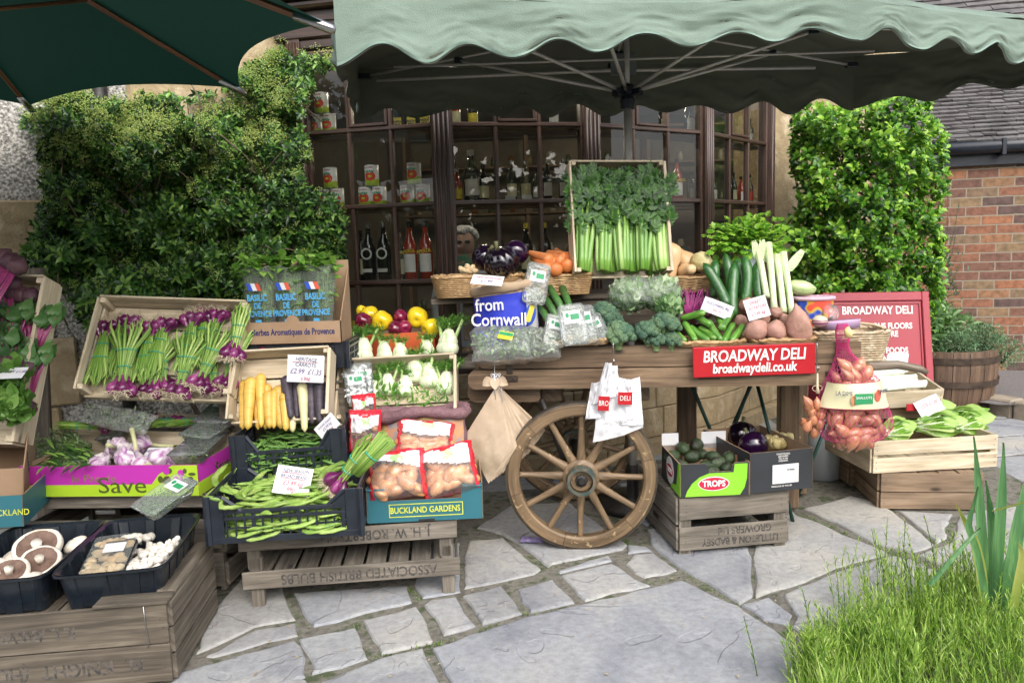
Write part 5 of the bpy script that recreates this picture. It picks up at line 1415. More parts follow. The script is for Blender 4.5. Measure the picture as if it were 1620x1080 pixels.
def cucb(L_,r0,seed,neck=.6):
    def b(mb):
        n = 20; pts = []; rs = []
        for i in range(n + 1):
            t = i/n; e = min(1,(t*10 + .05)) ** .5*(1 if t < .86 else max(.1,math.sqrt(max(0,1 - ((t - .86)/.14) ** 2))))
            if t < .2: e *= neck + (1 - neck)*t/.2
            pts.append(((t - .5)*L_,.012*math.sin(t*3.0 + seed)*L_*4,0)); rs.append(r0*e)
        mb.tube(pts,rs,16)
    return b
cuc = [simple('cucumber','cucumber',cucb(.27,.0185,s),M_cuc) for s in (0,2)]
cou = [simple('courgette','courgette',cucb(.115,.0125,s,.8),M_cou) for s in (1,4)]
M_brocc = mat('broccoli_floret',(.035,.085,.055),(.07,.14,.08),rough=.75,scale=14,bump=1.0,bscale=190,col3=(.12,.19,.09),rnd=.12)
M_bstem = mat('broccoli_stem',(.22,.36,.14),(.32,.46,.2),rough=.5,scale=10)
def brocb(t):
    mb = MB(); rg = random.Random(3)
    for k in range(26):
        a = k*2.4; r_ = math.sqrt((k + .3)/26)*.05; z = .03 - r_*r_*17
        s = rg.uniform(.014,.019); mb.blob((r_*math.cos(a),r_*math.sin(a),z),(s,s,s*.85),22,14,amp=.16,fr=6,seed=k)
    part('head',mb,M_brocc,t)
    mb = MB()
    for k in range(9): a = k*2.4; r_ = math.sqrt((k + .3)/9)*.034; mb.tube([(0,0,-.045),(r_*.5*math.cos(a),r_*.5*math.sin(a),-.02),(r_*math.cos(a),r_*math.sin(a),.012)],[.012,.009,.006],7)
    mb.tube([(0,0,-.052),(0,0,-.03)],[.015,.013],10); part('stem',mb,M_bstem,t)
broc = multi('broccoli_head','broccoli',brocb)
M_swp = mat('sweet_potato_skin',(.3,.15,.115),(.4,.22,.17),rough=.65,scale=9,bump=.35,bscale=60,col3=(.24,.13,.09),rnd=.12)
swp = [simple('sweet_potato','sweet potato',(lambda mb: mb.blob((0,0,0),(.038,.036,.037),24,16,amp=.2,fr=1.3,seed=5)),M_swp),simple('sweet_potato','sweet potato',(lambda mb: mb.lathe([(.002,-.062),(.02,-.06),(.034,-.045),(.041,-.015),(.039,.015),(.027,.04),(.013,.055),(.004,.07),(.001,.075)],22,fn=lambda a,i,r_,z: (r_*(1 + .1*math.sin(a*3 + i)),z))),M_swp)]
M_fen = mat('fennel_bulb',(.58,.66,.42),(.72,.76,.58),rough=.35,scale=12,stretch=(4,4,.5),col3=(.42,.55,.25),sss=.1,coat=.15,rnd=.05)
M_fenst = mat('fennel_stalk',(.3,.48,.14),(.45,.6,.25),rough=.4,scale=12,rnd=.08)
M_frond = leafmat('fennel_frond',[(.2,(.05,.16,.02)),(.6,(.12,.3,.04)),(.9,(.25,.42,.1))],thin=.3,scale=9)
def fenb(seed,stalks,sl,fr):
    def b(t):
        rg = random.Random(seed)
        for lay,(k,s) in enumerate(((1.0,1),(.86,-1))):
            mb = MB(); prof = [(.014,-.036),(.03,-.034),(.044,-.022),(.047,-.005),(.04,.013),(.027,.03),(.018,.044)]
            mb.lathe([(r_*k,z + (1 - k)*.2) for r_,z in prof],28,fn=lambda a,i,r_,z: (r_*(1 + .05*math.cos(2*a + seed)) + .0016*(1 if int(a*14) % 3 == 0 else 0),z),M=Matrix.Diagonal((1,.72,1,1)),cap=True)
            part('bulb',mb,M_fen,t) if lay == 0 else part('inner_bulb',mb,M_fen,t)
        tips = []
        for q in range(stalks):
            x = (q - (stalks - 1)/2)*.022; mb = MB(); l_ = sl*rg.uniform(.7,1.15); e = V((x*2.4 + rg.uniform(-.01,.01),rg.uniform(-.01,.01),.03 + l_))
            mb.tube([(x*.9,0,.012),(x*1.3,0,.035),e],[.0125,.0095,.008],10,flat=.8); part('stalk',mb,M_fenst,t); tips.append(e)
        mb = MB(); it = []
        for e in tips:
            for q in range(fr):
                o = V((0,0,.05)).lerp(e,rg.uniform(.5,1.05)); d = V((rg.uniform(-1,1),rg.uniform(-1,1),rg.uniform(-.1,1.2))).normalized(); it.append((o,d,rdir(),rg.uniform(.025,.05),.0036))
                for q2 in range(4): it.append((o + d*rg.uniform(.008,.03),(d + rdir()*.8),rdir(),rg.uniform(.012,.024),.0026))
        quick_leaves(mb,it); part('fronds',mb,M_frond,t)
    return b
fen = [multi('fennel_bulb','fennel',fenb(1,3,.085,46)),multi('fennel_bulb','fennel',fenb(2,2,.06,34)),multi('fennel_bulb','fennel',fenb(3,2,.07,36))]
M_garl = mat('purple_garlic_skin',(.3,.12,.28),(.52,.38,.5),rough=.45,scale=10,stretch=(5,5,.6),col3=(.78,.72,.72),rnd=.12,p0=.38,p1=.6)
M_garst = mat('garlic_stem',(.5,.5,.26),(.62,.6,.36),rough=.6,scale=10)
def garb(t):
    mb = MB(); s = .03
    prof = [(.1,-.72),(.5,-.78),(.9,-.45),(1.0,-.05),(.85,.35),(.5,.72),(.25,1.0),(.2,1.25)]
    mb.lathe([(r_*s,z*s) for r_,z in prof],32,fn=lambda a,i,r_,z: (r_*(1 + .07*math.cos(7*a)*(1 if 1 < i < 6 else .3)),z),cap=True); part('bulb',mb,M_garl,t)
    mb = MB(); mb.tube([(0,0,s*1.2),(.003,0,s*2),(.012,.004,s*3.6)],[.0068,.006,.007],10); part('stem',mb,M_garst,t)
garl = multi('garlic_bulb','garlic',garb)
def garb2(t):
    mb = MB(); s = .03; mb.lathe([(r_*s,z*s) for r_,z in ((.1,-.72),(.5,-.78),(.9,-.45),(1.0,-.05),(.85,.35),(.5,.72),(.25,1.0),(.12,1.3))],32,fn=lambda a,i,r_,z: (r_*(1 + .07*math.cos(7*a)*(1 if 1 < i < 6 else .3)),z),cap=True); part('bulb',mb,M_garl,t)
garl2 = multi('garlic_bulb','garlic',garb2)
M_cap = mat('mushroom_cap',(.62,.56,.47),(.74,.69,.6),rough=.7,scale=12,rnd=.08,bump=.1,col3=(.5,.42,.33))
M_gill = mat('mushroom_gill',(.12,.07,.05),(.2,.13,.1),rough=.8,scale=40,stretch=(1,1,.1))
def portb(t):
    mb = MB(); prof = [(.001,0.018),(.03,.018),(.05,.012),(.062,.0),(.066,.014),(.058,.022),(.001,-.03)]
    mb.lathe([(.054,.016),(.06,.020),(.066,.014),(.068,.003),(.06,-.014),(.042,-.026),(.02,-.031),(.001,-.032)],36,fn=lambda a,i,r_,z: (r_*(1 + .04*noise.noise(V((math.cos(a),math.sin(a),2)))),z + .007*noise.noise(V((math.cos(a)*1.5,math.sin(a)*1.5,7))))); part('cap',mb,M_cap,t)
    mb = MB(); mb.lathe([(.055,.015),(.04,.007),(.016,.003),(.001,.002)],60,fn=lambda a,i,r_,z: (r_,z + .0012*(int(a*9.5) % 2))); part('gills',mb,M_gill,t)
    mb = MB(); mb.tube([(0,0,0),(0,0,.018),(.002,0,.032)],[.012,.013,.015],12); part('stem',mb,M_cap,t)
port = multi('flat_mushroom','mushroom',portb)
def butb(mb):
    mb.lathe([(.001,.0155),(.008,.0145),(.0135,.009),(.015,.002),(.0125,-.003),(.006,-.004),(.0055,-.014),(.001,-.015)],12)
M_but = mat('button_mushroom_skin',(.66,.6,.52),(.76,.72,.65),rough=.6,scale=30,rnd=.1)
but = simple('button_mushroom','mushroom',butb,M_but)
M_shal = mat('shallot_skin',(.42,.15,.075),(.55,.24,.12),rough=.3,scale=10,stretch=(1,8,8),rnd=.15,coat=.2,col3=(.3,.1,.07))
def shalm(s=.02,L_=.032):
    mb = MB(); pts = [(-L_*1.25,0,0),(-L_*.95,0,0),(-L_*.6,0,0),(0,0,0),(L_*.5,0,0),(L_*.85,0,0),(L_*1.0,0,0)]
    mb.tube(pts,[.0015,.005,.7*s,s,.85*s,.45*s,.1*s],12); return mb
# ================================================================== LEFT: front old crate with mushroom trays
FRp = V((-1.044,2.13,0)); yw_ = rad(6); FLp = FRp - V((.78*math.cos(yw_),.78*math.sin(yw_),0))
KM,_ = frame(FLp,FRp)
def flip_text(tx,sz,parent,x,y,z,sx=1.0,m=None): text(tx,sz,m or M_ink,parent,Matrix.Translation((x,y,z)) @ FRONT @ Matrix.Rotation(math.pi,4,'Z'),ext=.0003,sx=sx,bold=.0012)
kc = slat_crate('wooden_crate','big weathered crate at the bottom left corner with faded upside-down lettering',KM,.78,.44,.255,M_weather,fb=[(.01,.125),(.129,.25)],sb=[(.01,.088),(.092,.17),(.174,.25)],post=.03,th=.012,floor_z=.22,nfl=7)
flip_text('N.  KNIGHT  (HUN CEM)  L',.06,kc,.38,-.0125,.07,.9); flip_text('R. L. ARKWELL & CO',.05,kc,.34,-.0125,.185,.8)
mb = MB(); mb.box((.58,-.02,.2515),(.79,.05,.262),.002); part('corner_batten',mb,M_weather,kc)
mb = MB(); mb.box((.735,.052,.2515),(.79,.44,.264),.002); part('corner_batten',mb,M_weather,kc)
mb = MB(); mb.tube([(.72,-.0145,.262),(.722,-.018,.2),(.728,-.0145,.13),(.722,-.016,.122)],.0013,5); part('wire',mb,M_metal,kc)
# black mushroom trays
M_tray = mat('glossy_black_tray',(.01,.014,.02),(.016,.022,.03),rough=.22,scale=20)
def mtray(label,M,W,D,Hh):
    t = thing('mushroom_tray',label,'tray',M,'black mushroom trays'); mb = MB()
    n = 120; prof = [(.86,.0),(.88,.0),(.985,Hh - .006),(1.02,Hh),(1.05,Hh),(1.05,Hh - .006)]
    vs = []
    base = []
    for k in range(n):
        a = 2*math.pi*k/n; c,s = math.cos(a),math.sin(a); e = .2
        base.append((W/2*abs(c) ** e*(1 if c > 0 else -1),D/2*abs(s) ** e*(1 if s > 0 else -1)))
    # resample evenly
    pl = [V((x,y,0)) for x,y in base] ; tot = sum((pl[(i + 1) % n] - pl[i]).length for i in range(n)); out = []; acc = 0; tgt = 0; N_ = 240
    for i in range(n):
        l_ = (pl[(i + 1) % n] - pl[i]).length
        while tgt <= acc + l_ and len(out) < N_: out.append(pl[i].lerp(pl[(i + 1) % n],(tgt - acc)/max(l_,1e-6))); tgt += tot/N_
        acc += l_
    for i,(f,z) in enumerate(prof):
        for k,p in enumerate(out):
            fl = .011*(1 if (k % 15) < 6 else 0)*(1 if i in (0,1) else (.55 if i == 2 else 0))
            vs.append(p*(f - fl/W*2*1.0) + V((0,0,z)))
    N_ = len(out); fs = [(i*N_ + k,i*N_ + (k + 1) % N_,(i + 1)*N_ + (k + 1) % N_,(i + 1)*N_ + k) for i in range(len(prof) - 1) for k in range(N_)] + [tuple(reversed(range(N_)))]
    mb.add(vs,fs,0,False); part('shell',mb,M_tray,t)
    mb = MB(); vi = [p*.87 + V((0,0,.004)) for p in out] + [p*.97 + V((0,0,Hh - .004)) for p in out] + [p*1.02 + V((0,0,Hh + .0015)) for p in out]
    mb.add(vi,[((i + 1)*N_ + k,(i + 1)*N_ + (k + 1) % N_,i*N_ + (k + 1) % N_,i*N_ + k) for i in range(2) for k in range(N_)] + [tuple(range(N_))],0,False); part('inside',mb,M_tray,t)
    return t
zt = .226
T1 = at((-1.25,2.37,zt),rz=9); T2 = at((-1.575,2.335,zt),rz=7)
mtray('black ridged tray of button mushrooms and a sealed pack, right of the two trays',T1,.31,.47,.12); mtray('black ridged tray of large flat mushrooms, left of the two trays',T2,.31,.47,.12)
for i,(x,y,z,rx,ry,s,lb) in enumerate(((.055,-.035,.085,32,8,.95,'open flat mushroom nearest the middle of the tray'),(.01,.05,.1,34,-6,1.15,'largest open flat mushroom at the back of the tray'),(-.0,-.11,.085,24,-10,.9,'open flat mushroom at the front of the tray'),(-.085,-.04,.075,150,20,.9,'flat mushroom lying cap up on the left'),(-.07,-.125,.07,140,30,.85,'flat mushroom lying on its side in the front left corner'),(.1,.11,.085,160,0,.62,'small closed mushroom at the back right of the tray'),(-.08,.1,.06,160,10,.9,'flat mushroom deep in the back left of the tray'),(.055,-.125,.055,170,0,.8,'flat mushroom lying low under the front one'))):
    port.put(rel(T2,(x,y,z),rx,ry,20*i,s*.95),lb,'flat mushrooms in the left black tray')
n = 0
for i in range(110):
    x,y = R.uniform(-.01,.115),R.uniform(-.175,.08) ; z = .05 + .02*R.random() + (x + .01)*.18
    but.put(rel(T1,(x,y,z),R.uniform(-50,180),R.uniform(-60,60),R.uniform(0,360),R.uniform(.7,1.05)),'small pale button mushroom in the right black tray','button mushrooms in the right tray')
for i in range(10):
    x,y = R.uniform(-.07,.02),R.uniform(.1,.14); but.put(rel(T1,(x,y,.085),R.uniform(-30,60),R.uniform(-40,40),0,1),'small pale button mushroom in the right black tray','button mushrooms in the right tray')
PM = rel(T1,(-.052,-.06,.075),12,0,4)
pk = thing('mushroom_pack','sealed clear film pack of wild mushrooms with white label lying in the tray','pack',PM)
mb = MB(); mb.box((-.062,-.1,0),(.062,.1,.03),.008); part('tray',mb,M_tray,pk)
for i in range(34):
    mb = MB(); mb.blob((R.uniform(-.048,.048),R.uniform(-.085,.085),.032),(R.uniform(.012,.02),R.uniform(.012,.02),.008),10,7,amp=.3,seed=i); part('mushroom',mb,mat('wild_mushroom',(.5,.33,.17),(.68,.52,.32),rough=.6,scale=20,rnd=.25),pk)
mb = MB(); mb.grid(lambda a,b: ((a - .5)*.128,(b - .5)*.205,.043 - .006*(2*a - 1) ** 4 + .0012*noise.noise(V((a*20,b*20,0)))),24,30); part('film',mb,M_film,pk)
patch('label',M_white,pk,rr(.062,.05,.003,.012,.022),Matrix.Translation((0,0,.0455))); patch('label_print',M_ink,pk,rr(.062,.008,.001,.012,.051),Matrix.Translation((0,0,.0466)))
# ================================================================== platform crate, purple carton with garlic
pcM,_ = frame(V((-1.90,2.80,0)),V((-1.09,2.745,0)))
slat_crate('wooden_crate','weathered slatted crate standing under the purple box',pcM,.79,.42,.385,M_weather2,fb=[(.02,.15),(.17,.28),(.33,.385)],sb=[(.02,.11),(.15,.25),(.29,.385)],th=.012,floor_z=.38,nfl=7)
PU,PW = frame(on(pcM,35,786,.388),on(pcM,316,784,.388)); PH = .118
M_mag = mat('magenta_card',(.46,.03,.36),(.5,.035,.4),rough=.45,scale=4); M_lime = mat('lime_card',(.36,.56,.02),(.4,.6,.03),rough=.45,scale=4)
pu = carton('produce_box','magenta and lime green printed carton of garlic and thyme',PU,PW,.36,PH,(M_mag,M_card),group='cardboard produce boxes')
for nm,x0,x1,y,M_ in (('lime_band',0,PW,0,Matrix.Identity(4)),):
    mb = MB(); mb.box((0.001,-.0012,.001),(PW - .001,-.0002,.045)); part('lime_band',mb,M_lime,pu)
mb = MB(); mb.box((PW + .0002,.001,.001),(PW + .0014,.358,.05)); part('lime_band',mb,M_lime,pu)
mb = MB(); mb.prism([(PW*.74,.0455),(PW*.999,.0455),(PW*.999,PH - .002),(PW*.86,PH - .002),(PW*.78,.08)],0,.0006,M=FRONT @ Matrix.Translation((0,0,.0004))); part('lime_band',mb,M_lime,pu)
M_print = mat('dark_print',(.08,.1,.02),rough=.5)
text('Save',.085,M_print,pu,Matrix.Translation((PW*.575,-.0018,.04)) @ FRONT,sx=1.25); text('le Pan de',.04,mat('olive_print',(.3,.2,.12),rough=.5),pu,Matrix.Translation((PW*.42,-.0012,.068)) @ FRONT,sx=1.2)
text('Save',.06,M_print,pu,Matrix.Translation((PW + .002,.19,.062)) @ Matrix.Rotation(rad(90),4,'Z') @ FRONT,sx=1.1)
rg = random.Random(5)
for i in range(12):
    x,z = PW*rg.uniform(.79,.98),rg.uniform(.055,PH - .02); sh_ = ell(rg.uniform(.015,.03),rg.uniform(.01,.028),12,x,z) ; patch('printed_fruit',M_print if i % 3 else M_mag,pu,sh_,FRONT @ Matrix.Translation((0,0,.0014 + i*.00015)))
mb = MB(); mb.tube([(.012,-.001,PH - .003),(.012,-.001,.055),(.02,-.001,.048),(.075,-.001,.048),(.083,-.001,.056),(.083,-.001,PH - .003)],.0009,4); part('flap_crease',mb,mat('dark_magenta',(.2,.01,.16)),pu)
gl = [(530,655,0),]
gp = [(180,718,20,-60),(187,712,-70,30),(212,720,30,10),(226,706,-50,80),(238,738,10,-20),(252,730,5,40),(204,742,70,200),(186,738,10,0),(222,742,-20,30),(170,745,0,0),(160,735,20,90),(246,748,30,300),(262,738,10,0),(196,728,60,250),(150,745,20,60)]
for i,(u,v,rx,rz) in enumerate(gp):
    q = PU.inverted() @ on(PU,u,v - 6,PH*.9 + .025*(i % 2)); q.y = max(.085 if i in (1,3,6,11) else .04,q.y); p = PU @ q; (garl if i in (1,3,6,11) else garl2).put(at(p,rx=[85,70,40,100][i % 4] if i in (1,3,6,11) else rx,ry=[0,-60,50][i % 3],rz=rz,s=R.uniform(1.1,1.35)),'purple streaked garlic bulb ' + ('with a pale stem ' if i in (1,3,6,11) else '') + 'heaped in the magenta box','garlic bulbs in the magenta box')
# thyme and marjoram bundle
M_marj = leafmat('marjoram',[(.2,(.07,.12,.05)),(.5,(.16,.24,.1)),(.85,(.3,.36,.2))],thin=.2,scale=15)
def bundle(name,label,cat,pts,n,L0,L1,wr,m,spread,I0):
    t = thing(name,label,cat,I0); mb = MB(); st = MB(); it = []
    for k in range(n):
        a,b_ = R.choice(pts); q = R.random() ** .8; o = a.lerp(b_,q); off = rdir()*spread*(.35 + q); p = o + off
        if R.random() < .06: st.tube([a,a.lerp(p,.5) + V((0,0,.005)),p],.0011,4)
        L_ = R.uniform(L0,L1); it.append((p,(b_ - a).normalized()*.6 + rdir(),V((0,-.4,1)),L_,L_*wr))
    quick_leaves(mb,it); I = Matrix.Translation(-V(I0)); part('foliage',mb,m,t,I); part('stems',st,M_stalk,t,I); return t
e1 = on(PU,185,735,.09)
bundle('herb_bundle','big leafy bundle of fresh marjoram and bay lying over the left of the magenta box','herbs',[(on(PU,145,722,.1),on(PU,60,705,.12)),(on(PU,135,735,.1),on(PU,75,728,.08)),(on(PU,140,710,.12),on(PU,95,690,.16))],2600,.009,.02,.5,M_marj,.034,tuple(on(PU,100,715,.1)))
bundle('thyme_bundle','small bundle of flowering thyme hanging over the front of the magenta box','herbs',[(on(PU,150,728,.1),on(PU,112,742,.07)),(on(PU,158,725,.1),on(PU,130,750,.06))],1700,.006,.011,.55,M_marj,.02,tuple(on(PU,130,738,.1)))
bay = MB(); it = []
for k in range(60):
    p = on(PU,R.uniform(70,150),R.uniform(700,738),.12 + R.uniform(0,.02)); it.append((p,V((-.8,-.4,.1)) + rdir()*.8,V((0,-.3,1)),R.uniform(.04,.07),.014))
quick_leaves(bay,it); single('bay_leaves',bay,M_leafA,'sprigs of long narrow dark bay leaves across the marjoram bundle','herbs')
card('price card lying on the garlic in the magenta box',along(on(PU,222,716,.125),on(PU,276,716,.125),up=(0,0,1)) @ TRS((0,0,0),rx=-62),.1,.06,[('GARLIC 80p each',.3,M_purpleink,.15,0),('2 for £1.50',.26,M_pink,-.22,0)])
M_lettp = leafmat('packed_leaf',[(.2,(.08,.18,.05)),(.5,(.2,.36,.12)),(.85,(.45,.58,.3))],scale=14)
# punnets round the garlic
def pn(lb,u0,v0,u1,v1,Mf,h,W,Hh,tiltx=0,content=((.02,.036),.014),n=120,la=(0,.2),lw=.62,cm=None,roll=0):
    cm = cm or M_lettp
    a,b_ = on(Mf,u0,v0,h),on(Mf,u1,v1,h + tiltx); y = (b_ - a); L_ = y.length; y.normalize(); z = V((0,-.35,1)); z = (z - y*z.dot(y)).normalized(); x = y.cross(z)
    m = Matrix((x,y,z)).transposed().to_4x4(); m.translation = (a + b_)/2; m = m @ Matrix.Rotation(rad(roll),4,'Y')
    return punnet(lb,m,W,L_,Hh,content,n,la,lw,cm=cm)
pn('clear herb punnet with green label behind the garlic, left of the price card',172,706,232,662,PU,.115,.11,.035,.05,roll=-10)
pn('flat clear punnet on the right end of the magenta box',292,738,345,690,PU,.12,.125,.04,.0,roll=5)
pn('clear punnet of dark leaves lying above it, topmost at the right end',325,682,362,645,PU,.17,.11,.035,.03,roll=8)
pn('clear punnet lying under the topmost one at the right end',305,705,365,670,PU,.145,.13,.035,.02,roll=4)
pn('long clear punnet of cress leaning from the black tray to the bean crate',226,822,300,768,KM,.41,.1,.035,.06,content=((.004,.009),.004),n=900,la=(.05,.22),cm=M_herb,roll=6)
# ================================================================== small pale crate of red onions behind
SC,SW = frame(on(PU,113,715,.15) + V((0,.16,-.02)),on(PU,372,716,.15) + V((0,.16,-.02)))
SC,SW = frame(P(112,722,3.12),P(374,728,3.05))
slat_crate('pale_wooden_crate','shallow pale wood crate of red spring onions under the big tilted crate',SC,SW,.3,.125,M_pale,fb=[(0,.118)],sb=[(0,.07),(.08,.118)],nfl=5)
for i,(u,v,rz,pr_k) in enumerate(((275,672,175,bunchB),(160,682,100,bunchB),(318,672,150,bunchC),(240,668,80,bunchC),(342,668,20,bunchB))):
    p = on(SC,u,v,.135); pr_k.put(at(p,rx=8,rz=rz,s=.8),['red spring onion bunch showing its leaves, centre of the low pale crate','red spring onion bunch at the left end of the low pale crate','red spring onion bunch right of centre in the low pale crate','red spring onion bunch half under the wrapped pack in the low pale crate','red spring onion bunch at the right end of the low pale crate'][i],'spring onion bunches in the low pale crate')
WM = along(P(135,652,2.98),P(240,672,2.94)) @ TRS((0,0,0),rx=35)
wp = thing('wrapped_herb_pack','long crinkled clear film pack of purple-tinged leaves across the low pale crate','pack',WM)
mb = MB(); it = []
for k in range(330): it.append((V((R.uniform(-.12,.12),R.uniform(-.035,.035),R.uniform(-.012,.018))),rdir(),rdir(),R.uniform(.02,.035),.011))
quick_leaves(mb,it); part('leaves',mb,leafmat('purple_tinged_leaf',[(.2,(.1,.04,.1)),(.45,(.1,.16,.08)),(.8,(.28,.34,.22))],scale=14),wp)
def pillowfn(W,Hh,T,wob=.004,seed=0,side=1):
    def fn(a,b):
        x,y = (a - .5)*2,(b - .5)*2; k = max(0,(1 - abs(x) ** 4)*(1 - abs(y) ** 6)) ** .5
        ew = 1 + .05*noise.noise(V((a*5,b*5,seed + 40))) + .03*noise.noise(V((a*14,b*14,seed)))
        return (x*W/2*ew*(1 - .05*(1 - abs(y))),y*Hh/2*ew,side*(T/2*k) + wob*noise.noise(V((a*9,b*9,seed + side)))*(k + .15))
    return fn
mb = MB(); mb.grid(pillowfn(.29,.1,.05,.007,1),40,18); mb.grid(pillowfn(.29,.1,.05,.007,1,-1),40,18); part('film',mb,M_film,wp)
# ================================================================== big tilted crate of spring onion bunches
OC,OW = frame(P(140,628,2.98),P(374,636,2.98),tilt=60)
OD = (P(163,492,3.20) - P(140,628,2.98)).length
slat_crate('pale_wooden_crate','big pale wood crate tilted forward to show bunches of red spring onions',OC,OW,OD,.105,M_pale,fb=[(0,.03)],sb=[(0,.045),(.06,.105)],backh=[(0,.045),(.055,.105)],nfl=4,fl_y=False)
lay = [(bunchA,198,607,4,'leafy spring onion bunch with spread leaves and bulbs down, far left of the tilted crate',.05,1.1),(bunchB,172,530,184,'spring onion bunch in the top left corner lying leaves down',.02,1.05),(bunchB,240,530,186,'spring onion bunch with a white peeled bulb, leaves down, second column',.03,1.0),(bunchB,262,524,178,'spring onion bunch leaves down left of the centre of the tilted crate',.035,1.0),
       (bunchA,288,612,-4,'spring onion bunch bulbs down at the front centre of the tilted crate',.045,.98),(bunchB,308,515,182,'spring onion bunch leaves down right of the centre of the tilted crate',.035,1.0),(bunchA,322,600,-16,'spring onion bunch bulbs down, right of the front centre',.06,1.0),(bunchB,344,510,178,'spring onion bunch leaves down near the top right corner',.03,.95),(bunchB,340,612,10,'spring onion bunch lying low at the right front of the tilted crate',.02,.85),
       (bunchC,372,556,-3,'spring onion bunch with big glossy bulbs over the right end of the tilted crate',.1,.92),(bunchB,220,540,176,'dark leaved spring onion bunch low between its neighbours at the left',.015,1.0),(bunchB,262,606,14,'spring onion bunch lying bulbs down left of the front centre',.02,.9)]
lay += [(bunchB,205,520,178,'spring onion bunch leaves down along the top edge left of centre',.012,1.0),(bunchB,326,508,186,'spring onion bunch leaves down behind its neighbours near the top right',.012,1.0),(bunchA,243,612,-8,'dark spring onion bunch fanned low, second from the left at the front',.02,.9),(bunchB,362,600,-12,'spring onion bunch bulbs down in the front right corner',.03,.95)]
for pr_k,u,v,rz,lb,h,s in lay:
    p = OC.inverted() @ on(OC,u,v,h); pr_k.put(OC @ TRS(p,rx=4,rz=rz,s=s*1.05),lb,'bunches in the tilted crate')
# hidden support
spM = at((-1.68,3.06,.0)); slat_crate('wooden_crate','dark weathered crate standing behind the low pale crate',spM,.62,.42,.5,M_weather,fb=[(.02,.2),(.23,.46)],nfl=5,floor_z=.49)
# ================================================================== carrot crate and basil box
CC,CW = frame(P(374,672,2.93),P(524,664,2.93),tilt=62)
CD = .27
slat_crate('pale_wooden_crate','small pale wood crate tilted up to show heritage carrots',CC,CW,CD,.095,M_pale,fb=[(0,.05)],sb=[(0,.095)],backh=[(0,.05),(.055,.095)],nfl=3,fl_y=False,post=.018)
cl_ = [(ycar,388,602,384,672,1.15),(ycar,397,598,392,672,1.3),(ycar,405,600,408,672,.9),(ycar,412,592,413,668,1.0),(ycar,421,608,420,672,1.05),(ycar,424,620,426,672,1.2),(ycar,440,612,444,672,1.35),(ycar,450,622,452,676,1.0),(wcar,462,625,463,678,1.1),(pcar,452,596,460,660,1.1),(pcar,467,600,470,660,1.0),(wcar,478,606,482,676,1.15),(pcar,492,602,494,668,1.25),(pcar,505,602,506,668,1.1),(pcar,514,606,516,668,.9),(ycar,433,618,433,672,.8)]
for i,(pr_k,u0,v0,u1,v1,s) in enumerate(cl_):
    h = .028 + .022*(i % 2); a,b_ = on(CC,u0,v0,h),on(CC,u1,v1,h + .01)
    m = along(a,b_,at=0); pr_k.put(m @ Matrix.Diagonal((((b_ - a).length/.2)*1.1,s,s,1)),{ycar: 'yellow',pcar: 'black',wcar: 'cream'}[pr_k] + ' heritage carrot standing in the small tilted crate, ' + ordn(rank(cl_,i,1),16),'heritage carrots in the tilted crate')
card('white card reading HERITAGE CARROTS above the carrots',along(P(455,583,2.9),P(512,583,2.9)) @ TRS((0,0,0),rx=-8,ry=2),.142,.105,[('HERITAGE',.2,M_blueink,.33,1),('CARROTS',.2,M_blueink,.13,0),('£2.99  £1.35',.27,M_purpleink,-.12,0),('a bag',.2,M_pink,-.36,0)])
# dark crate and red net under the basil box
BX,BW_ = frame(P(388,545,3.06),P(541,541,3.06))
dc,_ = frame(P(388,585,3.075),P(550,582,3.075))
plastic_crate('plastic_crate','dark plastic crate of red onions under the basil box',dc,.42,.3,.112,dip=.01,group='black plastic crates')
mb = MB()
for i in range(120): mb.blob((R.uniform(.03,.39),R.uniform(.015,.27),R.uniform(.015,.085)),.019,8,6,amp=.1,seed=i)
o = single('red_produce',mb,mat('deep_red_skin',(.2,.01,.04),(.3,.02,.06),rough=.25,scale=8),'dark red berries filling the dark plastic crate','berries',dc); o['kind'] = 'stuff'
dn,_ = frame(V((-1.2,3.06,0)),V((-.72,3.09,0))); slat_crate('wooden_crate','dark weathered crate hidden behind the bean crates',dn,.5,.36,.74,M_weather,fb=[(.02,.2),(.25,.45),(.5,.7)],nfl=5,floor_z=.73)
bb = carton('herb_box','kraft cardboard box of wrapped basil with tall back flap reading Herbes Aromatiques de Provence',BX,BW_,.2,.088,(M_card,M_card),backh=.33,leftb=.2,rightb=.3,group='cardboard produce boxes')
text('Herbes Aromatiques de Provence',.036,M_blueink,bb,Matrix.Translation((BW_*.5,-.0005,.046)) @ FRONT,sx=.68,bold=.0008)
patch('tab',M_card,bb,ell(.055,.06,20,BW_*.5,.085),FRONT @ Matrix.Translation((0,0,-.003)))
M_basil = leafmat('basil_leaf',[(.2,(.08,.2,.03)),(.5,(.16,.34,.05)),(.85,(.3,.5,.1))],rough=.4,thin=.3,scale=12)
M_bprint = mat('blue_print',(.08,.42,.75),rough=.5); M_fb = mat('flag_blue',(.02,.08,.5),rough=.5); M_fr = mat('flag_red',(.65,.1,.05),rough=.5)
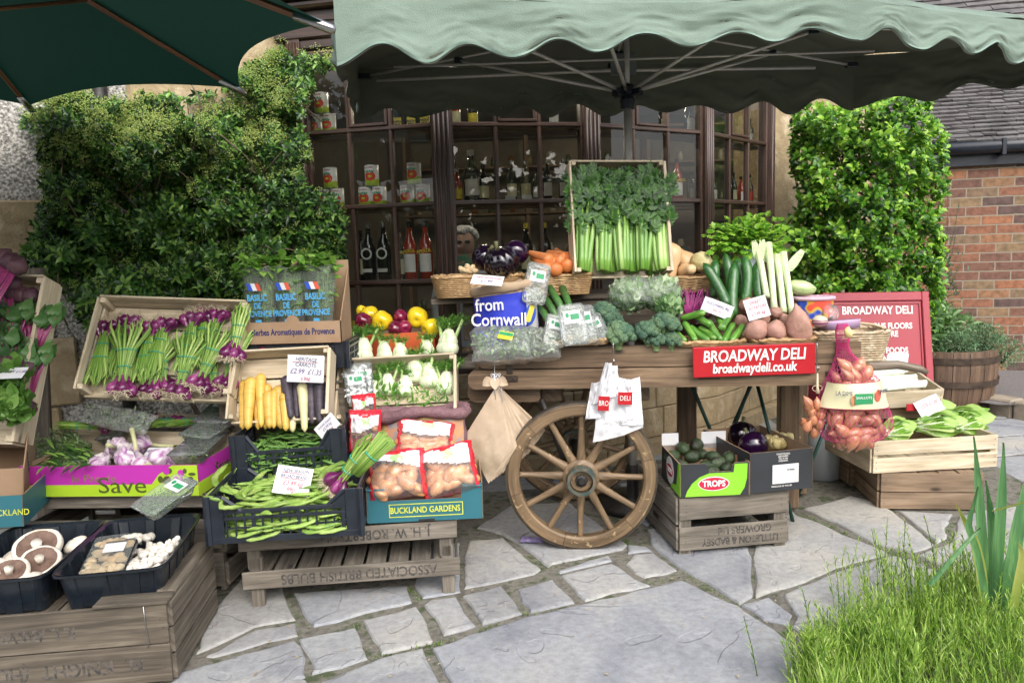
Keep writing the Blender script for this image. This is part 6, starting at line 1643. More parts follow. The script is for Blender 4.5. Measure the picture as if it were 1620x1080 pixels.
def basilpack(u,lb):
    p = P(u,530,3.14); p.z = BX.translation.z + .01; t = thing('basil_pack',lb,'herb pack',Matrix.Translation(p),'wrapped basil packs in the kraft box')
    def sl(sd):
        def fn(a,b):
            an = math.pi*(a + .0) ; w_ = .05 + .028*b; k = 1 + .12*noise.noise(V((a*6,b*5,u*.1)))
            return (-w_*math.cos(an)*k,-sd*(.022 + .022*b)*math.sin(an)*k,.3*b + .006*math.sin(a*20))
        return fn
    mb = MB(); mb.grid(sl(1),26,20); mb.grid(sl(-1),26,20); part('sleeve',mb,M_film,t)
    mb = MB(); it = []; st = MB()
    for k in range(26):
        x0,y0 = R.uniform(-.02,.02),R.uniform(-.012,.012); x1,y1 = x0*3.4,y0*2.6; st.tube([(x0,y0,.02),(x1*.7,y1*.7,.15),(x1,y1,.3)],.0022,5)
        for q in range(10):
            f = .3 + q*.07; o = V((x0 + (x1 - x0)*f,y0 + (y1 - y0)*f,.02 + .28*f)); d = V((R.uniform(-1,1),R.uniform(-.1,.8),R.uniform(-.2,.8))); it.append((o,d,V((0,-.5,1)),R.uniform(.032,.052),R.uniform(.022,.036)))
    for k in range(90):
        o = V((R.uniform(-.075,.075),R.uniform(-.045,.04),.3 + R.uniform(-.02,.035))); it.append((o,V((R.uniform(-1,1),R.uniform(-1,.6),R.uniform(-.2,.7))),V((0,0,1)),R.uniform(.035,.06),R.uniform(.022,.034)))
    for b,d,up,L_,W in it: mb.leaf(b,d,up,L_,W,fold=.3,bend=.5,n=4)
    part('leaves',mb,M_basil,t); part('stems',st,M_stalk,t)
    for i_,(tx,z,sz) in enumerate((('BASILIC',.175,.037),('DE',.142,.034),('PROVENCE',.11,.034))): text(tx,sz,M_bprint,t,Matrix.Translation((0,-.058,z)) @ FRONT,sx=.66,bold=.0007)
    for i_,m_ in enumerate((M_fb,M_white,M_fr)): patch('printed_flag',m_,t,[(-.03 + i_*.017,.205),(-.013 + i_*.017,.205),(-.023 + i_*.017,.235),(-.04 + i_*.017,.235)],FRONT @ Matrix.Translation((0,0,.058)))
    patch('barcode',M_bprint,t,rr(.024,.022,.001,0,.075),FRONT @ Matrix.Translation((0,0,.056)))
    return t
basilpack(418,'film wrapped basil with flag print, leftmost pack in the kraft box'); basilpack(463,'film wrapped basil with flag print, middle pack in the kraft box'); basilpack(508,'film wrapped basil with flag print and the fullest top, rightmost pack in the kraft box')
# ================================================================== bean crates
UB,UW = frame(P(374,766,2.77),P(548,752,2.80)); UD = .3
plastic_crate('plastic_crate','black plastic crate of pea pods, upper of the two bean crates',UB,UW,UD,.185,dip=.065,group='black plastic crates')
for i in range(235):
    lvl = i/235; z = .02 + .095*lvl + R.uniform(0,.012); x = R.uniform(.055,UW - .055); y = R.uniform(.03,UD - .03) if z > .09 else R.uniform(.026,.1)
    rbean[i % 3].put(rel(UB,(x,y,z + (y/UD)*.03*lvl),R.uniform(-25,25),R.uniform(-12,12),R.gauss(0,32) if y < .03 or z < .09 else R.uniform(-70,70),R.uniform(.85,1.15)),'slim dark green pea pod in the upper black crate','pea pods in the upper black crate')
card('price card stuck in the right side of the pea pods',along(P(497,677,2.84),P(538,672,2.84)) @ TRS((0,0,0),rx=-20,ry=-38),.095,.062,[('SUGAR SNAPS',.2,M_purpleink,.25,0),('£5.99 kg',.25,M_purpleink,0,0),('99p bag',.22,M_pink,-.28,0)])
LB,LW = frame(P(332,862,2.43),P(573,846,2.47)); LD = .34
plastic_crate('plastic_crate','black plastic crate of broad beans, lower of the two bean crates',LB,LW,LD,.165,dip=.05,group='black plastic crates')
for i in range(240):
    lvl = i/240; z = .018 + .09*lvl + R.uniform(0,.012); x = R.uniform(.1,LW - .1); y = R.uniform(.04,LD - .03) if z > .08 else R.uniform(.034,.09)
    flat_ = z < .08 or y < .05
    bbean[i % 4].put(rel(LB,(x,y,z + (y/LD)*.05*lvl),R.uniform(-30,30),R.uniform(-6,6),R.gauss(0,6) if flat_ else R.gauss(5,45),R.uniform(.8,1.05)*(.85 if flat_ else 1)),'pale green broad bean pod in the lower black crate','broad bean pods in the lower black crate')
for i,(u,v,u2,v2,h) in enumerate(((364,735,372,780,.17),(375,745,392,782,.16),(350,770,368,800,.15),(322,785,340,790,.165),(357,785,385,800,.15),(400,768,412,790,.15),(425,745,440,768,.16))):
    a,b_ = on(LB,u,v,h),on(LB,u2,v2,h - .03); bbean[2].put(along(a,b_) @ Matrix.Diagonal(((b_ - a).length/.2*1.15,1.1,1.1,1)),'pale green broad bean pod in the lower black crate','broad bean pods in the lower black crate')
card('white card reading NEW SEASON BROAD BEANS',along(P(435,758,2.56),P(492,762,2.56)) @ TRS((0,0,0),rx=-28,ry=4),.125,.098,[('NEW SEASON',.17,M_blueink,.34,1),('BROAD BEANS',.17,M_blueink,.14,1),('£3.49 kg',.24,M_pink,-.1,0),('99p',.24,M_pink,-.33,0)])
m_ = along(P(528,778,2.56),P(590,700,2.52),up=(0,-1,.6),at=.25); bunchC.put(m_ @ TRS((0,0,0),rz=-90,s=1.0),'spring onion bunch with roots lying over the corner of the broad bean crate','loose spring onion bunches')
mC = along(P(562,748,2.5),P(606,700,2.5),up=(0,-1,.6),at=0) @ TRS((0,0,0),rz=-90); chv = thing('chive_bunch','thick bunch of cut chives between the bean crates and the potato bags','herbs',mC)
mb = MB()
for k in range(90):
    a = k*2.4; r_ = math.sqrt(k/90)*.024; mb.tube([(r_*math.cos(a)*.8,0,r_*math.sin(a)*.8),(r_*math.cos(a),.075,r_*math.sin(a)),(r_*1.5*math.cos(a),.165 + R.uniform(-.006,.004),r_*1.2*math.sin(a))],.0024,5)
part('stems',mb,M_ongr,chv); mb = MB(); mb.tube([(.0275*math.cos(a),.085,.0275*math.sin(a)) for a in [2*math.pi*q/20 for q in range(21)]],.0024,5,cap=False); part('rubber_band',mb,M_band,chv)
# ================================================================== bulb trays (two stacked) and Buckland box
BT,BTW = frame(G(388,962) ,G(726,941));
BT,BTW = frame(V((-.975,2.585,0)),V((-.222,2.655,0)))
def bulbtray(label,M,tw,td,z_txt,dx):
    t = thing('slatted_tray',label,'tray',M,'stacked wooden bulb trays'); m = M_weather2
    for x in (.012,tw - .062):
        for y in (.004,td - .034): mb = MB(); mb.box((x,y,0),(x + .045,y + .03,.185),.003); part('leg',mb,m,t)
    mb = MB(); mb.box((-.012,-.012,.075),(tw + .004,.0,.14),.003); part('front_board',mb,m,t)
    mb = MB(); mb.box((-.012,td,.075),(tw + .004,td + .012,.14),.003); part('back_board',mb,m,t)
    for x in (0.0,tw - .01): mb = MB(); mb.box((x,.001,.08),(x + .009,td - .001,.125),.002); part('end_board',mb,m,t)
    n = 9
    for k in range(n): mb = MB(); w_ = (tw - .02)/n; mb.box((.012 + k*w_,.0,.1255 + R.uniform(0,.002)),(.012 + (k + 1)*w_ - .011,td,.134),.0015); part('slat',mb,m,t)
    return t
bt = bulbtray('lower grey slatted bulb tray on the paving reading ASSOCIATED BRITISH BULBS upside down',BT,BTW,.42,0,0)
flip_text('ASSOCIATED BRITISH BULBS',.052,bt,BTW*.53,-.0125,.107,.84)
bt2 = bulbtray('upper grey slatted bulb tray carrying the bean crate and the teal box',BT @ TRS((-.005,.0,.142)),BTW,.42,0,0); flip_text('J. H. W. ROBERTSON',.05,bt2,BTW*.62,-.0125,.108,.84)
KB,KW = frame(P(581,828,2.61),P(765,819,2.64)); KH = .125
M_teal = mat('teal_card',(.02,.12,.155),(.026,.14,.175),rough=.5,scale=4); M_yprint = mat('yellow_print',(.7,.72,.05),rough=.5)
kb = carton('produce_box','teal cardboard box lettered BUCKLAND GARDENS with a yellow frame',KB,KW,.34,KH,(M_teal,M_card),notch=(.07,KW - .075,.045),group='cardboard produce boxes')
for x0,x1 in ((.001,.068),(KW - .073,KW - .001)): mb = MB(); mb.box((x0,-.012,KH - .0035),(x1,.03,KH + .0015),.002); part('corner_flap',mb,M_teal,kb)
text('BUCKLAND GARDENS',.031,M_yprint,kb,Matrix.Translation((KW*.5,-.0006,.042)) @ FRONT,sx=.8,bold=.0004)
mb = MB();
for lo,hi in (((KW*.19,.018),(KW*.825,.0205)),((KW*.19,.064),(KW*.825,.0665)),((KW*.19,.0205),(KW*.197,.064)),((KW*.818,.0205),(KW*.825,.064))): mb.box((lo[0],-.0012,lo[1]),(hi[0],-.0002,hi[1]))
part('printed_frame',mb,M_yprint,kb)
mb = MB(); mb.box((KW*.44,-.0012,.0),(KW*.58,-.0002,.008)); part('hand_slot',mb,M_black,kb)
M_redfilm = mat('red_printed_film',(.55,.015,.03),(.65,.03,.05),rough=.2,coat=.6,scale=8,bump=.4,bscale=25)
M_whfilm = mat('white_printed_film',(.75,.72,.74),(.8,.78,.8),rough=.25,coat=.4,scale=8,bump=.3,bscale=25)
M_grfilm = mat('green_printed_film',(.35,.6,.25),(.5,.7,.35),rough=.25,coat=.4)
def potbag(name,label,M,W,Hh,T,seed,npot,lt):
    t = thing(name,label,'bag',M,'printed film bags of potatoes'); rg = random.Random(seed)
    k = 0; tries = 0; pts = []
    while k < npot and tries < 500:
        tries += 1; x,z = rg.uniform(-.33,.33)*W,rg.uniform(-.34,.2)*Hh
        if any((x - a) ** 2 + (z - b) ** 2 < (W*.115) ** 2 for a,b in pts): continue
        pts.append((x,z)); mb = MB(); mb.blob((0,0,0),(W*rg.uniform(.16,.22),W*.115,W*.11),16,12,amp=.2,fr=1.3,seed=seed*9 + k,M=Euler((0,rg.uniform(-.9,.9),0)).to_matrix().to_4x4())
        part('potato',mb,M_pinkpot,t,Matrix.Translation((x,rg.uniform(-.2,.1)*T,z))); k += 1
    def f(side):
        g = pillowfn(W,Hh,T,.007,seed,side); return lambda a,b: (g(a,b)[0],-g(a,b)[2]*1.15,g(a,b)[1])
    for side in (1,-1):
        mb = MB(); mb.grid(f(side),36,30)
        for q,fc in enumerate(mb.f):
            i_,j_ = q % 36,q // 36; a,b_ = i_/36,j_/30
            if side == -1: mb.mi[q] = 1
            elif b_ > .86 + .04*math.sin(a*9) or a < .09 + .02*math.sin(b_*12) or a > .93: mb.mi[q] = 1
            elif b_ > .6 + .12*math.sin(a*3.1 + seed): mb.mi[q] = 3 if (a - .55) ** 2 + (b_ - .74) ** 2 < .012 else 2
            else: mb.mi[q] = 0
        part('film',mb,[M_film,M_redfilm,M_whfilm,M_grfilm],t)
    if lt: text(lt,W*.16,M_pink,t,Matrix.Translation((-W*.18,-T*.56,Hh*.3)) @ FRONT @ Matrix.Rotation(rad(6),4,'Z'),sx=.8)
    return t
potbag('potato_bag','red and white film bag of potatoes, front left in the teal box',at(P(628,750,2.66),rx=-32,ry=-6),.21,.175,.095,1,15,'')
potbag('potato_bag','red and white film bag of potatoes, front right in the teal box',at(P(710,744,2.69),rx=-32,ry=-13),.21,.185,.1,2,15,'')
potbag('potato_bag','film bag of potatoes lying behind the other two in the teal box',at(P(672,697,2.80),rx=-38,ry=5),.22,.15,.1,3,13,'')
potbag('potato_bag','red topped film bag of potatoes standing behind the pea pod crate',at(P(578,682,2.93),rx=-6,ry=2),.13,.17,.07,4,6,'Ratte')
potbag('potato_bag','small red topped film bag standing behind the other red bags',at(P(577,652,3.02),rx=-4,ry=-3),.1,.15,.06,5,5,'')
# printed potato sack
SM = at(P(668,672,3.0),rx=-6,ry=-2)
ss = thing('potato_sack','purple-brown mesh potato sack with rolled top and faded SPUNTA print','sack',SM)
M_sack = mat('purple_mesh_sack',(.14,.07,.085),(.22,.12,.13),rough=.7,scale=40,bump=.4); M_sackp = mat('printed_sack_film',(.15,.3,.4),(.55,.28,.15),rough=.35,scale=5,col3=(.5,.5,.2),coat=.4,p0=.4,p1=.6)
mb = MB()
def sf(a,b):
    an = 2*math.pi*a; z = -.2 + .24*b; k = 1 + .05*noise.noise(V((math.cos(an)*2,math.sin(an)*2,b*4)))
    return (.175*math.cos(an)*k,.07*math.sin(an)*k,z)
mb.grid(sf,60,20)
for q in range(len(mb.f)):
    a = (q % 60)/60; b_ = (q // 60)/20
    if .53 < a < .95 and b_ > .25: mb.mi[q] = 1
part('sack',mb,[M_sack,M_sackp],ss)
mb = MB(); mb.tube([V((.18*math.cos(a),.075*math.sin(a),.05 + .01*math.sin(a*3))) for a in [2*math.pi*q/30 for q in range(31)]],[.024*(1 + .15*math.sin(q*2.1)) for q in range(31)],10,cap=False); part('rolled_top',mb,M_sack,ss)
text('SPUNTA',.048,M_ink,ss,Matrix.Translation((-.01,-.082,-.022)) @ FRONT,sx=.8,bold=.001)
# ================================================================== fennel crate, pepper box
FC,FW = frame(P(540,678,3.08),P(722,668,3.08),tilt=52); FD = .27
slat_crate('pale_wooden_crate','pale wood crate tilted up to show rows of fennel bulbs',FC,FW,FD,.10,M_pale,fb=[(0,.05)],sb=[(0,.10)],backh=[(0,.1)],nfl=3,fl_y=False,post=.018)
fl_ = [(0,573,560,3.34,1.0,'largest, in the back row at the left with tall stalks'),(1,608,560,3.33,.8,'back row, second from the left'),(1,634,563,3.32,.8,'back row, middle, with one tall stalk'),(1,676,560,3.33,.85,'back row, second from the right'),(0,708,548,3.32,1.05,'big one at the right end of the back row with curling stalk'),
       (0,612,614,3.16,.85,'front row left in the tilted crate'),(1,641,616,3.15,.82,'squat, second in the front row of the tilted crate'),(2,655,592,3.2,.95,'standing high in the middle of the tilted crate'),(2,679,600,3.18,1.0,'tall, right of the middle of the tilted crate'),(0,706,612,3.16,.9,'long pale one at the right end of the tilted crate'),(1,590,620,3.16,.7,'small, behind the white punnets')]
for i,(k,u,v,y,s,lb) in enumerate(fl_): fen[k].put(at(P(u,v,y),rx=-12,ry=R.uniform(-9,9),rz=R.uniform(-25,25),s=s*1.02),'white fennel bulb, ' + lb,'fennel bulbs')
mb = MB(); it = []
for k in range(200): it.append((on(FC,R.uniform(585,715),R.uniform(612,640),.04),V((R.gauss(0,.5),-.2,1)) if k % 2 else rdir(),V((0,-1,.2)),R.uniform(.02,.05),.003 if k % 3 else .01))
quick_leaves(mb,it); single('fennel_tops',mb,M_frond,'loose feathery fennel tops filling the bottom of the fennel crate','herbs')['kind'] = 'stuff'
pn('white-backed clear punnet leaning at the left end of the fennel crate, front one',568,640,560,585,FC,.085,.085,.02,.0,n=60,la=(0,.12),lw=.75,cm=M_white)
pn('clear punnet leaning behind the front one at the left of the fennel crate',575,632,572,578,FC,.06,.085,.02,.0,n=60,la=(0,.15),cm=M_white)
RM,RW = frame(P(566,582,3.44),P(692,575,3.44))
M_rbox = mat('red_orange_card',(.5,.05,.02),(.6,.12,.03),rough=.5,scale=1.5,stretch=(1,1,.2))
rb = carton('produce_box','red cardboard box of yellow peppers behind the fennel',RM,RW,.3,.15,(M_rbox,M_card),group='cardboard produce boxes'); patch('hand_hole',M_black,rb,ell(.024,.024,16,RW*.7,.06),FRONT @ Matrix.Translation((0,0,.0008)))
cv,_ = frame(V((-.92,3.12,0)),V((-.26,3.2,0))); slat_crate('wooden_crate','dark weathered crate standing under the fennel crate',cv,.62,.38,.56,M_weather,fb=[(.02,.16),(.2,.34),(.38,.54)],nfl=5,floor_z=.55)
cv,_ = frame(P(560,640,3.46),P(700,640,3.46)); cv.translation.z = 0; slat_crate('wooden_crate','dark weathered crate standing under the red pepper box',cv,.42,.3,RM.translation.z - .005,M_weather,fb=[(.02,.2),(.25,.45),(.5,.7)],nfl=5,floor_z=RM.translation.z - .01)
for i,(u,v,y,s,c,rx,ry) in enumerate(((604,508,3.5,1.05,0,-80,10),(585,498,3.58,.9,0,-60,-30),(660,502,3.5,1.05,0,-75,0),(681,518,3.46,.9,0,-40,70),(574,508,3.48,.85,1,-70,0),(634,502,3.55,.8,1,-60,20),(640,518,3.47,.75,1,-70,-40),(572,492,3.62,.6,0,-70,0),(625,520,3.46,.75,1,-50,0))):
    (rpep if c else pep).put(at(P(u,v,y),rx=rx,ry=ry,s=s),['large glossy yellow pepper left of centre in the red box','yellow pepper half hidden at the back left of the red box','large glossy yellow pepper right of centre in the red box','yellow pepper lying on its side at the right end','dark red pepper at the left end of the red box','dark red pepper high between the yellow ones','small dark red pepper low right of the middle','small yellow pepper at the back left corner','small dark red pepper at the front middle'][i],'peppers in the red box')
# ================================================================== far left: leaning beetroot crate, greens carton
LM = TRS((-2.28,2.62,.30),rx=58,rz=-12)
LM,_w = frame(P(-150,700,2.75),P(48,705,2.75),tilt=68)
slat_crate('pale_wooden_crate','pale wood crate standing nearly upright full of beetroot bunches at the left edge',LM,_w,.62,.13,M_pale,fb=[(0,.11)],sb=[(.0,.12)],backh=[(0,.12)],nfl=4,fl_y=False)
pl_,_ = frame(P(62,640,3.0),P(86,640,3.0)); pl_.translation.z = 0
t = thing('upright_plank','tall grey plank leaning against the wall behind the beetroot crate','plank',TRS((-2.12,3.22,0),rx=-6)); mb = MB(); mb.box((0,0,0),(.075,.02,1.24),.003); part('board',mb,M_weather,t)
M_beetleaf = leafmat('beet_leaf',[(.2,(.025,.08,.02)),(.5,(.06,.16,.04)),(.85,(.13,.25,.07))],thin=.25,scale=8)
M_beetst = mat('beet_stalk',(.22,.02,.1),(.36,.06,.18),rough=.35,scale=8,coat=.2); M_beet = mat('beetroot_skin',(.06,.02,.035),(.11,.05,.06),rough=.6,scale=10,bump=.4)
def beetb(t):
    for x in (-.035,.03,0): mb = MB(); mb.lathe([(.001,-.04),(.01,-.034),(.03,-.02),(.036,0),(.028,.022),(.01,.032),(.001,.033)],18,M=Matrix.Translation((x,-.02,.03)) @ Matrix.Rotation(rad(-90),4,'X')); part('root',mb,M_beet,t)
    mb = MB(); lf = MB()
    for k in range(40):
        x = R.uniform(-.045,.045); e = V((x*2.4,R.uniform(.16,.2),R.uniform(.02,.06))); mb.tube([(x,.0,.03),(x*1.5,.1,.035),e],[.005,.004,.0025],6)
        lf.leaf(e - V((0,.04,0)),V((x*2 + R.uniform(-.2,.2),1,R.uniform(-.3,.3))),(0,0,1),R.uniform(.06,.095),R.uniform(.034,.052),fold=.35,bend=.5,n=9,wave=.16)
    part('stalks',mb,M_beetst,t); part('leaves',lf,M_beetleaf,t)
beet = multi('beetroot_bunch','beetroot',beetb)
for i,(u,v,rz,h,lb) in enumerate(((18,425,150,.16,'beetroot bunch resting on the top edge of the upright crate, roots out'),(10,460,178,.08,'beetroot bunch hanging roots up at the top of the upright crate'),(12,572,6,.07,'beetroot bunch with stalks up low in the upright crate'),(45,575,-3,.06,'beetroot bunch at the right side of the upright crate'),(-30,565,10,.06,'beetroot bunch at the cut-off left side of the upright crate'),(40,480,175,.06,'beetroot bunch leaves down in the top right of the upright crate'),(20,520,182,.04,'beetroot bunch leaves down in the middle of the upright crate'),(38,640,3,.05,'beetroot bunch low at the front right of the upright crate'))):
    p = LM.inverted() @ on(LM,u,v,h); beet.put(LM @ TRS(p,rz=rz),lb,'beetroot bunches in the upright crate')
GM,GW = frame(P(-90,800,2.52),P(38,792,2.62))
gc = carton('produce_box','plain cardboard box with slanted sides and hand hole at the left edge',GM,GW,.3,.12,(M_card,M_card),backh=.4,leftb=.4,rightb=.42,group='cardboard produce boxes')
patch('hand_hole',M_black,gc,rr(.07,.022,.01,.22,.26),Matrix.Translation((GW + .001,0,0)) @ Matrix.Rotation(rad(90),4,'Z') @ FRONT); text('FRAGILE',.03,M_ink,gc,Matrix.Translation((GW + .001,.09,.12)) @ Matrix.Rotation(rad(90),4,'Z') @ FRONT @ Matrix.Rotation(rad(-60),4,'Z'),sx=.9)
gm2,gw2 = frame(P(-60,838,2.45),P(38,832,2.5)); g2 = carton('produce_box','dark teal box with yellow print under the plain cardboard box at the left edge',gm2,gw2,.3,.11,(M_teal,M_card),group='cardboard produce boxes'); text('BUCKLAND',.03,M_yprint,g2,Matrix.Translation((gw2*.75,-.0006,.05)) @ FRONT,sx=.8)
M_lett = leafmat('soft_lettuce',[(.2,(.05,.13,.02)),(.5,(.11,.25,.04)),(.85,(.25,.42,.1))],thin=.35,scale=10)
def leafball(label,p,r_,n,m,L0=.06,W0=.045,cat='cabbage',name='cabbage',sc=(1,1,1)):
    t = thing(name,label,cat,Matrix.Translation(p)); mb = MB()
    for k in range(n):
        d = rdir(); d.y = -abs(d.y) if R.random() < .8 else d.y; o = V((d.x*sc[0],d.y*sc[1],d.z*sc[2]))*r_*R.uniform(.55,.9); g = (V((0,0,1)) + rdir()*.7 + d*.35).normalized()
        mb.leaf(o - g*L0*.4,g,d + rdir()*.35,L0*R.uniform(.7,1.2),W0*R.uniform(.7,1.2),fold=.3,bend=-.2,n=6,wave=.14,pt=.8)
    part('leaves',mb,m,t); return t
def leafhead(label,p,r_,n,m,L0=.06,W0=.05,cat='lettuce',name='lettuce_head',flat=.7,up=.5):
    t = thing(name,label,cat,Matrix.Translation(p)); mb = MB()
    for k in range(n):
        a = k*2.4; f = k/n; d = V((math.cos(a),math.sin(a),up + 1.4*(1 - f))).normalized(); o = V((d.x,d.y,d.z*flat))*r_*.25
        mb.leaf(o,d,V((-d.x,-d.y,1.2)),L0*(.7 + .5*f)*r_/.07,W0*(.7 + .6*f)*r_/.07,fold=.35,bend=.55,n=7,wave=.09,pt=.8)
    part('leaves',mb,m,t); return t
for i,(u,v,y,r_,lb) in enumerate(((12,600,2.66,.08,'topmost'),(22,640,2.63,.07,'lower'),(-20,625,2.66,.08,'cut-off leftmost'))): leafball('soft green lettuce in the plain carton at the left edge, ' + lb,P(u,v,y),r_,70,M_lett,.06,.045,'lettuce','lettuce_head')
card('price card at the left edge under the beetroot',at(P(14,590,2.60),rx=-60,rz=4),.11,.06,[('BEETROOT £1.60',.3,M_purpleink,.1,0)])
# ================================================================== ON THE CART
bed = CM @ V((0,0,.02))
M_darkgreen_leek = leafmat('celery_leaf',[(.15,(.012,.045,.01)),(.45,(.035,.11,.018)),(.7,(.08,.2,.032)),(.9,(.15,.3,.055))],rough=.45,thin=.25,scale=8)
M_cel = mat('celery_stalk',(.12,.29,.035),(.2,.39,.065),rough=.35,scale=5,stretch=(3,.6,3),coat=.15,rnd=.12,col3=(.36,.54,.16),detail=2)
# celery crate standing nearly upright
a_,b_ = P(906,440,3.36),P(1050,438,3.40); CE,CEW = frame(a_,b_,tilt=74)
CED = (P(900,266,3.47) - a_).length
slat_crate('pale_wooden_crate','pale crate standing upright at the back of the cart packed with celery',CE,CEW,CED,.115,M_pale,fb=[(0,.03)],sb=[(0,.115)],backh=[(0,.1)],nfl=4,fl_y=False,post=.018)
def celery(t):
    mb = MB()
    for k in range(9):
        a = k*2.4; r_ = math.sqrt((k + .5)/9)*.033; x,z = r_*math.cos(a),.03 + r_*math.sin(a)*.7
        jx = R.uniform(-.012,.012); mb.tube([(x*.55,0,z),(x*.85,.05,z),(x*1.0 + jx*.4,.14 + R.uniform(-.02,.02),z + .004),(x*1.3 + jx,.26,z + .008)],[.012,.0115,R.uniform(.007,.011),.004],9,flat=.6)
    part('stalks',mb,M_cel,t)
    lf = MB()
    for k in range(150):
        o = V((R.uniform(-.046,.046),.15 + .225*R.random() ** .65,.03 + R.uniform(-.02,.05))); d = V((R.uniform(-1,1),R.uniform(-.3,1.2),R.uniform(-.2,.7))).normalized()
        up = V((R.uniform(-.4,.4),-.2,1)); s = R.uniform(.012,.034); sd = d.cross(up).normalized()
        for q in (-.9,-.45,0,.45,.9): lf.leaf(o + d*s*.2,d*(1.2 - abs(q)*.5) + sd*q,up,s*(1.5 - abs(q)*.45),s*.42,fold=.25,bend=.35,n=3,wave=.1)
    part('leaves',lf,M_darkgreen_leek,t)
cels = [multi('celery_head','celery',celery) for _ in range(3)]
for i in range(9):
    x = .028 + (CEW - .056)*(i % 5)/4 if i < 5 else .05 + (CEW - .1)*(i - 5)/3
    cels[i % 3].put(CE @ TRS((x,.012,.05 if i < 5 else .01),rz=R.uniform(-5,5),s=(R.uniform(.9,1.15),CED/.43*R.uniform(.95,1.04),1)),'celery head standing in the upright crate, ' + (ordn(i,9) + ' of the front row' if i < 5 else ordn(i - 5,9) + ' of the back row'),'celery heads in the upright crate')
# finer bunch of parsley or spring onions at the right end of that crate
pb = thing('parsley_bunch','dark green bunch of thin-stemmed parsley at the right end of the celery crate','herbs',P(1030,436,3.36)); mb = MB(); lf = MB()
for k in range(46):
    a = k*2.4; r_ = math.sqrt(k/46); x0,y0 = r_*.012*math.cos(a),r_*.01*math.sin(a); e = V((x0*4.2 - .01,y0*3 + .03,R.uniform(.2,.3))); mb.tube([(x0,y0,0),(x0*1.5,y0*1.5,.09),e],[.002,.0018,.0012],4)
    if k % 2:
        for q in range(4): lf.leaf(e + rdir()*.014,rdir() + V((.3,-.3,.5)),(0,-.6,1),.03,.022,n=3)
part('stems',mb,M_stalk,pb); part('leaves',lf,M_darkgreen_leek,pb)
# baskets on the plank shelf
b1 = P(735,470,3.43); b1.z = 1.037
basket('shallow honey wicker basket of ginger and aubergines at the left end of the shelf',at(b1 + V((.06,.03,0)),rz=2),.40,.23,.095,.1)
b2 = P(885,470,3.40); b2.z = 1.037
basket('honey wicker basket of carrots in the middle of the shelf',at(b2 + V((-.01,.02,0)),rz=3),.30,.23,.09,.12)
b3 = P(1085,455,3.42)
basket('honey wicker basket holding butternut squashes at the right end of the shelf',at(b3 - V((0,0,.02)),rz=-2),.22,.2,.07,.1)
M_ging = mat('ginger_skin',(.5,.36,.2),(.62,.47,.28),rough=.7,scale=16,bump=.3)
def gin(mb):
    for x,y,z,a,l_ in ((0,0,0,20,.03),(.022,0,.008,-50,.022),(-.022,.004,.004,60,.02),(.004,.0,.014,90,.018),(.036,0,-.002,10,.018)): mb.blob((x,y,z),(l_,.011,.0125),14,10,amp=.25,fr=3,seed=a,M=Matrix.Rotation(rad(a),4,'Y'))
simple('ginger_root','ginger',gin,M_ging).put(at(P(738,428,3.38)),'knobbly pale ginger root in the left basket')
aub1.put(at(P(792,416,3.38),rx=18,ry=-14,s=1.18),'ribbed black round aubergine, left one in the basket'); aub2.put(at(P(816,400,3.44),rx=-70,ry=10,s=.86),'smooth purple round aubergine sitting on top of the basket')
aub1.put(at(P(768,408,3.5),rx=40,ry=30,s=.95),'dark aubergine half hidden at the back of the left basket')
oc_ = ((832,398,872,412,3.48,3.33,1.15),(838,408,884,416,3.46,3.34,1.1),(862,398,896,408,3.52,3.36,1.1),(880,396,900,412,3.5,3.36,1.0),(848,412,868,427,3.42,3.29,1.2),(865,412,882,429,3.42,3.28,1.25),(888,404,899,423,3.45,3.29,1.25),(905,428,924,412,3.36,3.31,1.25),(868,404,890,414,3.45,3.32,1.1),(900,405,912,424,3.45,3.33,1.1))
for i,(u0,v0,u1,v1,y0,y1,s) in enumerate(oc_):
    a,b_ = P(u0,v0,y0),P(u1,v1,y1); ocar.put(along(b_,a,at=0) @ Matrix.Diagonal((1,s*1.15,s*1.15,1)),'plump orange carrot with its cut end forward in the middle basket, ' + ordn(rank(oc_,i,2),10),'orange carrots in the middle basket')
M_but2 = mat('butternut_skin',(.62,.4,.2),(.7,.48,.27),rough=.4,scale=5,coat=.15)
def bnut(mb): mb.lathe([(.001,-.09),(.025,-.088),(.045,-.072),(.052,-.045),(.046,-.015),(.034,.015),(.031,.05),(.03,.075),(.018,.09),(.001,.093)],28)
bn = simple('butternut_squash','squash',bnut,M_but2)
bn.put(at(P(1061,416,3.4),rx=170,ry=6,s=.95),'butternut squash standing at the left of the right-hand basket'); bn.put(at(P(1078,408,3.47),rx=-10,ry=-48,s=1.0),'butternut squash leaning behind the first one'); bn.put(at(P(1088,428,3.36),rx=80,ry=30,s=.7),'butternut squash mostly sunk in the right-hand basket')
M_celr = mat('celeriac_skin',(.42,.36,.16),(.55,.48,.25),rough=.7,scale=9,bump=.5,col3=(.3,.32,.12))
simple('swede','swede',lambda mb: (mb.blob((0,0,0),(.048,.045,.045),28,20,amp=.12,fr=3,seed=4)),M_celr).put(at(P(1109,414,3.4)),'yellow-green swede beside the butternut squashes')
